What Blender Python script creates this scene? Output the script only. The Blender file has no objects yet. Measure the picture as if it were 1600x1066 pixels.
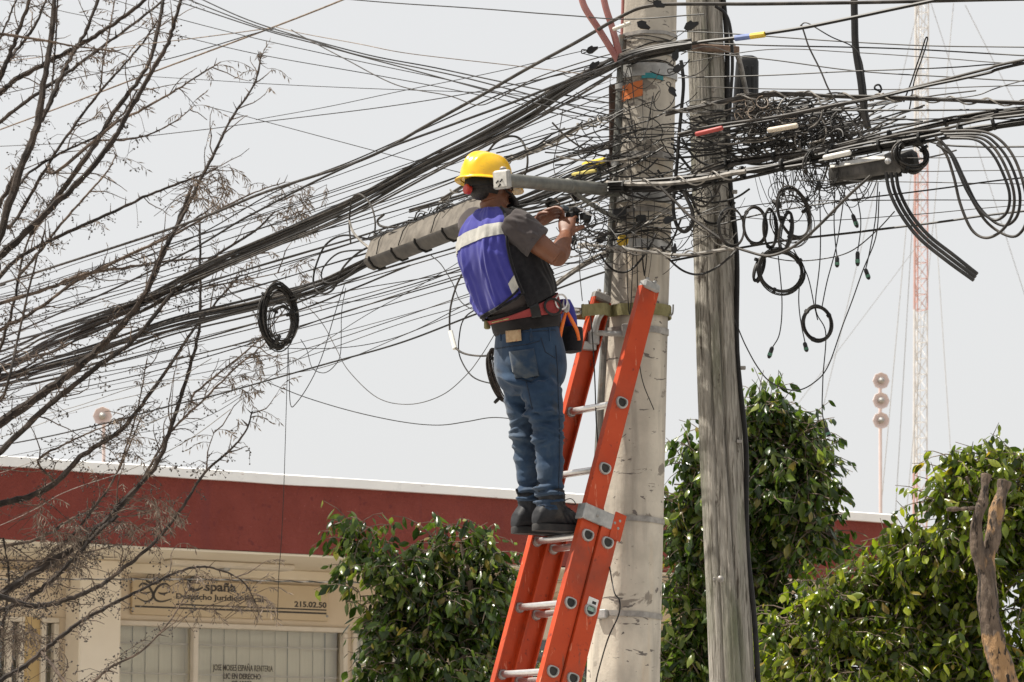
import bpy, math, random
import numpy as np
from mathutils import Vector, Matrix, noise

random.seed(11)
SC = bpy.context.scene
COL = SC.collection
V = Vector

# ------------------------------------------------------------------ camera
FPX = 4900.0                      # focal length in pixels of a 1600 px wide picture
CAMZ = 1.6
PITCH = math.atan((1250 - 533) / FPX)
cam = bpy.data.objects.new('camera', bpy.data.cameras.new('camera'))
COL.objects.link(cam)
cam.location = (0, 0, CAMZ)
cam.rotation_euler = (math.pi / 2 + PITCH, 0, 0)
cam.data.sensor_width = 36
cam.data.lens = FPX / 1600 * 36
cam.data.clip_end = 2000
cam.data.dof.use_dof = True
cam.data.dof.focus_distance = 14.0
cam.data.dof.aperture_fstop = 13
SC.camera = cam

# ------------------------------------------------------------------ sky, sun, exposure
SUN_EL = math.radians(62)
SUN_AZ = math.radians(-88)        # measured from +Y towards +X
sun_dir = V((math.sin(SUN_AZ) * math.cos(SUN_EL), math.cos(SUN_AZ) * math.cos(SUN_EL), math.sin(SUN_EL)))
world = bpy.data.worlds.new('World')
SC.world = world
world.use_nodes = True
wn = world.node_tree
wn.nodes.clear()
w_out = wn.nodes.new('ShaderNodeOutputWorld')
w_bg = wn.nodes.new('ShaderNodeBackground')
w_sky = wn.nodes.new('ShaderNodeTexSky')
w_sky.sky_type = 'NISHITA'
w_sky.sun_disc = False
w_sky.sun_elevation = SUN_EL
w_sky.sun_rotation = SUN_AZ
w_sky.air_density = 1.0
w_sky.dust_density = 6.0
w_sky.ozone_density = 1.0
w_mix = wn.nodes.new('ShaderNodeMix')
w_mix.data_type = 'RGBA'
w_mix.inputs[0].default_value = 0.85
w_mix.inputs[7].default_value = (8.85, 8.88, 8.86, 1)     # even white haze over the blue
wn.links.new(w_sky.outputs[0], w_mix.inputs[6])
wn.links.new(w_mix.outputs[2], w_bg.inputs[0])
w_bg.inputs[1].default_value = 0.0685
wn.links.new(w_bg.outputs[0], w_out.inputs[0])
sl = bpy.data.lights.new('sun', 'SUN')
sl.energy = 4.9
sl.angle = math.radians(0.6)
sl.color = (1.0, 0.94, 0.84)
sun = bpy.data.objects.new('sun', sl)
COL.objects.link(sun)
sun.rotation_euler = sun_dir.to_track_quat('Z', 'Y').to_euler()
sun.location = sun_dir * 60
SC.view_settings.view_transform = 'Standard'
SC.view_settings.look = 'None'
SC.view_settings.exposure = 0.57
SC.view_settings.gamma = 1.0
SC.view_settings.use_curve_mapping = False
SC.render.engine = 'CYCLES'
SC.cycles.max_bounces = 6
SC.cycles.transparent_max_bounces = 8

# ------------------------------------------------------------------ helpers
RIGHT = V((1, 0, 0))
UPV = V((0, -math.sin(PITCH), math.cos(PITCH)))
FWD = V((0, math.cos(PITCH), math.sin(PITCH)))
CAM = V((0, 0, CAMZ))

def ray(px, py):
    return FWD + RIGHT * ((px - 800) / FPX) + UPV * ((533 - py) / FPX)

def P(px, py, Y):
    d = ray(px, py)
    return CAM + d * (Y / d.y)

def hit(px, py, p0, n):
    d = ray(px, py)
    return CAM + d * ((p0 - CAM).dot(n) / d.dot(n))

def mpp(Y):
    return Y / FPX / math.cos(PITCH)

def spline(pts, n=8):
    """Catmull-Rom curve through the points (any tuples of floats)."""
    a = [np.array(p, dtype=float) for p in pts]
    if len(a) < 3:
        return [V(a[0] + (a[-1] - a[0]) * i / n) for i in range(n + 1)]
    a = [2 * a[0] - a[1]] + a + [2 * a[-1] - a[-2]]
    out = []
    for i in range(1, len(a) - 2):
        p0, p1, p2, p3 = a[i - 1:i + 3]
        for k in range(n):
            t = k / n
            out.append(0.5 * ((2 * p1) + (-p0 + p2) * t + (2 * p0 - 5 * p1 + 4 * p2 - p3) * t * t + (-p0 + 3 * p1 - 3 * p2 + p3) * t ** 3))
    out.append(a[-2])
    return [V(o) for o in out]

class MB:
    def __init__(s):
        s.v = []; s.f = []
    def quadgrid(s, rows, closed=True, flip=False):
        b = len(s.v); n = len(rows[0])
        for r in rows:
            s.v += [tuple(p) for p in r]
        m = n if closed else n - 1
        for i in range(len(rows) - 1):
            for j in range(m):
                q = (b + i * n + j, b + i * n + (j + 1) % n, b + (i + 1) * n + (j + 1) % n, b + (i + 1) * n + j)
                s.f.append(q[::-1] if flip else q)
        return b
    def tube(s, pts, r, n=6, cap=True, squash=None):
        pts = [V(p) for p in pts]
        if len(pts) < 2: return s
        rr = r if isinstance(r, (list, tuple)) else [r] * len(pts)
        if len(rr) != len(pts):
            rr = [float(x) for x in np.interp(np.linspace(0, 1, len(pts)), np.linspace(0, 1, len(rr)), rr)]
        t = (pts[1] - pts[0]).normalized()
        a = V((0, 0, 1)) if abs(t.z) < 0.9 else V((1, 0, 0))
        nx = t.cross(a).normalized()
        rows = []
        for i, p in enumerate(pts):
            if i == 0: t = pts[1] - pts[0]
            elif i == len(pts) - 1: t = pts[-1] - pts[-2]
            else: t = pts[i + 1] - pts[i - 1]
            if t.length < 1e-9: t = V((0, 0, 1))
            t = t.normalized()
            nx = nx - t * nx.dot(t)
            if nx.length < 1e-6: nx = t.orthogonal()
            nx.normalize()
            ny = t.cross(nx)
            rows.append([p + (nx * math.cos(2 * math.pi * k / n) + ny * math.sin(2 * math.pi * k / n)) * rr[i] for k in range(n)])
        b = s.quadgrid(rows)
        if cap:
            s.f.append(tuple(b + k for k in range(n))[::-1])
            e = b + (len(pts) - 1) * n
            s.f.append(tuple(e + k for k in range(n)))
        return s
    def loft(s, rings, cap=True):
        b = s.quadgrid(rings); n = len(rings[0])
        if cap:
            s.f.append(tuple(b + k for k in range(n))[::-1])
            e = b + (len(rings) - 1) * n
            s.f.append(tuple(e + k for k in range(n)))
        return s
    def box(s, c, hx, hy, hz, ax=V((1, 0, 0)), ay=V((0, 1, 0)), az=V((0, 0, 1)), bev=0.0):
        c = V(c)
        if bev > 0:
            rings = []
            for zz, ins in ((-1, bev), (-1, 0), (1, 0), (1, bev)):
                zoff = hz if ins else hz - bev
                hx2, hy2 = hx - ins, hy - ins
                bb = bev
                ring = []
                for (x, y) in ((hx2 - bb, -hy2), (hx2, -hy2 + bb), (hx2, hy2 - bb), (hx2 - bb, hy2), (-hx2 + bb, hy2), (-hx2, hy2 - bb), (-hx2, -hy2 + bb), (-hx2 + bb, -hy2)):
                    ring.append(c + ax * x + ay * y + az * (zz * zoff))
                rings.append(ring)
            return s.loft(rings)
        b = len(s.v)
        for z in (-1, 1):
            for (x, y) in ((-1, -1), (1, -1), (1, 1), (-1, 1)):
                s.v.append(tuple(c + ax * (x * hx) + ay * (y * hy) + az * (z * hz)))
        for q in ((3, 2, 1, 0), (4, 5, 6, 7), (0, 1, 5, 4), (1, 2, 6, 5), (2, 3, 7, 6), (3, 0, 4, 7)):
            s.f.append(tuple(b + i for i in q))
        return s
    def ext(s, poly, vec):
        """closed outline swept along vec"""
        return s.loft([[V(p) for p in poly], [V(p) + V(vec) for p in poly]])
    def lathe(s, c, axis, prof, n=16, ax=None):
        axis = V(axis).normalized()
        ax = (V(ax) if ax else axis.orthogonal()); ax = (ax - axis * ax.dot(axis)).normalized()
        ay = axis.cross(ax)
        rings = [[V(c) + axis * h + (ax * math.cos(2 * math.pi * k / n) + ay * math.sin(2 * math.pi * k / n)) * max(r, 1e-4) for k in range(n)] for r, h in prof]
        return s.loft(rings)
    def ell(s, c, a, b, d, nu=14, nv=9):
        """ellipsoid with three half-axis vectors"""
        c, a, b, d = V(c), V(a), V(b), V(d)
        rings = []
        for i in range(nv + 1):
            th = math.pi * (0.02 + 0.96 * i / nv)
            rings.append([c - d * math.cos(th) + (a * math.cos(2 * math.pi * k / nu) + b * math.sin(2 * math.pi * k / nu)) * math.sin(th) for k in range(nu)])
        return s.loft(rings)
    def mesh(s, name):
        me = bpy.data.meshes.new(name)
        me.from_pydata(s.v, [], s.f)
        return me
    def build(s, name, mat, parent=None, smooth=35, fix=True):
        me = s.mesh(name)
        return link(name, me, mat, parent, smooth)

def link(name, me, mat, parent=None, smooth=35):
    if mat is not None and len(me.materials) == 0:
        me.materials.append(mat)
    if smooth is not None:
        me.shade_smooth()
        if smooth < 180:
            me.set_sharp_from_angle(angle=math.radians(smooth))
    o = bpy.data.objects.new(name, me)
    COL.objects.link(o)
    if parent is not None:
        adopt(o, parent)
    return o

def worldloc(o):
    l = V((0, 0, 0))
    m = Matrix.Identity(4)
    while o is not None:
        m = o.matrix_parent_inverse @ o.matrix_basis @ m if o.parent else o.matrix_basis @ m
        o = o.parent
    return m

def adopt(o, parent):
    o.parent = parent
    o.matrix_parent_inverse = worldloc(parent).inverted()

def tag(o, label=None, cat=None, group=None, kind=None):
    if label: o['label'] = label
    if cat: o['category'] = cat
    if group: o['group'] = group
    if kind: o['kind'] = kind
    return o

def thing(name, label, cat, loc=(0, 0, 0), group=None):
    o = bpy.data.objects.new(name, None)
    o.empty_display_size = 0.2
    COL.objects.link(o)
    o.location = loc
    return tag(o, label, cat, group)

# ------------------------------------------------------------------ materials
def ramp(nt, fac, stops):
    r = nt.nodes.new('ShaderNodeValToRGB')
    cr = r.color_ramp
    while len(cr.elements) < len(stops): cr.elements.new(0.5)
    for e, (p, c) in zip(cr.elements, stops):
        e.position = p
        e.color = (*c, 1) if len(c) == 3 else c
    nt.links.new(fac, r.inputs[0])
    return r.outputs[0]

def noise_tex(nt, scale, detail=4, rough=0.55, vec=None, stretch=None, coord='Object', dist=0.0):
    tc = nt.nodes.new('ShaderNodeTexCoord')
    src = tc.outputs[coord]
    if stretch:
        mp = nt.nodes.new('ShaderNodeMapping')
        mp.inputs['Scale'].default_value = stretch
        nt.links.new(src, mp.inputs[0]); src = mp.outputs[0]
    n = nt.nodes.new('ShaderNodeTexNoise')
    n.inputs['Scale'].default_value = scale
    n.inputs['Detail'].default_value = detail
    n.inputs['Roughness'].default_value = rough
    n.inputs['Distortion'].default_value = dist
    nt.links.new(src, n.inputs[0])
    return n.outputs[0]

def mixc(nt, fac, a, b, mode='MIX'):
    m = nt.nodes.new('ShaderNodeMix'); m.data_type = 'RGBA'; m.blend_type = mode
    for i, x in ((0, fac), (6, a), (7, b)):
        if isinstance(x, (int, float)): m.inputs[i].default_value = x
        elif isinstance(x, tuple): m.inputs[i].default_value = (*x, 1) if len(x) == 3 else x
        else: nt.links.new(x, m.inputs[i])
    return m.outputs[2]

def bump(nt, bsdf, h, strength, dist):
    b = nt.nodes.new('ShaderNodeBump')
    b.inputs['Strength'].default_value = strength
    b.inputs['Distance'].default_value = dist
    nt.links.new(h, b.inputs['Height'])
    nt.links.new(b.outputs[0], bsdf.inputs['Normal'])

def mat(name, c0, c1=None, scale=20, rough=0.6, metal=0.0, bstr=0.0, bscale=None, bdist=0.003, stretch=None, lo=0.35, hi=0.65, extra=None, spec=0.5, coat=0.0):
    m = bpy.data.materials.new(name); m.use_nodes = True
    nt = m.node_tree
    b = nt.nodes['Principled BSDF']
    b.inputs['Roughness'].default_value = rough
    b.inputs['Metallic'].default_value = metal
    b.inputs['Specular IOR Level'].default_value = spec
    b.inputs['Coat Weight'].default_value = coat
    c1 = c1 or tuple(min(1, x * 1.35 + 0.004) for x in c0)
    nz = noise_tex(nt, scale, 5, 0.6, stretch=stretch)
    col = ramp(nt, nz, [(lo, c0), (hi, c1)])
    if extra: col = extra(nt, col)
    nt.links.new(col, b.inputs['Base Color'])
    if bstr:
        bump(nt, b, noise_tex(nt, bscale or scale * 3, 5, 0.65, stretch=stretch), bstr, bdist)
    return m

def extra_spots(c, scale, lo, hi, stretch=None, dist=0.0, detail=6):
    def fn(nt, col):
        f = ramp(nt, noise_tex(nt, scale, detail, 0.6, stretch=stretch, dist=dist), [(lo, (0, 0, 0)), (hi, (1, 1, 1))])
        return mixc(nt, f, col, c)
    return fn

def chain(*fs):
    def fn(nt, col):
        for f in fs: col = f(nt, col)
        return col
    return fn

M = {}
M['cable'] = mat('cable_black', (0.007, 0.0065, 0.006), (0.035, 0.030, 0.026), 9, 0.5, lo=0.45, hi=0.8, bstr=0.15, bscale=60, spec=0.35)
M['cable2'] = mat('cable_dusty', (0.018, 0.016, 0.014), (0.095, 0.082, 0.07), 14, 0.6, lo=0.38, hi=0.75, spec=0.35)
M['cable_tan'] = mat('cable_tan', (0.14, 0.105, 0.078), (0.27, 0.21, 0.16), 14, 0.6)
M['cable_grey'] = mat('cable_grey', (0.10, 0.092, 0.082), (0.34, 0.31, 0.27), 22, 0.55)
M['rubber'] = mat('rubber_black', (0.006, 0.006, 0.006), (0.018, 0.017, 0.016), 18, 0.55, bstr=0.1, spec=0.3)
M['plastic_black'] = mat('plastic_black', (0.006, 0.006, 0.007), (0.02, 0.02, 0.02), 12, 0.42, bstr=0.08, spec=0.35)
M['galv'] = mat('galvanised_steel', (0.30, 0.30, 0.29), (0.47, 0.46, 0.44), 25, 0.48, 0.55, bstr=0.1)
M['alu'] = mat('aluminium', (0.62, 0.61, 0.60), (0.78, 0.77, 0.75), 30, 0.36, 0.85, bstr=0.05, stretch=(1, 1, 8))
M['pipe'] = mat('grey_painted_pipe', (0.115, 0.118, 0.108), (0.19, 0.19, 0.17), 16, 0.5, 0.25, bstr=0.1, extra=extra_spots((0.16, 0.12, 0.085), 22, 0.6, 0.72))
M['red_tube'] = mat('faded_red_tube', (0.30, 0.105, 0.095), (0.40, 0.18, 0.16), 10, 0.6)
M['band'] = mat('strap_steel', (0.22, 0.205, 0.19), (0.36, 0.34, 0.31), 30, 0.5, 0.4)
def _conc(nt, col):
    col = extra_spots((0.235, 0.205, 0.17), 5.5, 0.60, 0.625, detail=8, dist=0.4)(nt, col)
    col = extra_spots((0.63, 0.57, 0.47), 3.0, 0.57, 0.66, stretch=(1, 1, 0.35))(nt, col)
    col = extra_spots((0.54, 0.41, 0.27), 2.2, 0.58, 0.75, stretch=(1.5, 1.5, 0.25))(nt, col)
    col = extra_spots((0.13, 0.115, 0.10), 26, 0.67, 0.70, detail=8)(nt, col)
    col = extra_spots((0.24, 0.215, 0.185), 2.6, 0.50, 0.72, stretch=(3, 3, 0.3))(nt, col)
    col = extra_spots((0.33, 0.30, 0.255), 1.1, 0.48, 0.68)(nt, col)
    return extra_spots((0.15, 0.13, 0.115), 7, 0.635, 0.65, stretch=(1, 1, 2.6), dist=1.6)(nt, col)
M['concrete'] = mat('weathered_concrete', (0.46, 0.415, 0.345), (0.57, 0.515, 0.43), 8, 0.85, bstr=0.55, bscale=22, bdist=0.006, extra=_conc)
def _wood(nt, col):
    col = extra_spots((0.11, 0.095, 0.075), 5, 0.55, 0.66, stretch=(22, 22, 0.9), dist=0.3)(nt, col)
    col = extra_spots((0.12, 0.105, 0.085), 7, 0.56, 0.66, stretch=(9, 9, 0.55), dist=0.5)(nt, col)
    col = extra_spots((0.50, 0.46, 0.40), 6, 0.56, 0.64, stretch=(7, 7, 0.7))(nt, col)
    col = extra_spots((0.17, 0.18, 0.115), 3.2, 0.5, 0.72, stretch=(2, 2, 0.4))(nt, col)
    return extra_spots((0.09, 0.075, 0.06), 3, 0.64, 0.67, stretch=(4, 4, 1.6), dist=0.6)(nt, col)
M['wood_pole'] = mat('weathered_wood', (0.27, 0.25, 0.215), (0.42, 0.39, 0.34), 7, 0.9, bstr=1.0, bscale=16, bdist=0.02, stretch=(6, 6, 0.45), extra=_wood)
M['orange'] = mat('orange_fibreglass', (0.44, 0.048, 0.010), (0.51, 0.066, 0.016), 5, 0.45, spec=0.3, bstr=0.12, bscale=120, bdist=0.001,
                  extra=chain(extra_spots((0.52, 0.10, 0.045), 6, 0.6, 0.8, stretch=(3, 3, 0.4)), extra_spots((0.22, 0.032, 0.014), 30, 0.62, 0.70), extra_spots((0.62, 0.20, 0.11), 11, 0.64, 0.67, stretch=(5, 5, 0.8), dist=.5), extra_spots((0.25, 0.05, 0.025), 2.6, 0.50, 0.70), extra_spots((0.16, 0.07, 0.045), 16, 0.64, 0.72, stretch=(2, 2, .5))))
def _stucco(nt, col):
    col = extra_spots((0.145, 0.027, 0.024), 14, 0.60, 0.66, detail=8)(nt, col)
    col = extra_spots((0.255, 0.056, 0.044), 2.4, 0.55, 0.78, stretch=(1, 1, 0.5))(nt, col)
    col = extra_spots((0.17, 0.035, 0.03), 3.5, 0.56, 0.74, stretch=(2.2, 2.2, 0.25))(nt, col)
    return extra_spots((0.36, 0.12, 0.10), 40, 0.68, 0.72, detail=8)(nt, col)
M['stucco_red'] = mat('red_stucco', (0.180, 0.034, 0.024), (0.215, 0.044, 0.032), 3, 0.92, bstr=1.0, bscale=26, bdist=0.02, extra=_stucco)
M['stucco_red2'] = mat('red_parapet_paint', (0.40, 0.075, 0.06), (0.47, 0.10, 0.08), 8, 0.9, bstr=0.4)
M['coping'] = mat('white_coping', (0.80, 0.80, 0.80), (0.88, 0.88, 0.87), 3, 0.8, bstr=0.25, bscale=18, extra=chain(extra_spots((0.50, 0.40, 0.37), 5, 0.64, 0.72, stretch=(1, 1, 3)), extra_spots((0.42, 0.43, 0.45), 1.3, 0.6, 0.7)))
M['cream'] = mat('cream_wall', (0.63, 0.525, 0.39), (0.69, 0.585, 0.45), 2, 0.85, bstr=0.3, bscale=40, bdist=0.004, extra=extra_spots((0.50, 0.41, 0.30), 1.2, 0.60, 0.85))
M['cream_pale'] = mat('cream_column', (0.74, 0.66, 0.54), (0.80, 0.72, 0.60), 2, 0.85, bstr=0.3, bscale=40, bdist=0.004)
M['ochre'] = mat('ochre_wall', (0.50, 0.36, 0.17), (0.58, 0.43, 0.22), 5, 0.85, bstr=0.3)
M['soffit'] = mat('soffit_paint', (0.72, 0.635, 0.50), (0.78, 0.70, 0.565), 1.5, 0.85, bstr=0.15, bscale=20)
M['sign'] = mat('tan_sign_board', (0.55, 0.435, 0.285), (0.60, 0.485, 0.325), 1.3, 0.5, extra=extra_spots((0.64, 0.53, 0.37), 1.1, 0.55, 0.8))
M['sign_white'] = mat('white_sign_board', (0.72, 0.66, 0.55), (0.77, 0.71, 0.60), 2, 0.5)
M['print'] = mat('dark_lettering', (0.035, 0.028, 0.024), (0.06, 0.05, 0.042), 20, 0.55)
M['frame'] = mat('beige_window_frame', (0.62, 0.55, 0.45), (0.68, 0.61, 0.51), 8, 0.5)
M['blind'] = mat('blind_fabric', (0.80, 0.71, 0.57), (0.86, 0.77, 0.63), 9, 0.85, stretch=(6, 6, 0.3))
M['dark_in'] = mat('interior_shade', (0.02, 0.02, 0.02), (0.04, 0.037, 0.033), 4, 0.8)  # near-black colour stands for shade inside rooms and hollow rungs
M['grille'] = mat('pinkish_grille', (0.60, 0.50, 0.42), (0.66, 0.56, 0.48), 12, 0.6)
M['asphalt'] = mat('asphalt', (0.05, 0.05, 0.048), (0.085, 0.082, 0.078), 30, 0.9, bstr=0.5, bscale=140)
M['pave'] = mat('concrete_pavement', (0.33, 0.315, 0.29), (0.43, 0.41, 0.375), 6, 0.88, bstr=0.4, bscale=60)
M['earth'] = mat('dry_earth', (0.22, 0.17, 0.12), (0.32, 0.26, 0.19), 3, 0.95, bstr=0.6)
M['mast_red'] = mat('hazed_red_mast', (0.56, 0.33, 0.29), (0.62, 0.39, 0.35), 4, 0.6)  # distance haze mixed into the red paint, paler and pinker
M['mast_white'] = mat('hazed_white_mast', (0.62, 0.61, 0.60), (0.74, 0.73, 0.72), 4, 0.6)  # lightened too, haze is in the colour
M['dish'] = mat('hazed_pink_dish', (0.66, 0.55, 0.53), (0.72, 0.61, 0.59), 6, 0.6)  # pink dishes, lightened in colour to imitate haze
M['bark'] = mat('dark_bark', (0.014, 0.010, 0.008), (0.07, 0.051, 0.039), 12, 0.9, bstr=0.8, bscale=40, bdist=0.008, stretch=(1, 1, 0.5), lo=0.4, hi=0.7)
M['bark_tan'] = mat('tan_bark', (0.03, 0.021, 0.016), (0.16, 0.115, 0.085), 10, 0.9, bstr=0.7, bscale=40, bdist=0.006)
M['bark_ficus'] = mat('ficus_bark', (0.09, 0.065, 0.05), (0.20, 0.15, 0.11), 10, 0.9, bstr=0.8, bscale=26, bdist=0.01)
M['bark_stump'] = mat('stump_bark', (0.075, 0.053, 0.04), (0.22, 0.16, 0.115), 14, 0.9, bstr=1.0, bscale=30, bdist=0.03, stretch=(2, 2, 0.6), extra=chain(extra_spots((0.42, 0.25, 0.12), 3.4, 0.57, 0.60, stretch=(1, 1, 0.5)), extra_spots((0.03, 0.022, 0.017), 9, 0.56, 0.60, stretch=(4, 4, 0.8), dist=0.8)))
M['berry'] = mat('dry_berry', (0.02, 0.016, 0.013), (0.06, 0.045, 0.035), 30, 0.7)
M['dry_leaf'] = mat('dry_leaf', (0.11, 0.082, 0.06), (0.30, 0.235, 0.18), 14, 0.8)

def leaf_mat(name, cols, trans, gloss=0.27, tw=0.35):
    m = bpy.data.materials.new(name); m.use_nodes = True
    nt = m.node_tree
    b = nt.nodes['Principled BSDF']; out = nt.nodes['Material Output']
    g = nt.nodes.new('ShaderNodeNewGeometry')
    oi = nt.nodes.new('ShaderNodeObjectInfo')
    ad = nt.nodes.new('ShaderNodeMath'); ad.operation = 'ADD'
    nt.links.new(g.outputs['Random Per Island'], ad.inputs[0]); nt.links.new(oi.outputs['Random'], ad.inputs[1])
    fr = nt.nodes.new('ShaderNodeMath'); fr.operation = 'FRACT'
    nt.links.new(ad.outputs[0], fr.inputs[0])
    col = ramp(nt, fr.outputs[0], cols)
    nz = noise_tex(nt, 60, 3)
    col = mixc(nt, 0.25, col, ramp(nt, nz, [(0.3, (0.6, 0.6, 0.6)), (0.7, (1.3, 1.3, 1.3))]), 'MULTIPLY')
    nt.links.new(col, b.inputs['Base Color'])
    b.inputs['Roughness'].default_value = gloss
    t = nt.nodes.new('ShaderNodeBsdfTranslucent')
    nt.links.new(mixc(nt, 1.0, col, trans, 'MULTIPLY'), t.inputs[0])
    mx = nt.nodes.new('ShaderNodeMixShader'); mx.inputs[0].default_value = tw
    nt.links.new(b.outputs[0], mx.inputs[1]); nt.links.new(t.outputs[0], mx.inputs[2])
    nt.links.new(mx.outputs[0], out.inputs[0])
    return m
G1 = [(0.0, (0.016, 0.031, 0.008)), (0.4, (0.036, 0.064, 0.012)), (0.75, (0.10, 0.145, 0.026)), (0.93, (0.19, 0.22, 0.045)), (1.0, (0.20, 0.14, 0.04))]
G2 = [(0.0, (0.026, 0.046, 0.009)), (0.4, (0.075, 0.11, 0.014)), (0.78, (0.19, 0.235, 0.027)), (0.95, (0.27, 0.29, 0.045)), (1.0, (0.24, 0.16, 0.04))]
M['leaf_a'] = leaf_mat('ficus_leaf_dark', G1, (1.7, 2.0, 0.9))
M['leaf_b'] = leaf_mat('ficus_leaf_light', G2, (2.1, 2.2, 0.7), tw=0.45)

def glass_mat():
    m = bpy.data.materials.new('window_glass'); m.use_nodes = True
    nt = m.node_tree
    for n in list(nt.nodes):
        if n.type == 'BSDF_PRINCIPLED': nt.nodes.remove(n)
    out = nt.nodes['Material Output']
    tr = nt.nodes.new('ShaderNodeBsdfTransparent'); tr.inputs[0].default_value = (0.96, 0.97, 0.95, 1)
    gl = nt.nodes.new('ShaderNodeBsdfGlossy'); gl.inputs['Roughness'].default_value = 0.02
    fz = nt.nodes.new('ShaderNodeFresnel'); fz.inputs[0].default_value = 1.5
    mul = nt.nodes.new('ShaderNodeMath'); mul.operation = 'MULTIPLY'; mul.inputs[1].default_value = 1.2
    nt.links.new(fz.outputs[0], mul.inputs[0])
    mx = nt.nodes.new('ShaderNodeMixShader')
    nt.links.new(mul.outputs[0], mx.inputs[0]); nt.links.new(tr.outputs[0], mx.inputs[1]); nt.links.new(gl.outputs[0], mx.inputs[2])
    nt.links.new(mx.outputs[0], out.inputs[0])
    return m
M['glass'] = glass_mat()

# ------------------------------------------------------------------ ground
def sheet(name, x0, x1, y0, y1, z, m, n=1):
    mb = MB()
    mb.v = [(x0, y0, z), (x1, y0, z), (x1, y1, z), (x0, y1, z)]; mb.f = [(0, 1, 2, 3)]
    return tag(mb.build(name, m, smooth=None), kind='structure')
sheet('ground', -900, 900, -900, 900, 0.0, M['earth'])
sheet('road', -60, 60, -6, 9.6, 0.006, M['asphalt'])
mb = MB(); mb.box((0, 17.0, 0.066), 60, 7.2, 0.062, bev=0.015)
tag(mb.build('pavement', M['pave']), kind='structure')
GZ = 0.128                          # top of the pavement

# ------------------------------------------------------------------ the office building
FD = V((0.829, 0.559, 0)).normalized()            # along the front
FN = V((FD.y, -FD.x, 0))                          # out of the front, towards the street
F0 = P(0, 712, 24.0); F0.z = 0
OVER = 1.45                                       # depth of the roof overhang
def fs(px, py, back=0.0):
    """(distance along the front, height) of a pixel on the front plane set back by `back`"""
    p = hit(px, py, F0 - FN * back, FN)
    return (p - F0).dot(FD), p.z
def FP(s, z, out=0.0):
    p = F0 + FD * s + FN * out; p.z = z
    return p
def fbox(mb, s0, s1, z0, z1, o0, o1, bev=0.0):
    c = FP((s0 + s1) / 2, (z0 + z1) / 2, (o0 + o1) / 2)
    return mb.box(c, abs(s1 - s0) / 2, abs(o1 - o0) / 2, abs(z1 - z0) / 2, FD, FN, V((0, 0, 1)), bev)
bld = thing('office_building', 'single storey cream office building with red stucco parapet and white coping', 'building', FP(3.5, 0, -2))
zt = fs(0, 714)[1]; zc = fs(0, 729)[1]; zb = fs(100, 847)[1]
S_L = -3.0; S_R = fs(1394, 806)[0]
def wavy_panel(name, s0, s1, z0, z1, o, m, amp, parent, ns=160, nz=14, edge=0.0):
    mb = MB(); rows = []
    for j in range(nz + 1):
        row = []
        for i in range(ns + 1):
            s = s0 + (s1 - s0) * i / ns; z = z0 + (z1 - z0) * j / nz
            d = noise.noise(V((s * 1.1, z * 1.3, 3.1))) * amp + noise.noise(V((s * 7, z * 7, 1.1))) * amp * 0.35
            zz = z + (noise.noise(V((s * 3.0, 5.5, z))) * edge if j in (0, nz) else 0)
            row.append(FP(s, zz, o + d))
        rows.append(row)
    mb.quadgrid(rows, closed=False)
    return mb.build(name, m, parent)
wavy_panel('parapet_wall', S_L, S_R, zb, zc + 0.02, 0.0, M['stucco_red'], 0.012, bld, edge=0.012)
mb = MB(); fbox(mb, S_L, S_R - 0.02, zb + 0.012, zc, -0.22, -0.03); mb.build('parapet_core', M['stucco_red'], bld)
mb = MB(); fbox(mb, S_L, S_R + 0.004, zb + 0.003, zc + 0.01, -9, -0.25); mb.build('roof_slab', M['stucco_red'], bld)
mb = MB()
NS = 60                                            # coping with a slightly uneven drip edge
rows = []
for i in range(NS + 1):
    s = S_L + (S_R + 0.03 - S_L) * i / NS
    w = noise.noise(V((s * 1.7, 0.3, 0))) * 0.008
    rows.append([FP(s, zc + w, 0.045 + w), FP(s, zt + w * 0.4, 0.05 + w), FP(s, zt + 0.012, 0.0), FP(s, zt + 0.006, -0.24), FP(s, zc, -0.245)])
mb.loft(rows); mb.build('coping', M['coping'], bld, smooth=25)
mb = MB(); fbox(mb, S_L, S_R - 0.05, zt - 0.05, zt + 0.03, -0.40, -0.27, 0.01); mb.build('parapet_ridge', M['stucco_red2'], bld)
mb = MB(); fbox(mb, S_L, S_R - 0.01, zb - 0.02, zb - 0.002, -OVER - 0.3, -0.012); mb.build('soffit', M['soffit'], bld)
# long light fitting and conduit under the overhang
s0, z0 = fs(285, 874, 0.6)
mb = MB(); fbox(mb, s0, s0 + 1.15, zb - 0.075, zb - 0.022, -0.95, -0.75, 0.012); mb.build('light_fitting', M['frame'], bld)
mb = MB(); fbox(mb, s0 + 0.5, s0 + 0.56, zb - 0.10, zb - 0.02, -0.9, -0.8, 0.008); mb.build('fitting_bracket', M['galv'], bld)
# back wall with the openings left free
W = OVER
wz_top = zb - 0.02
def wbox(name, px0, px1, py0, py1, o0, o1, m, parent=bld, bev=0.0, at=None):
    """box on the shop wall: outline by pixels of the photograph on the wall plane, o = metres proud of the wall"""
    pm = (py0 + py1) / 2
    a, _ = fs(px0, pm, W); b, _ = fs(px1, pm, W)
    xm = at if at is not None else (px0 + px1) / 2
    _, zt_ = fs(xm, py0, W); _, zb_ = fs(xm, py1, W)
    mb = MB(); fbox(mb, a, b, zb_, zt_, -W + o0, -W + o1, bev)
    return mb.build(name, m, parent)
sA = fs(190, 1000, W)[0]; sB = fs(600, 1000, W)[0]
zh = fs(365, 975, W)[1]                     # head of the main window
zs = zh - 1.35                              # sill
def wseg(name, s0, s1, z0, z1, m=M['cream'], o0=-0.18, o1=0.0, bev=0.0, parent=bld):
    mb = MB(); fbox(mb, s0, s1, z0, z1, -W + o0, -W + o1, bev); return mb.build(name, m, parent)
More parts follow.
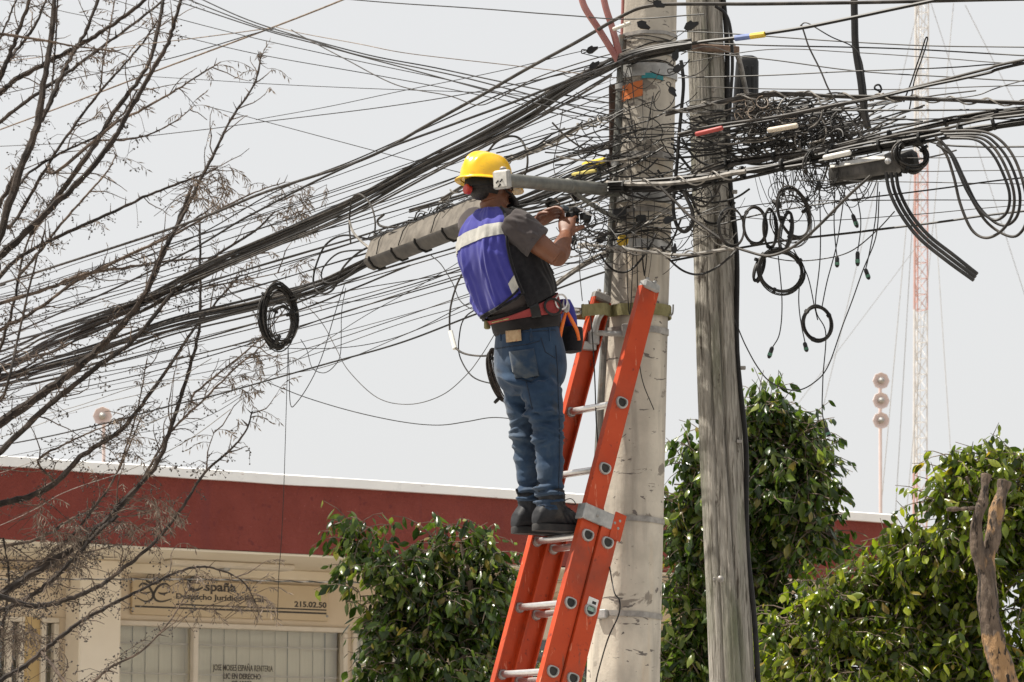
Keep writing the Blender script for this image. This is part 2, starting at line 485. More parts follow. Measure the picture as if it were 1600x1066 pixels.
s_c0 = fs(124, 1000, W - 0.28)[0]; s_c1 = fs(189, 1000, W - 0.28)[0]
s_w0 = s_c1 + 0.02; s_w1 = fs(541, 1000, W)[0]
s_v0 = s_w1 + 0.05; s_v1 = s_v0 + 0.95
s_l1 = s_c0 - 0.06; s_l0 = fs(62, 1010, W)[0]
s_d1 = fs(36, 1010, W)[0]; s_d0 = s_d1 - 1.1
s_u0 = fs(800, 1030, W)[0]; s_u1 = fs(1250, 1030, W)[0]
wseg('wall', S_L, S_R - 0.05, zh + 0.002, wz_top)                  # band above the openings
wseg('wall', S_L, S_R - 0.05, 0, zs)                              # plinth
wseg('wall', S_L, s_d0, zs, zh)
wseg('wall', s_d1, s_l0, zs, zh, M['ochre'])
wseg('wall', s_l1, s_w0, zs, zh)
wseg('wall', s_w1, s_v0, zs, zh)
wseg('wall', s_v1, s_u0, zs, zh)
wseg('wall', s_u1, S_R - 0.05, zs, zh)
wseg('column', s_c0, s_c1, 0, wz_top, M['cream_pale'], 0.002, 0.28, 0.012)
wseg('beam', S_L, s_c0 - 0.004, zh + 0.24, wz_top - 0.10, M['cream'], 0.002, 0.10, 0.01)
wseg('beam', s_c1 + 0.004, S_R - 0.1, wz_top - 0.085, wz_top, M['soffit'], 0.002, 0.09, 0.008)
mb = MB(); fbox(mb, S_L, S_R - 0.06, 0.02, wz_top, -9, -8.8); mb.build('rear_wall', M['cream'], bld)
for ss in (S_L, S_R - 0.25):
    mb = MB(); fbox(mb, ss, ss + 0.18, 0.02, wz_top, -8.79, -W - 0.185); mb.build('side_wall', M['cream'], bld)
mb = MB(); fbox(mb, S_L + 0.2, S_R - 0.3, 0.13, 0.25, -8.7, -W - 0.2); mb.build('floor_slab', M['pave'], bld)

def window(s0, s1, z0, z1, mulls, hbars, slat, slat_gap=0.0, dark_edge=0.0, backing=False):
    """frame, mullions, panes, vertical blind slats and grille bars"""
    win = thing('window', None, None, FP((s0 + s1) / 2, z0, -W)); adopt(win, bld)
    for k in ('label', 'category'):
        if k in win: del win[k]
    fr = 0.045
    for (a, b, c, d) in ((s0, s1, z1 - fr, z1), (s0, s1, z0, z0 + fr), (s0, s0 + fr, z0 + fr + .002, z1 - fr - .002), (s1 - fr, s1, z0 + fr + .002, z1 - fr - .002)):
        wseg('frame', a, b, c, d, M['frame'], -0.06, 0.035, 0.006, win)
    for m_ in mulls:
        wseg('mullion', m_ - 0.024, m_ + 0.024, z0 + fr + .002, z1 - fr - .002, M['frame'], -0.05, 0.03, 0.005, win)
    xs = [s0 + fr] + [x for m_ in mulls for x in (m_ - 0.024, m_ + 0.024)] + [s1 - fr]
    for i in range(0, len(xs), 2):
        wseg('pane', xs[i] - 0.004, xs[i + 1] + 0.004, z0 + fr - .004, z1 - fr + .004, M['glass'], -0.032, -0.026, 0, win)
        for zb_ in hbars:
            wseg('grille_bar', xs[i] + 0.001, xs[i + 1] - 0.001, zb_ - 0.007, zb_ + 0.007, M['grille'], -0.072, -0.058, 0, win)
    if slat:
        n = int((s1 - dark_edge - s0 - 2 * fr) / slat)
        me = MB().box((0, 0, 0), slat * 0.515, 0.0015, (z1 - z0) / 2 - 0.03, FD, FN).mesh('slat')
        me.materials.append(M['blind'])
        for i in range(n + 1):
            o = bpy.data.objects.new('slat', me); COL.objects.link(o)
            o.location = FP(s0 + fr + slat * (i + 0.5) + (slat_gap if i > n * 0.35 else 0), (z0 + z1) / 2, -W - 0.13)
            o.rotation_euler = (0, 0, math.radians(5 + random.uniform(-3, 3)))
            adopt(o, win)
    wseg('room_shade_sheet', s0 - 0.1, s1 + 0.1, z0 - 0.1, z1 + 0.02, M['dark_in'], -0.6, -0.58, 0, win)  # dark sheet standing in for the shade of the unlit room
    return win
ppm = 4900 / 26.5
mul = fs(304, 1010, W)[0]
zb1 = fs(440, 1011, W)[1]; zb2 = fs(440, 1057, W)[1]
window(s_w0, s_w1, zs, zh, [mul], [zb1, zb2, zb2 - (zb1 - zb2)], 0.125, dark_edge=0.05)
window(s_v0, s_v1, zs, zh, [], [zb1 - .03, zb2 - .03], 0.125)
window(s_l0, s_l1, zs, zh, [], [zb1, zb2], 0.14)
window(s_d0, s_d1, 0.25, zh, [s_d1 - 0.13, s_d0 + 0.5], [], 0.0)
um = fs(925, 1030, W)[0]
window(s_u0, s_u1, zs, zh, [um, um + 0.8], [], 0.0)

# signs on the wall
def text(body, size, s, z, out, m, parent, sx=1.0, align='LEFT', name='lettering', bold=0.0, shear=0.0, sag=0.0):
    cu = bpy.data.curves.new(name, 'FONT')
    cu.body = body; cu.size = size; cu.align_x = align; cu.extrude = 0.0015; cu.offset = bold; cu.shear = shear
    cu.resolution_u = 3
    o = bpy.data.objects.new('tmp', cu); COL.objects.link(o)
    dg = bpy.context.evaluated_depsgraph_get()
    me = bpy.data.meshes.new_from_object(o.evaluated_get(dg))
    bpy.data.objects.remove(o)
    p = FP(s, z, out)
    mtx = Matrix((( FD.x * sx, 0, FN.x, p.x), (FD.y * sx, 0, FN.y, p.y), (0, 1, 0, p.z), (0, 0, 0, 1)))
    me.transform(mtx)
    me.materials.clear(); me.materials.append(m)
    return link(name, me, m, parent, None)
def sgn(px, py): return fs(px, py, W - 0.04)
sa, zsa = sgn(206, 960); sb, _ = sgn(513, 960)
_, zst = sgn(206, 903)
sg = thing('office_sign', 'tan rectangular office sign with dark lettering on wall above barred window', 'sign', FP((sa + sb) / 2, zsa, -W + 0.02))
mb = MB(); fbox(mb, sa, sb, zsa, zst, -W + 0.004, -W + 0.04, 0.005); mb.build('board', M['sign'], sg)
OT = -W + 0.0415
def tpx(body, px, py, hpx, wpx, bold=0.0, align='LEFT', name='lettering', m=M['print'], shear=0.0, parent=sg, ot=OT):
    """text whose capitals are hpx tall with its base line start at the pixel, wpx wide"""
    s, z = sgn(px, py); s1, _ = sgn(px + wpx, py)
    _, z2 = sgn(px, py - hpx)
    size = (z2 - z) / 0.70
    o = text(body, size, 0, 0, 0, m, None, 1.0, 'LEFT', name, bold, shear)
    xs = [(v.co - FP(0, 0, 0)).dot(FD) for v in o.data.vertices]
    w = max(xs) - min(xs); x0 = min(xs)
    bpy.data.objects.remove(o)
    sx = (s1 - s) / w
    return text(body, size, s - x0 * sx, z, ot, m, parent, sx, 'LEFT', name, bold, shear)
tpx('spaña', 320, 923, 14, 49, 0.0028)
tpx('Despacho Jurídico Fiscal', 275, 935.5, 8.6, 136, 0.0015)
tpx('215.02.50', 460, 948, 8.5, 50, 0.0018)
def bar(px0, px1, py, t, name='rule'):
    a, z = sgn(px0, py); b, _ = sgn(px1, py)
    mb = MB(); fbox(mb, a, b, z - t, z + t, OT - 0.001, OT + 0.001); return mb.build(name, M['print'], sg)
bar(275, 510, 944.5, 0.006); bar(211, 510, 947.5, 0.0075)
# emblem: two mirrored curled letters E under a pair of scales
def stroke(pts, w):
    q = []
    for (px, py) in pts:
        s, z = sgn(px, py); q.append((s, z, 0))
    q = spline(q, 8)
    mb = MB(); n = len(q)
    top, bot = [], []
    for i, p in enumerate(q):
        t = (q[min(i + 1, n - 1)] - q[max(i - 1, 0)]).normalized()
        ww = w * (0.35 + 0.65 * math.sin(math.pi * min(1, 0.08 + 0.9 * i / (n - 1))))
        nn = V((-t.y, t.x, 0)) * ww
        top.append(FP((p + nn).x, (p + nn).y, OT + 0.001)); bot.append(FP((p - nn).x, (p - nn).y, OT + 0.001))
    mb.quadgrid([bot, top], closed=False)
    return mb
em = MB()
def addm(a, b):
    o = len(a.v); a.v += b.v; a.f += [tuple(i + o for i in f) for f in b.f]
for pts, w in (([(217, 917), (222, 912), (230, 914), (236, 922), (239, 930), (236, 937), (227, 940), (214, 934)], 0.011), ([(219, 926), (228, 927), (235, 925)], 0.008),
               ([(266, 917), (258, 912), (248, 916), (242, 924), (240, 931), (244, 938), (254, 940), (268, 936)], 0.011), ([(247, 926), (254, 928), (263, 926)], 0.009),
               ([(228, 908), (240, 912), (252, 908)], 0.012), ([(240, 912), (240, 894)], 0.008), ([(231, 898), (240, 896), (249, 898)], 0.007),
               ([(231, 898), (229, 904), (234, 905)], 0.005), ([(249, 898), (246, 904), (251, 905)], 0.005)):
    addm(em, stroke(pts, w))
em.build('emblem', M['print'], sg, smooth=None)
ini = MB()
for pts, w in (([(314, 903), (306, 901), (297, 906), (294, 913), (298, 920), (307, 922), (317, 918)], 0.017), ([(297, 911), (305, 910), (312, 912)], 0.010), ([(314, 903), (316, 906)], 0.012)):
    addm(ini, stroke(pts, w))
ini.build('initial', M['print'], sg, smooth=None)
for (px, py) in ((208, 951), (512, 902), (511, 963), (208, 906)):
    s, z = sgn(px, py)
    MB().lathe(FP(s, z, -W + 0.0405), FN, [(0.012, 0), (0.012, 0.004), (0.004, 0.008)], 8).build('screw', M['galv'], sg)
# lettering stuck on the window pane
gw = thing('window_lettering', 'dark name lettering stuck on the large barred office window', 'lettering', FP(fs(385, 1050, W)[0], zs + 0.5, -W + 0.0))
OW = -W - 0.0215
tpx('JOSE MOISES ESPAÑA RENTERIA', 338, 1047, 9.5, 94, 0.0005, m=M['print'], parent=gw, ot=OW)
tpx('LIC EN DERECHO', 355, 1060, 8.5, 58, 0.001, m=M['print'], parent=gw, ot=OW)
tpx('CP 10890', 367, 1071.5, 8, 32, 0.001, m=M['print'], parent=gw, ot=OW)
# second sign behind the ladder
sa2, zc2 = sgn(846, 999); sb2, _ = sgn(985, 999); _, zd2 = sgn(900, 938)
sg2 = thing('office_sign', 'pale sign board with two lines of letters, partly hidden behind orange ladder and pole', 'sign', FP((sa2 + sb2) / 2, zc2, -W + 0.02))
mb = MB(); fbox(mb, sa2, sb2, zc2, zd2, -W + 0.004, -W + 0.04, 0.005); mb.build('board', M['sign_white'], sg2)
tpx('D', 916, 971, 9, 8, 0.001, parent=sg2); tpx('CE', 911, 984, 8, 14, 0.001, parent=sg2)

# ------------------------------------------------------------------ far masts
def lattice_mast():
    Y = 120.0
    pb = P(1435, 1060, Y)
    m = thing('lattice_mast', 'tall thin red and white lattice radio mast far behind the bushes', 'mast', (pb.x, Y, 0))
    wd = 21 * mpp(Y); z1 = P(1436, -60, Y).z
    lean = (P(1437, 0, Y).x - P(1434, 800, Y).x) / (P(1437, 0, Y).z - P(1434, 800, Y).z)
    def leg(k, z):
        ang = math.radians((100, 220, 340)[k])
        return V((pb.x + lean * (z - pb.z) + math.cos(ang) * wd * 0.575, Y + math.sin(ang) * wd * 0.575, z))
    zs_ = [P(1436, y, Y).z for y in (980, 735, 485, 238, -60)]
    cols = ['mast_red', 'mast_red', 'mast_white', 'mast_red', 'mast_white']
    lo = 0.0
    step = 0.62
    for zi, c in zip(zs_, cols):
        mb = MB()
        for k in range(3): mb.tube([leg(k, lo), leg(k, zi)], 0.05 if k == 1 else 0.032, 6)
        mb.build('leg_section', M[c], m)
        br = MB(); z = max(lo, pb.z - 3); i = 0
        while z + step <= zi:
            for k in range(3):
                a, b = (k, (k + 1) % 3) if i % 2 else ((k + 1) % 3, k)
                br.tube([leg(a, z), leg(b, z + step)], 0.016, 4)
                br.tube([leg(k, z), leg((k + 1) % 3, z)], 0.013, 4)
            z += step; i += 1
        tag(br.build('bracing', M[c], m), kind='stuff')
        lo = zi
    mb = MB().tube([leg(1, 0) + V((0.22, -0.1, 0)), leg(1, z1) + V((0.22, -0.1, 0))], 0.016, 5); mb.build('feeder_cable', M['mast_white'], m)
    for (x0, y0, x1, y1, dy) in ((1436, 8, 1290, 620, -10), (1448, 0, 1385, 700, -25), (1490, 5, 1420, 760, -8), (1508, 8, 1600, 190, 10), (1440, 375, 1240, 640, -15), (1462, 350, 1485, 700, -14), (1432, 240, 1404, 720, 12), (1453, 0, 1620, 520, 6)):
        a = P(x0, y0, Y); b = P(x1, y1, Y + dy); e = b + (b - a) * (b.z / (a.z - b.z)) if a.z > b.z else b
        MB().tube([a, e], 0.011, 4).build('guy_wire', M['cable_grey'], m)
lattice_mast()
def dish(mb, c, r, face, n=8):
    mb.lathe(c, face, [(r * 0.25, -r * 0.45), (r * 0.7, -r * 0.30), (r, 0.0), (r * 0.97, 0.02), (r * 0.6, -r * 0.12), (0.001, -r * 0.2)], n)
def dish_mast(name, label, px, py0, Y, ys, r, lean=0):
    b = P(px, py0, Y)
    t = thing(name, label, 'antenna', (b.x, Y, 0))
    top = P(px - lean, min(ys) - 12, Y)
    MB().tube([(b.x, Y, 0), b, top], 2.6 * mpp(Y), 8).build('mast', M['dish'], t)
    for y in ys:
        c = P(px - lean, y, Y); c.y -= 0.16
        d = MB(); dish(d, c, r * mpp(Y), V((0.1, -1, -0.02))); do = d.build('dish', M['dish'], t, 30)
        f = MB(); f.lathe(c + V((0, -0.02, 0)), V((0.1, -1, 0)), [(r * 0.34 * mpp(Y), -0.05), (r * 0.36 * mpp(Y), 0.03), (r * 0.1 * mpp(Y), 0.06)], 10); f.build('feed_horn', M['galv'], do)
        MB().tube([c + V((0, 0.05, 0)), V((c.x, Y, c.z))], 0.02, 6).build('bracket', M['galv'], t)
dish_mast('dish_antenna', 'three pinkish dishes stacked on a thin pole above the red roof', 1376, 805, 55.0, [597, 628, 659], 13.5, 1)
dish_mast('dish_antenna', 'single pinkish round dish on a pole seen through the bare branches', 162, 725, 55.0, [652], 15, 0)

# ------------------------------------------------------------------ leafy trees (drooping glossy leaves)
def leaf_mesh(name, L, Wd, fold, curl, m):
    """a pointed leaf, base at origin, pointing along -Z (drooping), folded along the midrib"""
    st = [(0.0, 0.03), (0.18, 0.62), (0.42, 1.0), (0.68, 0.78), (0.87, 0.32), (1.0, 0.02)]
    v = []; f = []
    for (t, w) in st:
        y = -curl * L * t * t * 1.3
        z = -L * t * (1 - 0.25 * curl * t)
        v += [(-w * Wd / 2, y - fold * w * Wd / 2, z), (0, y, z), (w * Wd / 2, y - fold * w * Wd / 2, z)]
    for i in range(len(st) - 1):
        a = i * 3
        f += [(a, a + 1, a + 4, a + 3), (a + 1, a + 2, a + 5, a + 4)]
    me = bpy.data.meshes.new(name); me.from_pydata(v, [], f)
    me.materials.append(m); me.shade_smooth()
    return me
def rotm(rng, out, droop):
    """leaf attitude: hanging, its face turned outwards, with scatter"""
    az = math.atan2(out.y, out.x) + rng.gauss(0, 0.9)
    tilt = max(-0.3, rng.gauss(droop, 0.35))
    m = Matrix.Rotation(az - math.pi / 2, 3, 'Z') @ Matrix.Rotation(tilt, 3, 'X') @ Matrix.Rotation(rng.gauss(0, 0.45), 3, 'Y') @ Matrix.Rotation(rng.gauss(0, 0.7), 3, 'Z')
    return m

def leafy_tree(name, label, blobs, Y, mkey, n_shoot, trunk, limbs, seed, leafL=0.088, group=None, depth=0.8, twmat='bark_ficus'):
    rng = random.Random(seed)
    base = V(trunk[0])
    t = thing(name, label, 'tree', (base.x, base.y, GZ), group)
    tp = spline([tuple(p) for p in trunk], 6)
    MB().tube(tp, [0.085, 0.075, 0.06, 0.05], 10).build('trunk', M[twmat], t)
    mv = [leaf_mesh('leaf', leafL * a, leafL * b, fo, cu, M[mkey]) for a, b, fo, cu in ((1, .42, .35, .25), (.85, .40, .2, .4), (1.1, .46, .5, .12), (.7, .36, .3, .3))]
    arr = []
    for me in mv:
        co = np.array([v.co[:] for v in me.vertices]); arr.append(co)
    faces = np.array([p.vertices[:] for p in mv[0].polygons])
    nv = len(arr[0])
    B = []
    for (px, py, r, dy) in blobs:
        c = P(px, py, Y + dy); B.append((c, r * mpp(Y + dy)))
    wts = [b[1] ** 2.2 for b in B]
    limbs_p = []
    for (px, py, dy) in limbs:
        e = P(px, py, Y + dy)
        mid = tp[-1].lerp(e, 0.5) + V((rng.uniform(-.1, .1), rng.uniform(-.1, .1), 0.06))
        pts = spline([tuple(tp[-2]), tuple(mid), tuple(e)], 6)
        limbs_p += pts
        MB().tube(pts, [0.038, 0.024, 0.008], 7).build('limb', M[twmat], t)
    leaves = []; twigs = MB()
    for i in range(n_shoot):
        c, r = rng.choices(B, wts)[0]
        d = V((rng.gauss(0, 1), rng.gauss(0, 1), rng.gauss(0.15, 1))).normalized()
        rad = r * rng.uniform(0.35, 1.0) ** 0.55 * rng.uniform(0.9, 1.1)
        p = c + V((d.x, d.y * depth, d.z)) * rad
        # uneven density: holes in the crown
        if noise.noise(p * 4.2 + V((seed, 0, 0))) < -0.22: continue
        if rng.random() < .07: p = c + (p - c) * rng.uniform(1.05, 1.3)       # sprays that stand out of the outline
        out = V((d.x, d.y, d.z * 0.4))
        ln = rng.uniform(0.14, 0.30)
        g = (V((d.x, d.y, 0.35 + d.z * 0.5)) + V((rng.gauss(0, .4), rng.gauss(0, .4), rng.gauss(0, .3)))).normalized()
        pts = [p - g * ln * 0.6]
        for k in range(4):
            pts.append(pts[-1] + g * ln * 0.33); g = (g + V((0, 0, -0.30))).normalized()
        twigs.tube(pts, [0.0045, 0.0015], 4, cap=False)
        nl = rng.randint(7, 11)
        for k in range(nl):
            q = (k + rng.random()) / nl
            a = min(3, int(q * 4)); pp = pts[a].lerp(pts[a + 1], q * 4 - a) + V((rng.gauss(0, .012), rng.gauss(0, .012), rng.gauss(0, .008)))
            leaves.append((pp, rotm(rng, out + g * 0.3, 0.80), rng.randrange(4), rng.uniform(0.5, 1.2)))
    # the 300 leaves that show largest become parts of their own: nearest the camera and in the frame
    def key(l):
        p = l[0] - CAM
        px = 800 + FPX * p.x / p.dot(FWD); py = 533 - FPX * p.dot(UPV) / p.dot(FWD)
        inside = -10 < px < 1610 and py < 1075
        return (0 if inside else 50) + p.y - l[3] * 0.6
    leaves.sort(key=key)
    for (p, mtx, k, sc) in leaves[:300]:
        o = bpy.data.objects.new('leaf', mv[k]); COL.objects.link(o)
        o.matrix_basis = Matrix.Translation(p) @ mtx.to_4x4() @ Matrix.Scale(sc, 4)
        adopt(o, t)
    rest = leaves[300:]
    vv = np.empty((len(rest) * nv, 3)); ff = np.empty((len(rest) * len(faces), 4), dtype=np.int64)
    for i, (p, mtx, k, sc) in enumerate(rest):
        vv[i * nv:(i + 1) * nv] = arr[k] @ (np.array(mtx).T * sc) + np.array(p)
        ff[i * len(faces):(i + 1) * len(faces)] = faces + i * nv
    me = bpy.data.meshes.new('foliage')
    me.vertices.add(len(vv)); me.vertices.foreach_set('co', vv.ravel())
    me.loops.add(ff.size); me.loops.foreach_set('vertex_index', ff.ravel().astype(np.int32))
    me.polygons.add(len(ff)); me.polygons.foreach_set('loop_start', np.arange(0, ff.size, 4, dtype=np.int32))
    me.update(); me.validate()
    tag(link('foliage', me, M[mkey], t, 180), kind='stuff')
    tag(twigs.build('twigs', M[twmat], t), kind='stuff')
    return t

def trunkpath(px, py, Y, dx=0.0):
    top = P(px, py, Y)
    return [(top.x + dx, Y, GZ - 0.05), (top.x + dx * 0.6 + 0.03, Y + 0.05, top.z * 0.4), (top.x + dx * 0.2 - 0.03, Y, top.z * 0.75), tuple(top)]

leafy_tree('ficus_tree', 'small dark green leafy tree with drooping leaves in front of the office sign wall',
           [(556, 835, 34, 0), (545, 815, 16, -.1), (590, 880, 55, 0), (570, 905, 38, -.1), (640, 900, 62, 0), (705, 880, 62, .1), (700, 838, 26, 0), (745, 832, 22, -.1), (765, 860, 42, 0), (640, 965, 72, 0),
            (700, 960, 92, .1), (620, 1010, 50, -.1), (750, 940, 64, 0), (690, 1050, 95, 0), (620, 1080, 60, 0), (770, 1010, 55, .2), (800, 905, 26, 0), (735, 1100, 90, 0), (860, 1055, 42, .6), (890, 1040, 26, .6)],
           20.0, 'leaf_a', 1250, trunkpath(735, 1010, 20.1, 0.15), [(600, 850, 0), (655, 900, .1), (720, 850, -.1), (760, 870, .2), (630, 980, 0), (790, 960, .3), (880, 1060, .5)], 3, 0.094)
leafy_tree('ficus_tree', 'tall dark green leafy tree rising between the two poles, behind the grey wooden pole',
           [(1205, 632, 26, 0), (1190, 665, 52, 0), (1240, 690, 48, 0), (1130, 690, 40, .1), (1085, 720, 38, 0), (1066, 775, 36, 0), (1160, 750, 80, 0), (1240, 760, 66, 0), (1275, 810, 46, -.1), (1265, 720, 30, 0),
            (1075, 850, 50, .1), (1110, 920, 66, .2), (1220, 830, 66, .1), (1290, 830, 26, 0), (1140, 830, 70, .2), (1060, 940, 40, 0), (1075, 1020, 56, .2), (1140, 1010, 80, .3), (1200, 960, 66, .3), (1130, 1090, 90, .3), (1230, 1010, 56, .3)],
           18.2, 'leaf_a', 1750, trunkpath(1190, 905, 18.5, 0.05), [(1200, 680, 0), (1250, 760, 0), (1130, 720, .1), (1080, 820, .1), (1260, 820, -.1), (1100, 940, .2)], 5, 0.088)
leafy_tree('ficus_tree', 'wide yellow-green leafy tree at the right edge behind the forked dead stump',
           [(1500, 728, 34, 0), (1545, 730, 42, 0), (1590, 745, 56, 0), (1478, 780, 36, 0), (1530, 790, 60, 0), (1432, 850, 46, 0), (1388, 884, 42, 0), (1470, 870, 66, 0), (1338, 918, 42, 0), (1292, 936, 38, -.1), (1250, 955, 40, 0),
            (1560, 860, 90, .1), (1405, 945, 80, .1), (1300, 990, 66, 0), (1480, 960, 96, .2), (1230, 1000, 50, .1), (1340, 1040, 96, 0), (1570, 980, 100, .1), (1450, 1060, 100, .1), (1250, 1080, 70, 0), (1560, 1090, 100, .1), (1640, 830, 90, .1)],
           17.2, 'leaf_b', 2600, trunkpath(1470, 1010, 17.6, 0.1), [(1530, 760, 0), (1580, 800, .1), (1440, 850, 0), (1350, 915, 0), (1290, 955, 0), (1560, 930, .1), (1400, 960, -.1)], 8, 0.082)

# pruned forked stump in front of the right-hand tree
st = thing('dead_stump', 'bare forked trunk with sawn ends and torn tan bark at the right edge', 'tree', (P(1575, 1066, 16.0).x, 16.0, GZ))
YS = 16.0
def wob(pts, r, n=14, amp=0.12, name='trunk', parent=st, m='bark_stump'):
    mb = MB(); mb.tube(pts, r, n)
    for i, v in enumerate(mb.v):
        v = V(v); d = noise.noise(v * 9) * 0.012 + noise.noise(V((v.x * 34, v.y * 34, v.z * 7))) * 0.008 + noise.noise(v * 45) * 0.004
        c = min(pts, key=lambda p: (p - v).length_squared)
        mb.v[i] = tuple(v + (v - c).normalized() * d)
    return mb.build(name, M[m], parent, 180 if n > 10 else 40)
tr = spline([(P(1600, 1200, YS)[:]), P(1572, 1066, YS)[:], P(1552, 1000, YS)[:], P(1544, 930, YS)[:], P(1540, 880, YS)[:], P(1534, 860, YS)[:]], 22)
b0 = V((P(1620, 1250, YS).x, YS, GZ - 0.05))
wob([b0] + tr, [0.075] + [x * mpp(YS) for x in (19, 18, 16, 15, 14, 13, 12)], 30)
wob(spline([P(1540, 900, YS)[:], P(1527, 850, YS - .02)[:], P(1526, 815, YS - .03)[:], P(1536, 780, YS - .02)[:], P(1542, 742, YS)[:]], 18), [x * mpp(YS) for x in (12, 11, 9, 8.5, 7.5)], 24, name='fork')
wob(spline([P(1540, 900, YS)[:], P(1548, 850, YS + .03)[:], P(1558, 800, YS + .05)[:], P(1570, 752, YS + .07)[:]], 20), [x * mpp(YS) for x in (11, 11, 11, 10)], 24, name='fork')
wob(spline([P(1534, 792, YS)[:], P(1512, 795, YS - .05)[:], P(1480, 796, YS - .1)[:]], 5), [x * mpp(YS) for x in (3.5, 2.5, 1.5)], 6, name='twig')
wob(spline([P(1534, 782, YS)[:], P(1518, 768, YS - .02)[:], P(1510, 745, YS - .05)[:]], 5), [x * mpp(YS) for x in (3, 2, 1)], 6, name='twig')

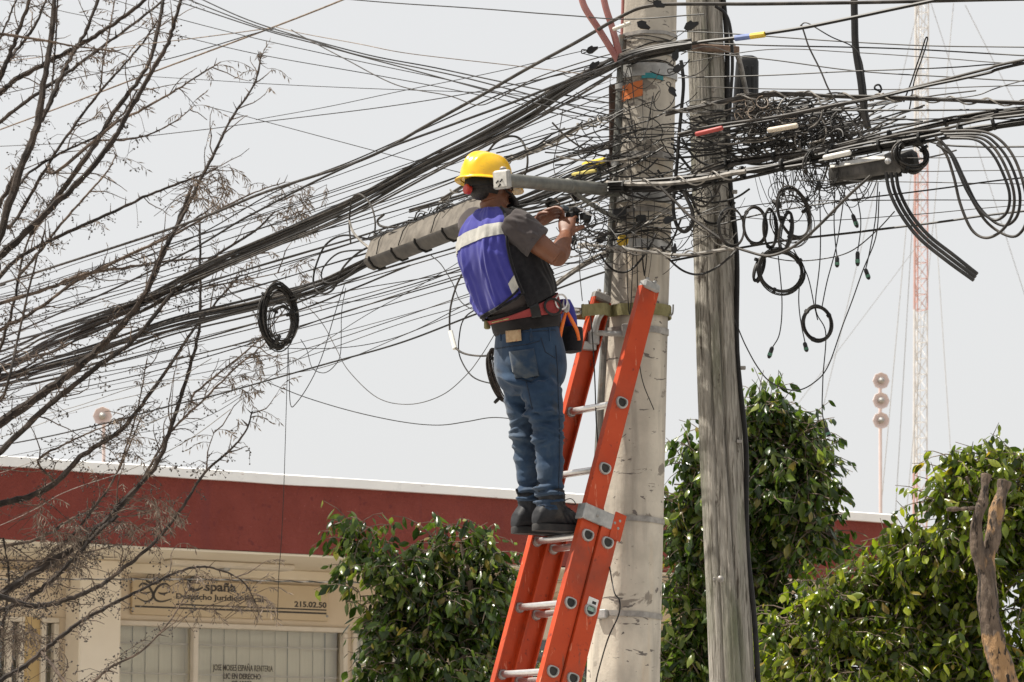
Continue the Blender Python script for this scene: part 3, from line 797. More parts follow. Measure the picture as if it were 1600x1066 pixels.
# ------------------------------------------------------------------ bare tree on the left
def bare_tree():
    rng = random.Random(21)
    YT = 19.2
    hub = P(-340, 1120, YT)
    t = thing('bare_tree', 'leafless spiny tree with dark berries filling the left side', 'tree', (hub.x, YT, GZ))
    MB().tube(spline([(hub.x - .1, YT, GZ - .05), (hub.x - .05, YT + .05, 0.9), tuple(hub), tuple(P(-330, 900, YT))], 6), [0.19, 0.16, 0.14, 0.12], 12).build('trunk', M['bark'], t)
    # traced limbs: (points in photograph pixels, start width px, end width px, depth offset, drift, root?)
    L = [
     ([(0, 146), (25, 124), (71, 99), (114, 76), (152, 54), (198, 23), (240, -12)], 10, 6, .5, -.3, 1),
     ([(-10, 400), (30, 270), (56, 203), (71, 114), (81, 51), (86, -15)], 15, 8, -.3, .2, 1),
     ([(40, 275), (58, 200), (76, 165), (96, 119), (111, 89), (132, 53), (158, -12)], 10, 6, -.1, .5, 0),
     ([(20, 300), (46, 270), (101, 236), (147, 215), (190, 180), (215, 140)], 5, 3, .2, .3, 0),
     ([(60, 370), (117, 270), (152, 220), (177, 177), (215, 127), (236, 89), (253, 13), (256, -15)], 10, 6, 0, .6, 0),
     ([(4, 398), (75, 330), (137, 270), (177, 218), (203, 172), (236, 114), (261, 71), (270, 43), (286, -12)], 12, 6, -.6, .3, 1),
     ([(20, 350), (68, 270), (101, 218), (152, 149), (187, 109), (220, 71), (246, 33)], 6, 3, .8, .2, 0),
     ([(-5, 194), (61, 144), (101, 117), (142, 86), (208, 38), (266, -8)], 7, 4, 1.0, .2, 1),
     ([(0, 122), (15, 86), (30, 46), (50, -10)], 9, 6, .3, 0, 1),
     ([(10, 100), (25, 79), (53, 43), (76, -10)], 7, 4, .6, .1, 0),
     ([(-4, 70), (13, 30), (30, -12)], 4, 3, .9, 0, 1),
     ([(0, 53), (66, 63), (114, 72), (182, 81), (205, 92)], 5, 1.5, -.5, .3, 1),
     ([(152, 142), (162, 94), (172, 41), (181, -10)], 3, 2, .5, .2, 0),
     ([(78, 150), (82, 127), (87, 63), (90, -10)], 4, 3, .3, .1, 0),
     ([(89, 268), (177, 195), (215, 175), (270, 144), (310, 118), (345, 97)], 6, 2, -.2, .5, 0),
     ([(154, 220), (218, 215), (270, 192), (303, 166)], 4, 1.5, .1, .5, 0),
     ([(0, 319), (25, 270), (45, 233), (60, 190)], 8, 6, .4, .1, 1),
     ([(-8, 440), (34, 400), (113, 360), (180, 330), (244, 300), (315, 274), (340, 262)], 8, 3, .2, .7, 1),
     ([(165, 540), (220, 470), (251, 400), (285, 338), (311, 285), (338, 233), (360, 188), (398, 130), (408, 85)], 9, 3, -.5, .8, 0),
     ([(120, 440), (203, 398), (270, 368), (338, 330), (400, 300), (445, 285)], 6, 2, -.3, .9, 0),
     ([(30, 430), (56, 400), (100, 345), (140, 300), (169, 266), (182, 240)], 6, 2, .5, .4, 0),
     ([(-10, 668), (75, 609), (124, 571), (180, 519), (225, 463), (255, 395), (274, 357), (300, 290)], 17, 6, -.2, .6, 1),
     ([(-6, 712), (75, 635), (150, 575), (210, 530), (263, 466), (300, 430), (338, 399), (398, 361), (430, 330)], 11, 3, -.7, .5, 1),
     ([(-5, 476), (75, 451), (131, 429), (206, 417), (263, 408), (345, 402), (420, 395)], 7, 2.5, .3, .6, 1),
     ([(-5, 518), (56, 485), (131, 432), (225, 388), (293, 350), (340, 318)], 7, 2.5, .7, .3, 1),
     ([(-5, 560), (20, 480), (36, 400), (62, 330)], 6, 3, 1.0, .2, 1),
     ([(5, 620), (30, 520), (48, 440), (70, 360)], 5, 3, -.9, .2, 0),
     ([(-5, 790), (75, 763), (131, 710), (188, 673), (225, 628), (263, 575), (300, 519), (340, 470), (375, 430)], 11, 3, .4, .5, 1),
     ([(-10, 940), (45, 900), (131, 845), (188, 789), (244, 725), (270, 658), (293, 586), (311, 515), (313, 440), (312, 350)], 13, 3.5, -.4, .6, 1),
     ([(75, 894), (150, 830), (210, 770), (263, 680), (319, 624), (368, 575), (400, 549), (430, 520)], 6, 2, .1, .5, 0),
     ([(-8, 928), (39, 945), (77, 945), (116, 933), (155, 916), (184, 895), (240, 849), (285, 793), (319, 740), (360, 703), (385, 672), (394, 643)], 10, 2.5, -.9, .4, 1),
     ([(-8, 958), (39, 937), (77, 910), (116, 872), (150, 835), (185, 805)], 9, 6, -.6, .2, 1),
     ([(-8, 1068), (39, 1040), (77, 1009), (126, 972), (174, 945), (220, 922), (280, 893), (320, 886), (360, 897), (385, 915), (400, 945)], 9, 1.5, -1.1, .3, 1),
     ([(120, 1085), (145, 1066), (174, 1042), (220, 1018), (262, 975), (290, 930), (310, 892)], 6, 1.2, -1.3, .2, 0),
     ([(-8, 932), (48, 893), (64, 879), (110, 840), (165, 770)], 8, 4, .5, .2, 1),
     ([(-6, 855), (60, 842), (110, 812), (150, 790), (185, 735), (205, 690), (225, 640)], 6, 2, .9, .2, 1),
     ([(-6, 875), (60, 876), (130, 864), (190, 850)], 4, 2, .2, .2, 1),
     ([(188, 740), (200, 690), (215, 640), (230, 560)], 3.5, 2, .7, .2, 0),
     ([(60, 720), (110, 690), (160, 668), (210, 650)], 4, 1.5, .2, .2, 0),
     ([(318, 735), (325, 705), (336, 672)], 3, 1.2, -.6, 0, 0),
     ([(30, 560), (95, 545), (160, 500), (215, 470), (250, 450)], 4, 2, 1.1, .2, 0),
     ([(263, 470), (300, 452), (370, 440), (440, 425), (490, 405)], 3.5, 1.2, -.3, .4, 0),
     ([(300, 620), (340, 585), (395, 540), (440, 490), (480, 430)], 4, 1.4, .5, .4, 0),
     ([(-6, 1010), (8, 960), (14, 900), (5, 840)], 5, 3, .4, .1, 1),
    ]
    twigs = MB(); berries = MB(); dry = MB()
    def berry(p, r):
        b = len(berries.v)
        for d in ((1, 0, 0), (-1, 0, 0), (0, 1, 0), (0, -1, 0), (0, 0, 1), (0, 0, -1)):
            berries.v.append(tuple(p + V(d) * r * rng.uniform(.8, 1.2)))
        for f in ((0, 2, 4), (2, 1, 4), (1, 3, 4), (3, 0, 4), (2, 0, 5), (1, 2, 5), (3, 1, 5), (0, 3, 5)):
            berries.f.append(tuple(b + i for i in f))
    def dryleaf(p, g, L_, w):
        s_ = g.cross(V((rng.uniform(-1, 1), rng.uniform(-1, 1), 0.3))).normalized() * w
        b = len(dry.v); up = s_.cross(g).normalized() * w * 0.6
        for q in (p, p + g * L_ * .5 + s_ + up, p + g * L_ + up * 0.5, p + g * L_ * .5 - s_ + up, p + g * L_ * .5 - up * .2):
            dry.v.append(tuple(q))
        dry.f += [(b, b + 1, b + 4), (b + 1, b + 2, b + 4), (b + 2, b + 3, b + 4), (b + 3, b, b + 4)]
    def frond(p, g, ln):
        """dry feathered leaf: a bending stalk with narrow leaflets"""
        pts = [p]; d = g.normalized()
        for k in range(6):
            pts.append(pts[-1] + d * ln / 6); d = (d + V((0, 0, -0.18))).normalized()
        twigs.tube(pts, 0.0018, 3, cap=False)
        for k in range(1, 7):
            for sgn_ in (-1, 1):
                if rng.random() < 0.85:
                    side = d.cross(V((0.2, -1, 0.1))).normalized() * sgn_
                    dryleaf(pts[k], (d * 0.9 + side * 0.55 + V((0, 0, -0.25)) + V((rng.gauss(0, .2), rng.gauss(0, .2), rng.gauss(0, .2)))).normalized(), rng.uniform(.03, .06), 0.0042)
    SAM = []
    def pxy(p):
        q = p - CAM
        return 800 + FPX * q.x / q.dot(FWD), 533 - FPX * q.dot(UPV) / q.dot(FWD)
    for li, (pp, w0, w1, dy, dr, root) in sorted(enumerate(L), key=lambda e: -e[1][5]):
        Yb = YT + dy
        pts3 = [P(x, y, Yb + dr * i / (len(pp) - 1)) for i, (x, y) in enumerate(pp)]
        rad = [.92 * (w0 + (w1 - w0) * i / (len(pp) - 1)) / 2 * mpp(Yb) for i in range(len(pp))]
        if root:
            y0 = pp[0][1]
            q = [None, pts3[0] - (pts3[1] - pts3[0]).normalized() * .35]
            pts3 = [V((hub.x, hub.y, max(0.5, min(hub.z + 0.25, pts3[0].z - 0.2))))] + [q[1]] + pts3
            rad = [max(rad[0] * 1.5, 0.03), rad[0] * 1.25] + rad
        elif SAM:
            x0, y0 = pp[0]
            near = min(SAM, key=lambda s_: (s_[0] - x0) ** 2 + (s_[1] - y0) ** 2)
            d2 = math.hypot(near[0] - x0, near[1] - y0)
            if d2 < 90:
                pts3 = ([near[2]] + pts3) if d2 > 14 else ([near[2]] + pts3[1:])
                rad = ([rad[0]] + rad) if d2 > 14 else rad
        a4 = [tuple(p) + (r,) for p, r in zip(pts3, rad)]
        arr = catm4(a4, 10)
        pts = [V(a[:3]) for a in arr]; rr = [max(0.0015, a[3]) for a in arr]
        SAM += [(*pxy(p), p) for p in pts[3:-2]]
        for i in range(len(pts)):                     # knobbly bark
            rr[i] *= 1 + 0.26 * noise.noise(V((i * 1.9, li * 3.3, 0)))
            pts[i] = pts[i] + V((noise.noise(V((i * .45, li, 1))), noise.noise(V((i * .45, li, 5))), noise.noise(V((i * .45, li, 9))))) * min(.012, rr[i] * 0.9)
        MB().tube(pts, rr, 7).build('branch', M['bark_tan'] if rad[-1] * 2 / mpp(Yb) <= 2.6 and w0 < 8 else M['bark'], t)
        # spurs, side twigs, berries, dry fronds along the limb
        for i in range(2, len(pts) - 1):
            p = pts[i]
            q = p - CAM; px = 800 + FPX * q.x / q.dot(FWD); py = 533 - FPX * q.dot(UPV) / q.dot(FWD)
            if px < -25 or py > 1090 or py < -25: continue
            d = (pts[i + 1] - pts[i]); seg = d.length; d.normalize()
            low = max(0.0, min(1, (py - 300) / 450)); right = max(0.0, min(1, (px - 150) / 250))
            for k in range(int(seg / 0.040 + rng.random())):
                pk = p + d * seg * rng.random()
                side = d.cross(V((rng.uniform(-1, 1), rng.uniform(-1, 1), rng.uniform(-1, 1)))).normalized()
                l_ = rng.uniform(.015, .055)
                twigs.tube([pk, pk + (side + d * 0.6) * l_ + side * rr[i]], [0.0045, 0.0012], 3, cap=False)
            if rng.random() < 0.42 * min(1, seg / 0.13):
                side = d.cross(V((rng.uniform(-1, 1), rng.uniform(-1, 1), rng.uniform(-1, 1)))).normalized()
                g = (side + d * 0.9 + V((0, 0, rng.uniform(-.3, .5)))).normalized()
                ln = rng.uniform(.10, .38); tw = [p]
                for k in range(5):
                    tw.append(tw[-1] + g * ln / 5); g = (g + V((rng.gauss(0, .2), rng.gauss(0, .2), rng.gauss(0.0, .2)))).normalized()
                twigs.tube(tw, [0.0045, 0.0018], 4, cap=False)
                for k in range(1, 5):
                    if rng.random() < .7:
                        s2 = V((rng.gauss(0, 1), rng.gauss(0, 1), rng.gauss(0, 1))).normalized()
                        twigs.tube([tw[k], tw[k] + (s2 + g) * rng.uniform(.01, .035)], [0.002, 0.0008], 3, cap=False)
                if rng.random() < (0.12 + 0.5 * right):
                    frond(tw[-1], g, rng.uniform(.10, .2))
            if rng.random() < (0.12 + 0.75 * low) * (1 - 0.85 * right):
                # stalk with a cluster of small dark fruits
                side = V((rng.gauss(0, 1), rng.gauss(0, 1), rng.uniform(-.4, .2))).normalized()
                ln = rng.uniform(.05, .16)
                e = p + side * ln + V((0, 0, -.02))
                twigs.tube([p, p + side * ln * .5 + V((0, 0, .012)), e], 0.0016, 3, cap=False)
                for k in range(rng.randint(3, 9)):
                    c = e + V((rng.gauss(0, .025), rng.gauss(0, .025), rng.gauss(-.01, .022)))
                    twigs.tube([e, c], 0.001, 3, cap=False)
                    berry(c, rng.uniform(.004, .0075))
        if w1 <= 3:
            for k in range(3): frond(pts[-1 - k * 3], (pts[-1] - pts[-3]) + V((rng.gauss(0, .1), rng.gauss(0, .1), 0)), rng.uniform(.12, .24))
        # hanging dry tufts low on the tree
    for (cx, cy, n) in ((240, 775, 12), (210, 815, 12), (250, 800, 9), (120, 830, 14), (100, 870, 14), (90, 845, 10), (20, 985, 12), (5, 1000, 10), (45, 985, 8), (395, 930, 9), (330, 940, 5), (120, 92, 4), (165, 190, 3), (310, 290, 12), (335, 275, 10), (390, 555, 9), (375, 600, 8), (300, 300, 6), (450, 310, 8), (470, 330, 7), (480, 300, 6), (60, 800, 8), (190, 690, 5)):
        for k in range(n):
            p = P(cx + rng.gauss(0, 14), cy + rng.gauss(0, 10), YT + rng.uniform(-1, .8))
            frond(p, V((rng.uniform(-.2, 1), rng.uniform(-.4, .4), rng.uniform(-.9, .3))), rng.uniform(.08, .17))
            twigs.tube([p, p + V((-.06, 0, -.03)), p + V((-.16, rng.uniform(-.1, .1), rng.uniform(-.14, .02)))], 0.002, 3, cap=False)
    tag(twigs.build('twigs', M['bark_tan'], t, None), kind='stuff')
    tag(berries.build('berries', M['berry'], t), kind='stuff')
    tag(dry.build('dry_leaves', M['dry_leaf'], t, None), kind='stuff')

def catm4(pts, n):
    a = [np.array(p, dtype=float) for p in pts]
    a = [2 * a[0] - a[1]] + a + [2 * a[-1] - a[-2]]
    out = []
    for i in range(1, len(a) - 2):
        p0, p1, p2, p3 = a[i - 1:i + 3]
        for k in range(n):
            t = k / n
            out.append(0.5 * ((2 * p1) + (-p0 + p2) * t + (2 * p0 - 5 * p1 + 4 * p2 - p3) * t * t + (-p0 + 3 * p1 - 3 * p2 + p3) * t ** 3))
    out.append(a[-2])
    return out
bare_tree()

# ------------------------------------------------------------------ concrete pole
def CP_edges(py):                   # left and right edge of the concrete pole in photograph pixels
    return np.interp(py, [0, 200, 500, 780, 1066], [975, 966, 947, 932, 920]), np.interp(py, [0, 200, 500, 780, 1066], [1056, 1052, 1041, 1034, 1027])
YP = 14.0
def pole_center(z):
    # invert: find py for height z
    py = 533 - FPX * math.tan(math.atan2(z - CAMZ, YP) - PITCH)
    l, r = CP_edges(max(-40, min(1066, py))) if py <= 1066 else CP_edges(1066)
    if py > 1066:
        k = (py - 1066) / 286; l = 920 - 12 * k; r = 1027 - 7 * k
    c = P((l + r) / 2, py, YP)
    return V((c.x, YP, z)), (r - l) / 2 * mpp(YP)
PZ1 = P(1015, -260, YP).z
cpole = thing('concrete_pole', 'octagonal weathered concrete utility pole wrapped in cables beside orange ladder', 'utility pole', (pole_center(GZ)[0].x, YP, GZ))
def oct_ring(c, r, n=8, ch=0.12, rot=math.radians(8)):
    out = []
    R = r / math.cos(math.pi / 8) * 0.985
    for k in range(8):
        a = rot + 2 * math.pi * (k + 0.5) / 8
        p = V((math.cos(a), math.sin(a), 0)) * R
        t = V((-math.sin(a), math.cos(a), 0)) * R * 0.09
        out += [c + p * 0.995 - t, c + p * 0.995 + t]
    return out
rings = []
zz = GZ - 0.1
while zz < PZ1:
    c, r = pole_center(zz); rings.append(oct_ring(c, r)); zz += 0.06
mb = MB(); mb.loft(rings); mb.build('shaft', M['concrete'], cpole, 25)
def pole_band(py, h, name='steel_band', m='band', extra=0.005, tilt=0.0):
    z = P(980, py, YP).z
    rs = []
    for dz, e in ((-h, 0.002), (-h, extra), (h, extra), (h, 0.002)):
        c, r = pole_center(z + dz); ring = oct_ring(c, r + e)
        rs.append([p + V((0, 0, tilt * (p.x - c.x))) for p in ring])
    return MB().loft(rs, cap=False).build(name, M[m], cpole, 25)
pole_band(814, 0.012, tilt=-.05); pole_band(962, 0.012, tilt=-.05); pole_band(521, 0.014); pole_band(90, 0.012); pole_band(60, 0.008); pole_band(118, 0.03, m='galv', extra=0.008); pole_band(388, 0.02, m='galv'); pole_band(250, 0.015); pole_band(335, 0.012)
c, r = pole_center(P(930, 962, YP).z)
MB().box(c + V((-r * 0.72, -r * 0.85, 0.0)), 0.03, 0.012, 0.02, V((.78, -.62, 0)), V((.62, .78, 0)), bev=0.004).build('band_buckle', M['galv'], cpole)
# conduit strapped to the left face
cpts = []
for py in (60, 150, 250, 350, 450, 550, 650, 720, 790):
    z = P(950, py, YP).z; c, r = pole_center(z)
    cpts.append(tuple(c + V((-r - 0.002, -0.055, 0))))
cpts.append(tuple(V(cpts[-1]) + V((0.05, 0.1, -0.08))))
MB().tube(spline(cpts, 3), 0.02, 10).build('conduit', M['pipe'], cpole)
for py in (140, 260, 420, 500):
    z = P(950, py, YP).z; c, r = pole_center(z)
    MB().lathe(c + V((-r - 0.002, -0.055, 0)), V((0, 0, 1)), [(0.0215, -.014), (0.0245, -.013), (0.0245, .013), (0.0215, .014)], 12).build('conduit_clip', M['galv'], cpole)
# rusty lashed junk on the left flank of the pole (old mounting channel)
z0 = P(960, 135, YP).z; z1 = P(960, 300, YP).z
c, r = pole_center((z0 + z1) / 2)
mb = MB(); mb.box(c + V((-r - 0.018, -0.02, 0)), 0.022, 0.03, (z0 - z1) / 2, bev=0.005); mb.build('mounting_channel', mat('rusty_dark_steel', (0.03, 0.02, 0.016), (0.10, 0.055, 0.035), 25, 0.8, bstr=0.4), cpole)
# electrical meter-like small boxes clamped on the pole front
for (px, py, w, h) in ((968, 345, 11, 9), (1002, 352, 8, 6)):
    z = P(px, py, YP).z; c, r = pole_center(z)
    MB().box(V((P(px, py, YP - .16).x, YP - r - 0.02, z)), w * mpp(YP), 0.02, h * mpp(YP), bev=0.005).build('clamp_box', M['plastic_black'], cpole)

# red tubes rising from the top of the pole's bundle
for pts, lab in (([(905, -30), (912, 8), (935, 45), (958, 82), (966, 96)], 'faded red plastic tube curving from the sky, the left one of two'), ([(938, -30), (946, 10), (957, 45), (966, 80), (969, 97)], 'faded red plastic tube curving from the sky, the right one beside the concrete pole')):
    o = MB().tube(spline([P(x, y, YP - 0.12)[:] for x, y in pts], 8), 5.4 * mpp(YP), 10).build('plastic_tube', M['red_tube'])
    tag(o, lab, 'tube', 'red tubes above the pole')
o = MB().tube(spline([P(x, y, YP - .02)[:] for x, y in ((974, -40), (973, 20), (971, 70), (969, 100))], 6), 2.6 * mpp(YP), 8).build('plastic_tube', M['red_tube'])
tag(o, 'thin faded red tube tight against the left edge of the concrete pole top', 'tube')

# ------------------------------------------------------------------ wooden pole
YW = 14.35
wpole = None
def WP_edges(py):
    return np.interp(py, [0, 400, 700, 1066], [1071, 1084, 1094, 1110]), np.interp(py, [0, 400, 700, 1066], [1128, 1146, 1160, 1180])
def wood_center(z):
    py = 533 - FPX * math.tan(math.atan2(z - CAMZ, YW) - PITCH)
    if py <= 1066: l, r = WP_edges(max(-300, py))
    else:
        k = (py - 1066) / 366; l = 1110 + 16 * k; r = 1180 + 20 * k
    if py < 0: l, r = 1071 + py * 0.032, 1128 + py * 0.045
    c = P((l + r) / 2, py, YW)
    return V((c.x, YW, z)), (r - l) / 2 * mpp(YW)
wpole = thing('wooden_pole', 'round weathered grey wooden utility pole with long crack, leaning left', 'utility pole', (wood_center(GZ)[0].x, YW, GZ))
WZ1 = P(1100, -220, YW).z
rows = []; NA = 96; z = GZ - 0.1
while z < WZ1:
    c, r = wood_center(z); row = []
    for k in range(NA):
        a = 2 * math.pi * k / NA
        d = 0.006 * noise.noise(V((math.cos(a) * 2.2, math.sin(a) * 2.2, z * 0.7))) + 0.0045 * noise.noise(V((math.cos(a) * 9, math.sin(a) * 9, z * 0.9))) + 0.003 * noise.noise(V((math.cos(a) * 22, math.sin(a) * 22, z * 1.6)))
        for (ca, w, dep, zA, zB) in ((-1.32 + 0.10 * math.sin(z * 1.3) + 0.10 * (3.4 - z), 0.055, 0.022, 1.9, 6), (-2.0 + 0.05 * math.sin(z * 2.1), 0.03, 0.010, 0, 4.2), (-0.65 + 0.06 * math.sin(z * 1.7), 0.03, 0.010, 0, 3.1), (-2.45 + 0.05 * math.sin(z), 0.035, 0.012, 2, 6)):
            if zA < z < zB:
                da = (a - ca + math.pi) % (2 * math.pi) - math.pi
                d -= dep * math.exp(-(da / w) ** 2) * min(1, (z - zA) * 2, (zB - z) * 2)
        row.append(c + V((math.cos(a), math.sin(a), 0)) * (r + d))
    rows.append(row); z += 0.035
MB().loft(rows).build('shaft', M['wood_pole'], wpole, 180)
rp = []
for py in (-60, 60, 160, 280, 400, 550, 700, 850, 1066):
    z = P(1140, py, YW).z; c, r = wood_center(z); rp.append(tuple(c + V((r + 0.003 + 0.01 * math.sin(py * 0.02), -0.04, 0))))
rp.append((rp[-1][0] + 0.05, rp[-1][1], GZ))
MB().tube(spline(rp, 6), 0.012, 8).build('riser_cable', M['rubber'], wpole)
for (px, py) in ((1161, 575), (1148, 300), (1155, 690), (1118, 905)):
    z = P(px, py, YW).z
    MB().box(P(px, py, YW - 0.07), 0.012, 0.012, 0.008, bev=0.002).build('cable_staple', M['band'], wpole)
MB().lathe(P(1126, 905, YW - .105), V((0, -1, 0)), [(0.014, -0.01), (0.016, 0.004), (0.010, 0.010), (0.003, 0.013)], 10).build('bolt', M['band'], wpole)
mb = MB(); c, r = wood_center(P(1095, 83, YW).z)
mb.box(c + V((0.0, -r - 0.012, 0)), 0.15, 0.018, 0.014, V((1, 0, -0.06)), bev=0.003); mb.build('cross_bar', mat('rusty_bar', (0.10, 0.06, 0.045), (0.25, 0.17, 0.12), 20, 0.8), wpole)

# black splice canister behind the wooden pole
cn = P(1164, 185, 14.5); ctp = P(1168, 88, 14.5)
o = thing('splice_canister', 'black ribbed plastic splice canister standing up beside the wooden pole', 'canister', cn)
rings = []
for i, (t_, w, d) in enumerate(((0, 21, 15), (.05, 22, 16), (.1, 20.5, 15), (.5, 19.5, 14), (.9, 18, 13), (.97, 15, 11), (1.0, 9, 7))):
    cc = cn.lerp(ctp, t_); rings.append([cc + V((math.copysign(abs(math.cos(a)) ** .55, math.cos(a)) * w, math.copysign(abs(math.sin(a)) ** .6, math.sin(a)) * d, 0)) * mpp(14.5) for a in [2 * math.pi * k / 24 for k in range(24)]])
MB().loft(rings).build('body', M['plastic_black'], o, 40)
for dx in (-10, 0, 10):
    MB().box(cn.lerp(ctp, .48) + V((dx * mpp(14.5), -14.0 * mpp(14.5), 0)), 0.006, 0.004, 0.10, bev=0.002).build('rib', M['plastic_black'], o)
MB().lathe(cn - V((0, 0, .03)), V((0, 0, 1)), [(0.05, 0), (0.066, .004), (0.066, .03), (0.05, .034)], 18).build('base_cap', M['plastic_black'], o)
MB().tube(spline([P(x, y, 14.3)[:] for x, y in ((1178, 190), (1165, 140), (1155, 95), (1140, 60))], 6), 4 * mpp(14.3), 8).build('hanger_strap', M['cable_grey'], o)

# ------------------------------------------------------------------ ladder
LC = V((0.84, 0.5426, 0)).normalized()        # climbing direction (into the pole)
LR = V((LC.y, -LC.x, 0))                      # along the rungs, towards the camera
TOPL = P(936, 470, 13.89); TOPR = P(1014, 458, 13.89 - 0.336)
PHI = math.radians(17.2)
LU = (LC * math.sin(PHI) + V((0, 0, 1)) * math.cos(PHI)).normalized()    # up along the rails
LF = LR.cross(LU) * -1                         # square to rails and rungs, away from the climber
if LF.dot(LC) < 0: LF = -LF
WID = 0.40
LT = TOPL + LR * (WID / 2)                     # top centre (on the left rail's line)
def LP(a, lat, fo=0.0):
    """a metres down from the top, lat metres along the rung, fo metres off the ladder plane"""
    return LT - LU * a + LR * lat + LF * fo
lad = thing('extension_ladder', 'orange fibreglass extension ladder with aluminium rungs leaning on the concrete pole', 'ladder', LP((LT.z - GZ) / math.cos(PHI), 0))
LEN = (LT.z - GZ) / LU.z - 0.06
def rail(mb, a0, a1, lat, fo, side, W_=0.092, fl=0.034, th=0.007):
    """C-shaped rail: web across the depth, flanges pointing outwards from the rungs"""
    s = side
    prof = [(-W_ / 2, -fl), (-W_ / 2, 0), (W_ / 2, 0), (W_ / 2, -fl), (W_ / 2 - th, -fl), (W_ / 2 - th, -th), (-W_ / 2 + th, -th), (-W_ / 2 + th, -fl)]
    rings = []
    for a in (a0, a1):
        rings.append([LP(a, lat + s * q, fo + p) for p, q in prof])
    mb.loft(rings)
FO1, FO2 = 0.0, 0.098
A_B = 1.035                                    # the base section starts here
rung_a = [0.535 + 0.305 * k for k in range(16)]
rR, rL = WID / 2, -WID / 2
for side, lat in ((1, rR), (-1, rL)):
    mb = MB(); rail(mb, 0, LEN - 0.35, lat, FO1, side); mb.build('fly_rail', M['orange'], lad, 30)
    mb = MB(); rail(mb, A_B, LEN, lat + side * 0.012, FO2, side); mb.build('base_rail', M['orange'], lad, 30)
def dshape(c, r, axis_x, axis_y, n=18):
    pts = []
    for k in range(n):
        a = 2 * math.pi * k / n
        x, y = math.cos(a), math.sin(a)
        if y > 0.55: y = 0.55 + (y - 0.55) * 0.35
        pts.append(c + axis_x * x * r + axis_y * y * r)
    return pts
for sec, fo, l0 in (('fly', FO1, 0.0), ('base', FO2, 0.012)):
    for a in rung_a:
        if sec == 'base' and a < A_B + 0.05: continue
        if a > LEN - (0.5 if sec == 'fly' else 0.12): continue
        cA = LP(a, rL - l0 + 0.004, fo); cB = LP(a, rR + l0 - 0.004, fo)
        up = V((0, 0, 1)); lx = LC
        rg = MB().loft([dshape(cA, 0.0175, lx, up), dshape(cB, 0.0175, lx, up)]).build('rung', M['alu'], lad, 40)
        for e, sg_ in ((cB, 1), (cA, -1)):
            w = MB()
            q0, q1 = e + LR * sg_ * 0.0032, e + LR * sg_ * 0.012
            w.loft([dshape(q0, 0.031, LF, LU), dshape(q1, 0.029, LF, LU), dshape(q1 + LR * sg_ * .002, 0.0225, LF, LU), dshape(q0 + LR * sg_ * 0.0042, 0.0205, LF, LU)], cap=False)
            w.build('rung_collar', M['galv'], rg, 40)
            MB().loft([dshape(q0 + LR * sg_ * 0.0015, 0.021, LF, LU), dshape(q0 + LR * sg_ * 0.003, 0.021, LF, LU)]).build('bore_shade_disc', M['dark_in'], rg)  # solid dark disc painted as the shaded hollow of the rung
            w2 = MB().loft([dshape(e - LR * sg_ * 0.004, 0.0275, lx, up), dshape(e - LR * sg_ * 0.013, 0.023, lx, up)]); w2.build('rung_collar', M['galv'], rg, 40)
for side, lat in ((1, rR), (-1, rL)):          # end caps of the fly rails
    c = LP(-0.012, lat + side * -0.012, 0)
    ec = MB().box(c, 0.044, 0.024, 0.020, LF, LR, LU, bev=0.008).build('rail_cap', M['galv'] if side > 0 else M['band'], lad)
    for k in (-1, 1):
        MB().lathe(c + LU * 0.024 + LF * 0.02 * k, LU, [(0.009, 0), (0.009, .008), (0.004, .011)], 10).build('cap_bolt', M['galv'], ec)
# slide guides where the sections overlap
for side, lat in ((1, rR), (-1, rL)):
    c = LP(A_B + 0.02, lat + side * 0.010, 0.045)
    g = MB().box(c, 0.100, 0.006, 0.034, LF, LR, LU, bev=0.003).build('slide_guide', M['galv'], lad)
    MB().box(LP(A_B + 0.02, lat - side * 0.012, -0.052), 0.006, 0.03, 0.034, LF, LR, LU, bev=0.002).build('guide_lip', M['galv'], g)
    for dx, dz in ((0.085, 0.017), (0.085, -0.017), (0.062, 0.0), (-0.03, 0.0)):
        MB().lathe(c + LF * dx + LU * dz + LR * side * 0.006, LR * side, [(0.0065, 0), (0.0065, .003), (0.003, .005)], 8).build('rivet', M['band'], g)
    MB().box(LP(A_B + 0.03, lat + side * 0.016, FO2 + 0.03), 0.03, 0.003, 0.06, LF, LR, LU, bev=0.002).build('rivet_plate', M['orange'], g)
# rating sticker on the near base rail
stc = LP(1.43, rR + 0.012 + 0.0012, FO2 + 0.004)
sk = MB().box(stc, 0.026, 0.0008, 0.032, LF, LR, LU).build('sticker', mat('white_sticker', (0.66, 0.65, 0.62), (0.76, 0.75, 0.72), 30, 0.5), lad)
MB().box(stc + LU * -0.017 + LR * 0.0012, 0.019, 0.0006, 0.009, LF, LR, LU).build('sticker_print', mat('sticker_green', (0.16, 0.30, 0.24), (0.35, 0.46, 0.40), 90, 0.5), sk)
MB().box(stc + LU * 0.013 + LF * 0.006 + LR * 0.0012, 0.010, 0.0006, 0.006, LF, LR, LU).build('sticker_print', M['plastic_black'], sk)
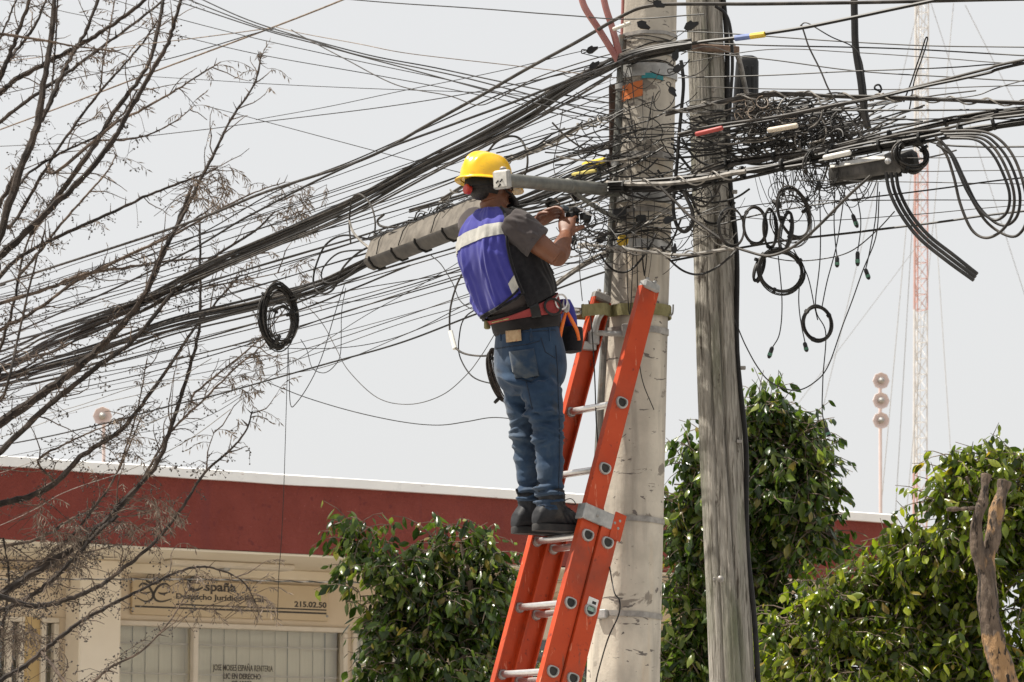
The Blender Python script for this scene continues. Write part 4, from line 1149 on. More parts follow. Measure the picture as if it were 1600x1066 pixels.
# steel grip that ties the left rail to a pole band
lb = thing('pole_bracket', 'galvanised steel bracket clamping the ladder\'s left rail to the concrete pole', 'bracket', P(925, 532, 13.86))
MB().box(P(913, 541, 13.845), 0.048, 0.03, 0.02, LC, LR, V((0, 0, 1)), bev=0.004).build('jaw', M['galv'], lb)
MB().box(P(925, 529, 13.85), 0.03, 0.022, 0.03, LC, LR, V((0, 0, 1)), bev=0.006).build('block', M['galv'], lb)
MB().tube([P(925, 520, 13.84), P(948, 521, 13.84), P(978, 522, 13.84)], 0.013, 8).build('arm', M['galv'], lb)
MB().tube(spline([P(928, 520, 13.8)[:], P(934, 498, 13.8)[:], P(942, 486, 13.82)[:]], 5), 0.017, 10).build('hook', M['galv'], lb)
MB().box(P(979, 517, 13.82), 0.022, 0.02, 0.03, bev=0.005).build('clamp', M['band'], lb)
# pull rope and pulley in the ladder
rp_ = thing('ladder_rope', 'pale braided pull rope hanging inside the lower part of the ladder', 'rope', LP(1.8, 0.1, 0.05))
rq = spline([tuple(LP(1.83, 0.12, 0.05)), tuple(LP(1.98, 0.095, 0.055)), tuple(LP(2.25, 0.05, 0.05)), tuple(LP(2.9, 0.03, 0.05)), tuple(LP(3.6, 0.03, 0.05))], 10)
MB().tube(rq, 0.006, 8).build('rope', mat('pale_rope', (0.50, 0.45, 0.33), (0.62, 0.57, 0.44), 40, 0.9, bstr=0.6, bscale=250), rp_)
MB().tube([LP(1.79, 0.12, 0.05), LP(1.85, 0.12, 0.05)], 0.012, 8).build('snap_hook', M['alu'], rp_)

# ------------------------------------------------------------------ pipe arm on the pole
a0 = P(957, 297, 13.84); a1 = P(787, 281, 13.06)
pa = thing('pipe_arm', 'grey steel pipe arm with square end fitting passing in front of the worker\'s face', 'bracket', a0)
ad = (a1 - a0).normalized()
MB().tube([a0 - ad * 0.05, a0.lerp(a1, .45), a1], 0.0295, 16).build('pipe', M['pipe'], pa)
ax_ = ad.cross(V((0, 0, 1))).normalized(); az_ = ax_.cross(ad).normalized()
ef = MB().box(a1 + ad * 0.012, 0.014, 0.040, 0.040, ad, ax_, az_, bev=0.006).build('end_fitting', M['galv'], pa)
MB().box(a1 + ad * 0.027, 0.003, 0.032, 0.032, ad, ax_, az_, bev=0.001).build('end_plate', mat('pale_end_plate', (0.55, 0.53, 0.48), (0.72, 0.70, 0.65), 40, 0.55), ef)
for dy_, dz_ in ((-.012, .0), (.008, -.004), (-.002, -.02)):
    MB().tube([a1 + ad * .032 + ax_ * dy_ + az_ * dz_, a1 + ad * .040 + ax_ * (dy_ + .006) + az_ * (dz_ - .012)], 0.0035, 6).build('wire_stub', M['rubber'], ef)
MB().lathe(a1 + az_ * 0.044, az_, [(0.014, -.01), (0.014, .006), (0.007, .012)], 10).build('set_screw', M['band'], ef)
MB().lathe(a0.lerp(a1, .42), ad, [(0.030, -.012), (0.0325, -.010), (0.0325, .010), (0.030, .012)], 16).build('weld_collar', M['pipe'], pa)
MB().tube(spline([tuple(a0.lerp(a1, .36) - az_ * .03), tuple(a0.lerp(a1, .15) - az_ * .09), tuple(a0 - az_ * .14 + V((.03, 0, 0)))], 6), 0.011, 8).build('brace', M['pipe'], pa)
c, r = pole_center(a0.z)
MB().lathe(V((c.x, c.y, a0.z)), V((0, 0, 1)), [(r * 1.0, -.045), (r * 1.05 + .006, -.043), (r * 1.05 + .006, .043), (r * 1.0, .045)], 24).build('pole_clamp', M['galv'], pa)

# ------------------------------------------------------------------ cables
def yw(px):
    """distance of the cable run: it recedes to the left of the pole and comes a little nearer on the right"""
    if px < 950:
        q = (px - 800) / FPX
        t = (0.53 - 14 * q) / (4.1 + 8 * q)
        return 13.84 + 8 * t
    return 13.84 - 1.0 * (px - 950) / 650
def pxpath(pts, dy=0.0, n=9):
    q = []
    pts = [tuple(p) for p in pts]
    def on(a, b, x):                                  # the run goes on beyond the picture's edge
        k_ = (x - b[0]) / (b[0] - a[0])
        return tuple(b[i] + (b[i] - a[i]) * k_ * (1 if i == 0 else .8) for i in range(min(len(a), len(b))))
    if pts[0][0] <= -15 and pts[0][1] > -5: pts = [on(pts[1], pts[0], -420)] + pts
    if pts[-1][0] >= 1615: pts = pts + [on(pts[-2], pts[-1], 2250)]
    for p in pts:
        Y = p[2] if len(p) > 2 else yw(p[0]) + dy
        q.append(tuple(P(p[0], p[1], Y)))
    return spline(q, n)
rw = random.Random(5)
def sagged(path, amp, seed):
    out = []
    for i, p in enumerate(path):
        out.append(p + V((noise.noise(V((i * .09, seed, 0))), noise.noise(V((i * .09, seed, 7))), noise.noise(V((i * .09, seed, 3))))) * amp)
    return out
def cable(label, pts, wpx, m='cable', dy=0.0, group=None, name='cable', wob=0.004, sides=6, n=9, Yr=None):
    if pts[0][0] < 500 and 855 < pts[-1][0] < 965:             # runs on until it is made fast on the pole
        (xa, ya), (xb, yb) = pts[-2][:2], pts[-1][:2]
        pts = list(pts) + [(985, yb + (yb - ya) / (xb - xa) * (985 - xb) * .8, 13.9)]
    path = sagged(pxpath(pts, dy, n), wob, len(label) * 1.7 + pts[0][1])
    o = MB().tube(path, wpx / 2 * mpp(14), sides).build(name, M[m])
    return tag(o, label, 'cable', group)
def lash(path, r, turns_per_m, rl):
    """thin wire wound round a cable"""
    out = []; acc = 0
    for i in range(len(path) - 1):
        d = path[i + 1] - path[i]; L_ = d.length; t = d.normalized()
        a = t.orthogonal().normalized(); b = t.cross(a)
        k = max(3, int(L_ * turns_per_m * 10))
        for j in range(k):
            ang = acc + 2 * math.pi * turns_per_m * L_ * j / k
            out.append(path[i] + d * (j / k) + (a * math.cos(ang) + b * math.sin(ang)) * r)
        acc += 2 * math.pi * turns_per_m * L_
    return MB().tube(out, rl, 4, cap=False)
def bundle(label, pts, n, spread, wpx, mats=('cable',), dy=0.0, seed=1, name='cable_bundle', wrap=False, loose=1.0, nn=10, cat='cables', ties=True, fanout=0.0):
    """several cables running together; each cable is a part"""
    rg = random.Random(seed)
    path = pxpath(pts, dy, nn)
    t = thing(name, label, cat, path[0])
    for k in range(n):
        oy = ((k + .5) / n - .5) * spread * 2 if n > 1 else 0
        oz = rg.uniform(-.5, .5) * spread
        out = []
        for i, p in enumerate(path):
            j1 = noise.noise(V((i * .055, seed * 3.1, k * 2.3))) * spread * 1.1 * loose
            j2 = noise.noise(V((i * .055, seed * 3.1, k * 2.3 + 50))) * spread * 1.1 * loose
            fo_ = 1 + fanout * max(0.0, 1 - i / (len(path) * .75))
            out.append(p + V((0, (oz + j2) * fo_ * mpp(14), (oy + j1) * fo_ * mpp(14))))
        MB().tube(out, wpx * rg.uniform(.75, 1.15) / 2 * mpp(14), 6).build('cable', M[rg.choice(mats)], t)
    if ties and n >= 4 and len(pts) > 5:
        for q in range(3, len(path) - 3, 9):           # plastic ties that hold the run together
            d_ = (path[q + 1] - path[q - 1]).normalized(); r_ = (spread * 1.0 + wpx * .5) * mpp(14)
            MB().lathe(path[q], d_, [(r_ * .9, -.006), (r_, -.005), (r_, .005), (r_ * .9, .006)], 10).build('cable_tie', M['rubber'], t)
    if wrap:
        lash(path, (spread + wpx * .7) * mpp(14), 6, 1.3 * mpp(14)).build('lashing_wire', M['cable_grey'], t)
    return t

# main runs on the left
bundle('thick black cable bundle sweeping from left edge up to the pole, passing over the helmet',
       [(-30, 588), (75, 538), (210, 481), (300, 434), (400, 388), (550, 319), (663, 259), (800, 187), (880, 140), (930, 112), (985, 88), (1080, 68)], 13, 8.5, 4.4, ('cable', 'cable', 'cable2'), seed=2, loose=1.0, ties=False, fanout=1.0)
bundle('lower bundle of black cables from left edge to the long grey splice case',
       [(-30, 600), (60, 577), (150, 553), (263, 511), (400, 477), (500, 447), (579, 410), (700, 362), (800, 322), (880, 290), (950, 262)], 9, 9, 5.0, ('cable', 'cable', 'cable2'), seed=4, dy=.12, ties=False, fanout=1.1)
bundle('pair of dusty cables just under the thick black bundle, left of the helmet',
       [(-30, 560), (80, 515), (210, 470), (330, 425), (450, 375), (560, 330), (690, 262), (800, 205), (900, 150), (955, 118)], 2, 3, 3.4, ('cable2',), seed=6, dy=-.1)
cable('thick black cable high on the left, rising steeply to the pole top', [(-30, 452), (0, 444), (277, 354), (400, 306), (449, 289), (542, 259), (602, 233), (662, 199), (737, 157), (800, 121), (890, 72), (965, 29), (1008, 10), (1080, 6), (1200, 6), (1400, 3), (1630, -4)], 5.5, 'cable2', -.15)
cable('black cable running alongside and under the steep upper cable', [(-30, 540), (0, 530), (180, 450), (300, 390), (367, 350), (400, 332), (490, 285), (587, 240), (640, 219), (720, 190), (800, 161), (905, 120), (960, 100)], 4.2, 'cable', -.2)
cable('black cable crossing below the two upper left cables', [(-30, 476), (140, 430), (300, 372), (430, 300), (560, 248), (700, 185), (800, 140), (900, 108)], 2.6, 'cable', .15)
cable('tan wire falling from the top edge to the left edge through bare branches', [(560, -12), (535, 0), (400, 53), (240, 112), (120, 158), (-20, 210)], 3.6, 'cable_tan', .3)
cable('thin reddish tan wire nearly level across the upper left branches', [(420, 44), (400, 47), (300, 60), (150, 78), (-20, 101)], 2.2, 'cable_tan', .4)
cable('thin dark wire sloping across the upper left branches to the left edge', [(430, 45), (400, 52), (262, 92), (130, 120), (-20, 152)], 2.2, 'cable', .2)
for i, pts in enumerate(([(270, -10), (400, 40), (480, 62), (560, 86), (700, 116), (800, 141), (935, 176)], [(235, -12), (400, 43), (500, 70), (620, 103), (800, 152), (940, 186)], [(290, -12), (400, 36), (560, 82), (680, 106), (800, 131), (945, 160)],
                         [(140, -12), (260, 24), (400, 60), (560, 95), (700, 125), (800, 148), (940, 170)], [(-20, -4), (120, 22), (260, 52), (400, 84), (600, 120), (800, 160), (940, 196)])):
    cable('dark wire of the sheaf from upper left corner to pole, ' + ('second from top', 'fourth from top', 'topmost', 'third and thinner', 'lowest and thinnest')[i] + ' mid-span', pts, 2.6 if i < 3 else 1.8, 'cable', -.1 + .08 * i, group='sheaf of wires from upper left corner')
cable('thin wire nearly level from left edge, dipping behind the thick bundle to the pole', [(-20, 230), (140, 222), (300, 205), (400, 192), (600, 167), (760, 141), (900, 112)], 1.8, 'cable', .3)
cable('hair-thin wire rising gently from mid left to the pole', [(400, 187), (520, 165), (640, 140), (800, 107), (900, 82)], 1.4, 'cable', .35)
cable('thin wire slanting down right to the back of the yellow helmet', [(330, 168), (400, 186), (580, 235), (640, 250), (735, 274)], 1.6, 'cable', .2)
cable('brown slack wire dipping in a shallow loop above the thick bundle', [(455, 47), (475, 58), (540, 93), (620, 133), (700, 150), (745, 164), (775, 155), (830, 125), (900, 100)], 2.0, 'cable2', -.2)
cable('thin brown wire drooping from the branch tips towards the pole top', [(430, 42), (470, 52), (560, 68), (640, 84), (800, 103), (930, 118)], 1.7, 'cable_tan', 0)
cable('thin black wire level across the top edge to the concrete pole', [(530, -2), (660, 8), (800, 18), (900, 25), (985, 30), (1100, 22)], 2.2, 'cable', -.3)
cable('thin wire level from left edge, passing behind the bare branches', [(-20, 95), (150, 113), (300, 124), (400, 130), (560, 138), (700, 143), (880, 150)], 1.5, 'cable', .5)
# the fan between bundle and splice case, and below it
fan = [([(-30, 470), (200, 420), (420, 352), (620, 280), (800, 225), (950, 185)], 2.0), ([(-30, 515), (150, 470), (400, 395), (600, 325), (760, 265), (950, 200)], 2.6), ([(-30, 500), (180, 455), (380, 392), (560, 345), (700, 305), (860, 250), (950, 222)], 2.2),
       ([(-30, 545), (180, 490), (390, 420), (560, 370), (640, 345), (730, 322)], 3.6), ([(-30, 620), (170, 568), (350, 520), (480, 480), (560, 448), (640, 415)], 3.4), ([(-30, 632), (200, 590), (400, 535), (530, 490), (700, 440), (860, 390), (950, 360)], 2.4),
       ([(-30, 575), (140, 545), (330, 500), (480, 462), (600, 420), (720, 385)], 2.8), ([(-30, 650), (200, 605), (420, 560), (600, 505), (760, 450), (930, 390)], 1.6), ([(-30, 608), (170, 580), (330, 548), (500, 500), (640, 455), (770, 415)], 2.0)]
for i, (pts, w) in enumerate(fan):
    cable('black cable of the loose fan, meeting the left edge ' + ('highest', 'third from the top', 'second from the top', 'fourth from the top', 'third from the bottom', 'second from the bottom', 'fifth from the top', 'lowest', 'fourth from the bottom')[i], pts, w, rw.choice(['cable', 'cable2', 'cable']), rw.uniform(-.15, .35), group='loose fan of cables on the left')

ORD = ('topmost', 'second', 'third', 'fourth', 'fifth', 'sixth', 'seventh', 'eighth', 'ninth', 'tenth', 'eleventh', 'twelfth', 'thirteenth', 'fourteenth', 'fifteenth', 'sixteenth', 'seventeenth', 'eighteenth', 'nineteenth', 'lowest')
rl = random.Random(15)
for i in range(20):
    f = i / 19
    yl = 455 + 185 * f + rl.uniform(-4, 4); yr = 120 + 260 * f ** 1.1 + rl.uniform(-16, 16); bow = rl.uniform(8, 26)
    pts = []
    for xx in (-30, 130, 290, 450, 610, 770, 950):
        u = (xx + 30) / 980
        pts.append((xx, yl + (yr - yl) * u + bow * 4 * u * (1 - u) * (.6 + .4 * u)))
    cable('thin dark wire of the wide left sheaf, ' + ORD[i] + ' of twenty at the left edge', pts, rl.choice((1.3, 1.6, 1.8, 2.2, 2.8)), rl.choice(('cable', 'cable', 'cable2')), rl.uniform(-.1, .4), group='wide sheaf of thin wires on the left', wob=.006)
cable('dark cable lowest of the fan, ending behind the worker\'s belt', [(-30, 702), (150, 665), (263, 635), (350, 614), (519, 566), (631, 534), (750, 489), (840, 462), (930, 430)], 3.2, 'cable', .1)
low = [([(350, 592), (470, 560), (620, 508), (718, 480), (800, 455), (935, 405)], 1.4), ([(370, 590), (500, 575), (640, 520), (760, 472), (900, 425)], 1.4), ([(430, 475), (560, 452), (640, 438), (720, 424), (800, 400)], 1.8), ([(480, 474), (560, 470), (640, 450), (720, 420)], 1.4),
       ([(360, 540), (470, 545), (560, 540), (640, 520), (720, 480), (760, 462)], 1.6), ([(-30, 720), (120, 690), (300, 660), (420, 590), (560, 500), (650, 450), (740, 395)], 1.3)]
for i, (pts, w) in enumerate(low):
    cable('thin slack wire left of the worker\'s back, ' + ('straight and passing behind his belt', 'sagging slightly and passing behind his belt', 'level with the black coil top', 'short and level with the coil middle', 'bowed below the black coil', 'long, climbing from the lower left branches')[i], pts, w, rw.choice(['cable2', 'cable']), .15 + .08 * i, group='thin wires left of the worker\'s back')
for i, pts in enumerate(([(-30, 800), (60, 765), (180, 690), (260, 650), (330, 622)], [(-20, 745), (90, 705), (200, 672), (290, 640)], [(-20, 830), (100, 770), (200, 735), (290, 690), (360, 640)], [(-20, 690), (120, 640), (240, 610), (330, 560)], [(-20, 660), (100, 640), (230, 600), (330, 592)])):
    cable('thin grey wire among the lower left branches, meeting the left edge ' + ('second lowest', 'middle', 'lowest', 'second highest', 'highest')[i], pts, 1.5, 'cable_grey', .2, group='thin wires among the lower left branches')
cable('thin wire sagging in the open sky from the fan to behind the worker\'s knee', [(418, 598), (480, 622), (540, 640), (620, 658), (680, 664), (730, 659), (770, 653), (806, 655)], 1.8, 'cable', .1)
cable('pale wire hanging in a deep curve beside the worker\'s hip', [(470, 470), (500, 500), (525, 545), (545, 580), (590, 622), (640, 632), (690, 618), (730, 585), (752, 555), (775, 520)], 1.5, 'cable2', .1)
cable('short black wire loop hanging straight down from the black coil', [(450, 545), (452, 590), (454, 632), (462, 632), (480, 605), (500, 565), (520, 500), (538, 445)], 1.8, 'cable', 0)
cable('thin plumb wire hanging straight down in front of the red parapet', [(450, 548), (447, 640), (444, 760), (440, 850), (436, 905), (433, 966)], 1.5, 'cable', .3)
cable('short black wire dangling in a hook left of the splice case', [(540, 450), (534, 490), (533, 550), (522, 572), (505, 583), (488, 575), (480, 548), (470, 530)], 1.6, 'cable', 0)
cable('pale twisted cable strung level across the front of the office building', [(-30, 905, 22.6), (150, 905, 23), (330, 906, 23.4), (530, 910, 24.0), (700, 911, 24.4), (880, 906, 24.8), (1050, 902, 25.3)], 3.6, 'cable_grey', name='twisted_cable')
tw = lash(pxpath([(-30, 905, 22.6), (150, 905, 23), (330, 906, 23.4), (530, 910, 24.0), (700, 911, 24.4), (880, 906, 24.8), (1050, 902, 25.3)], 0, 9), 1.7 * mpp(14), 5.5, 1.6 * mpp(14)).build('twist_strand', M['cable'], bpy.data.objects['twisted_cable'])
# grey wrapped cables that reach the pole at shoulder height
bundle('pale spiral-wrapped cable pair reaching the pole above the pipe arm', [(690, 312), (760, 268), (800, 248), (860, 222), (910, 197), (950, 184)], 2, 3.5, 5, ('cable_grey', 'cable2'), dy=-.05, seed=9, wrap=True)
bundle('dusty cable pair running into the pole just above the yellow tags', [(640, 330), (740, 300), (830, 265), (890, 245), (935, 232), (952, 228)], 2, 3, 4, ('cable2',), dy=.05, seed=10)
bundle('grey-brown cables bending from behind the worker\'s elbow to the pole', [(820, 500), (860, 452), (900, 422), (930, 404), (950, 396)], 3, 4, 4, ('cable_grey', 'cable2'), dy=-.1, seed=11)
bundle('black cables between the worker\'s head and the pole, under the pipe arm', [(600, 380), (700, 335), (800, 328), (860, 318), (905, 305), (950, 290)], 6, 8, 3.5, ('cable', 'cable', 'cable2'), dy=.1, seed=12)
bundle('black cables behind the worker\'s hands', [(820, 345), (870, 330), (915, 318), (960, 300)], 4, 6, 3, ('cable',), dy=.0, seed=13)
cable('round black cable loop standing above the worker\'s helmet', [(762, 238), (775, 222), (795, 213), (813, 218), (823, 240), (822, 268), (812, 290)], 4, 'cable2', -.05)
cable('black cable loop left of the long grey splice case', [(548, 380), (546, 345), (550, 312), (562, 304), (578, 318), (586, 345), (584, 372)], 3.5, 'cable2', -.25)
cable('black cable curl under the black loop, bending round into the splice case', [(600, 335), (590, 345), (594, 352), (610, 356), (650, 352), (690, 345), (730, 335)], 4.5, 'cable2', -.2)
cable('pale sheathed tail bent from the black loop into the splice case end', [(546, 345), (552, 362), (566, 378), (578, 388)], 4.5, 'cable_grey', -.27)
cable('black slack loop hanging below the cables left of the splice case', [(586, 375), (540, 368), (510, 382), (496, 410), (490, 440), (500, 458), (520, 452), (535, 420), (560, 395), (592, 380)], 4, 'cable', -.1)
cable('second slack loop inside the black loop left of the splice case', [(570, 390), (530, 395), (508, 415), (502, 432), (512, 442), (540, 432), (575, 405)], 3.2, 'cable', -.15)

# drop cable with white splice beside the worker's waist
cable('grey drop cable hanging in a curve with a white splice sleeve behind the worker', [(724, 425), (712, 450), (703, 490), (705, 530), (720, 550), (750, 556), (780, 553)], 3.6, 'cable2', -.4)
cable('thin black wire loop behind the worker\'s hip', [(770, 470), (728, 495), (717, 530), (720, 560), (738, 588), (770, 600), (800, 598)], 2.4, 'cable', -.35)
o = MB().tube([P(704, 518, yw(704) - .41), P(711, 545, yw(711) - .41)], 4.2 * mpp(14), 8).build('splice_sleeve', mat('white_sleeve', (0.66, 0.66, 0.62), (0.76, 0.76, 0.72), 20, 0.5)); tag(o, 'short white plastic sleeve on the drop cable behind the worker', 'sleeve')
cable('thin black wire running down from the splice case to the worker\'s back', [(672, 398), (690, 415), (706, 440), (718, 468), (735, 482), (748, 480)], 1.7, 'cable', -.4)

# right-hand runs
cable('heavy black cable with blue and yellow tag rising to the top right', [(930, 116), (1000, 84), (1080, 68), (1148, 60), (1200, 52), (1275, 40), (1350, 24), (1463, 0), (1560, -20)], 5.5, 'cable', -.18)
bundle('broad bundle of black cables leaving the poles to the right edge', [(950, 292), (1037, 290), (1110, 280), (1160, 270), (1230, 257), (1312, 240), (1400, 222), (1463, 211), (1540, 196), (1630, 182)], 6, 8, 5, ('cable', 'cable2', 'cable'), dy=-.14, seed=20)
bundle('upper band of black cables leaving the tangle to the right edge', [(1040, 300), (1120, 262), (1200, 246), (1300, 231), (1400, 208), (1500, 187), (1630, 168)], 4, 5, 4.5, ('cable', 'cable2'), dy=-.02, seed=21)
bundle('pale spiral-wrapped cable passing in front of both poles', [(946, 285), (990, 288), (1037, 287), (1090, 280), (1130, 274), (1165, 268)], 1, 2, 9, ('cable_grey',), dy=-.2, seed=22, wrap=True)
bundle('spiral-wrapped cable sagging across the wooden pole below the tangle', [(905, 382), (960, 388), (1030, 396), (1070, 398), (1110, 394), (1150, 388)], 1, 2, 5, ('cable_grey',), dy=-.2, seed=23, wrap=True)
bundle('twisted dusty cable climbing from the wooden pole over the bird-nest tangle', [(1040, 178), (1085, 168), (1140, 156), (1190, 149), (1240, 147), (1300, 150), (1400, 153), (1500, 157), (1630, 162)], 2, 2, 4.5, ('cable2', 'cable_grey'), dy=-.1, seed=24, wrap=True)
bundle('twisted black cable pair rising to the right edge from the hook clamp', [(1060, 212), (1120, 200), (1200, 187), (1280, 170), (1369, 154), (1463, 130), (1540, 112), (1630, 90)], 2, 3, 4, ('cable', 'cable2'), dy=-.16, seed=25)
hz = [([(1060, 8), (1200, 6), (1400, 4), (1630, 0)], 3.2, 'level along the top edge'), ([(1050, 48), (1200, 57), (1340, 66), (1460, 72), (1630, 74)], 2.0, 'passing just under the blue and yellow tag'), ([(1060, 66), (1200, 71), (1400, 76), (1630, 89)], 2.2, 'second below the blue and yellow tag'),
      ([(1060, 80), (1200, 93), (1330, 110), (1460, 119), (1630, 128)], 2.0, 'crossing the upper part of the far mast'), ([(1060, 122), (1200, 118), (1330, 112), (1480, 105), (1630, 96)], 2.0, 'rising past the splice canister to the right edge'),
      ([(1090, 136), (1200, 139), (1400, 140), (1630, 133)], 1.6, 'grazing the top of the bird-nest tangle'), ([(1300, 172), (1430, 172), (1630, 171)], 3.0, 'level, just above the broad right bundle'), ([(1420, 155), (1520, 150), (1630, 118)], 1.8, 'short, fanning up right from the hook clamp'),
      ([(1440, 218), (1480, 227), (1540, 230), (1630, 229)], 3.2, 'leaving the broad bundle level at the right edge'), ([(1120, 352), (1200, 332), (1350, 310), (1480, 293), (1630, 274)], 2.4, 'crossing the three hanging black cables'),
      ([(1050, 345), (1200, 318), (1400, 313), (1630, 313)], 1.6, 'level across the far mast, middle of the picture'), ([(1050, 408), (1100, 398), (1237, 375), (1350, 362), (1470, 347), (1630, 327)], 3.6, 'long, rising from the wooden pole to the right edge'),
      ([(1240, 262), (1400, 268), (1630, 266)], 1.4, 'thin and level behind the hanging loops'), ([(1240, 282), (1430, 285), (1630, 288)], 1.4, 'thin, second level one behind the hanging loops'), ([(1060, 100), (1200, 78), (1330, 82), (1480, 92), (1630, 102)], 1.5, 'thin, sagging slightly above the tangle'),
      ([(1280, 245), (1440, 247), (1630, 244)], 1.3, 'thin, level behind the terminal box'), ([(1070, 330), (1250, 345), (1430, 335), (1630, 318)], 1.3, 'thin, bowed over the row of small coils'), ([(1340, 190), (1450, 186), (1630, 186)], 1.5, 'thin, level just over the broad right bundle')]
for pts, w, d in hz:
    cable('black wire on the right, ' + d, pts, w, 'cable' if w > 1.7 else 'cable2', rw.uniform(-.15, .25))
LOOPS = [('outermost', [(1470, 205), (1530, 205), (1562, 218), (1586, 250), (1602, 300), (1604, 345), (1590, 368), (1568, 366), (1540, 345), (1515, 305), (1496, 262), (1480, 232), (1462, 214)]),
         ('second', [(1475, 210), (1530, 210), (1556, 224), (1578, 255), (1593, 300), (1590, 336), (1574, 352), (1552, 346), (1526, 318), (1506, 278), (1490, 245), (1470, 220)]),
         ('third', [(1480, 214), (1525, 214), (1550, 228), (1570, 258), (1584, 300), (1582, 334), (1566, 360), (1540, 372), (1518, 358), (1500, 318), (1490, 275), (1480, 245), (1466, 222)]),
         ('innermost', [(1485, 216), (1522, 218), (1544, 232), (1562, 260), (1577, 300), (1574, 330), (1556, 344), (1534, 332), (1512, 300), (1496, 265), (1484, 240), (1464, 226)])]
for k, (w_, pts) in enumerate(LOOPS):
    cable('brown-black cable in a deep hanging loop at the right edge, ' + w_ + ' of four', pts, 4.4, ['cable2', 'cable', 'cable2', 'cable'][k], -.22 - .03 * k, group='deep hanging loops at the right edge', wob=.002)
for k, w_ in enumerate(('lowest', 'middle', 'uppermost')):
    cable('stiff black cut cable curving down right from the terminal box, ' + w_ + ' of three', [(1384 + k * 8, 270), (1390 + k * 8, 300), (1408 + k * 8, 336), (1436 + k * 7.5, 372 - k * 2), (1480 + k * 4.5, 408 - k * 5), (1521 + k * 3, 438 - k * 5)], 5.5, 'cable', -.2 + .03 * k, group='three cut stubs below the terminal box', wob=.001)
cable('thick black cable dropping from the top edge into the tangle', [(1334, -30), (1335, 20), (1337, 70), (1343, 120), (1350, 165), (1356, 200)], 11, 'cable', .05, sides=10)
cable('thin looped wire twisted round the thick dropping cable', [(1250, 40), (1262, 37), (1300, 58), (1335, 74), (1346, 95), (1352, 130), (1356, 168)], 2, 'cable', -.1)
cable('pair of thin wires hanging down left of the thick dropping cable', [(1252, 40), (1262, 70), (1280, 105), (1292, 135), (1306, 158), (1325, 180), (1345, 210), (1375, 232)], 2.6, 'cable2', -.15)
cable('tall narrow wire loop standing in front of the far mast', [(1420, 175), (1428, 130), (1440, 95), (1450, 62), (1446, 62), (1436, 90), (1425, 125), (1412, 160)], 2.2, 'cable', -.1)
cable('thin wire bowed between the wooden pole and the hanging drops', [(1148, 500), (1165, 540), (1185, 575), (1205, 598), (1240, 610), (1270, 600), (1295, 570), (1320, 500), (1345, 430), (1368, 370), (1375, 300)], 2.0, 'cable', -.1)
cable('curled wire sagging under the small coils', [(1190, 400), (1240, 408), (1290, 404), (1330, 392), (1370, 360), (1398, 330)], 1.8, 'cable2', -.05)
cable('thick dark cable curving from the concrete pole across the wooden pole', [(1030, 290), (1052, 312), (1080, 340), (1110, 362), (1140, 382), (1165, 392), (1200, 400), (1235, 388), (1270, 362), (1320, 312), (1360, 275)], 4.5, 'cable2', -.25)
cable('heavy black cable looping down between the two poles', [(1064, 95), (1068, 130), (1064, 175), (1060, 230), (1056, 280), (1052, 320), (1056, 350), (1070, 362), (1082, 350), (1080, 325), (1068, 300)], 6, 'cable', -.05)
cable('black cable arching over behind the wooden pole top', [(1118, 10), (1134, 22), (1142, 50), (1144, 95), (1142, 150), (1138, 200)], 5.5, 'cable', .45)
cable('long thin wire running down the front of the concrete pole', [(985, 250), (990, 330), (995, 410), (997, 470), (1000, 500), (998, 560), (1005, 600), (1022, 640)], 1.6, 'cable', -.2)
cable('loose black wire lying down the near ladder rail and the pole foot', [(920, 470), (926, 530), (930, 620), (934, 690), (940, 760), (948, 850), (958, 920), (968, 938), (966, 960), (950, 1000), (935, 1050), (928, 1085)], 2.2, 'cable', -.52)
cable('thin wire hanging past the worker\'s hands to the ladder top', [(880, 170), (872, 220), (866, 270), (905, 330), (905, 420), (910, 470)], 1.6, 'cable2', -.3)
# hanging drop wires
drops = [([(1280, 280), (1281, 400), (1275, 480), (1290, 520), (1286, 590), (1284, 640), (1290, 668)], (1290, 668, 1296, 682), 'longest wire drop with dark tip above the tall leafy tree'),
         ([(1216, 400), (1222, 470), (1218, 520), (1206, 545)], (1207, 542, 1201, 560), 'short wire drop with green tip below the big round coil'),
         ([(1250, 430), (1248, 470), (1252, 510), (1258, 535)], (1257, 535, 1261, 550), 'wire drop with dark green tip left of the lowest coil'),
         ([(1304, 300), (1303, 340), (1305, 380), (1308, 402)], (1308, 401, 1308, 418), 'upright wire drop with green tip right of the coils'),
         ([(1335, 290), (1345, 340), (1342, 380), (1340, 392)], (1340, 393, 1340, 416), 'wire drop with clamp-like green tip, below the terminal box'),
         ([(1372, 285), (1368, 340), (1358, 400), (1352, 422)], (1352, 420, 1358, 437), 'wire drop with tilted green tip, rightmost of the drops'),
         ([(1240, 390), (1262, 430), (1272, 480), (1278, 500)], None, 'thin wire joining the big round coil to the lowest coil'),
         ([(1320, 300), (1308, 380), (1292, 440), (1284, 482)], None, 'thin wire leading from the tangle down to the lowest coil'),
         ([(1300, 280), (1330, 330), (1338, 350)], (1332, 335, 1340, 356), 'short wire drop with black tip in the middle of the drops')]
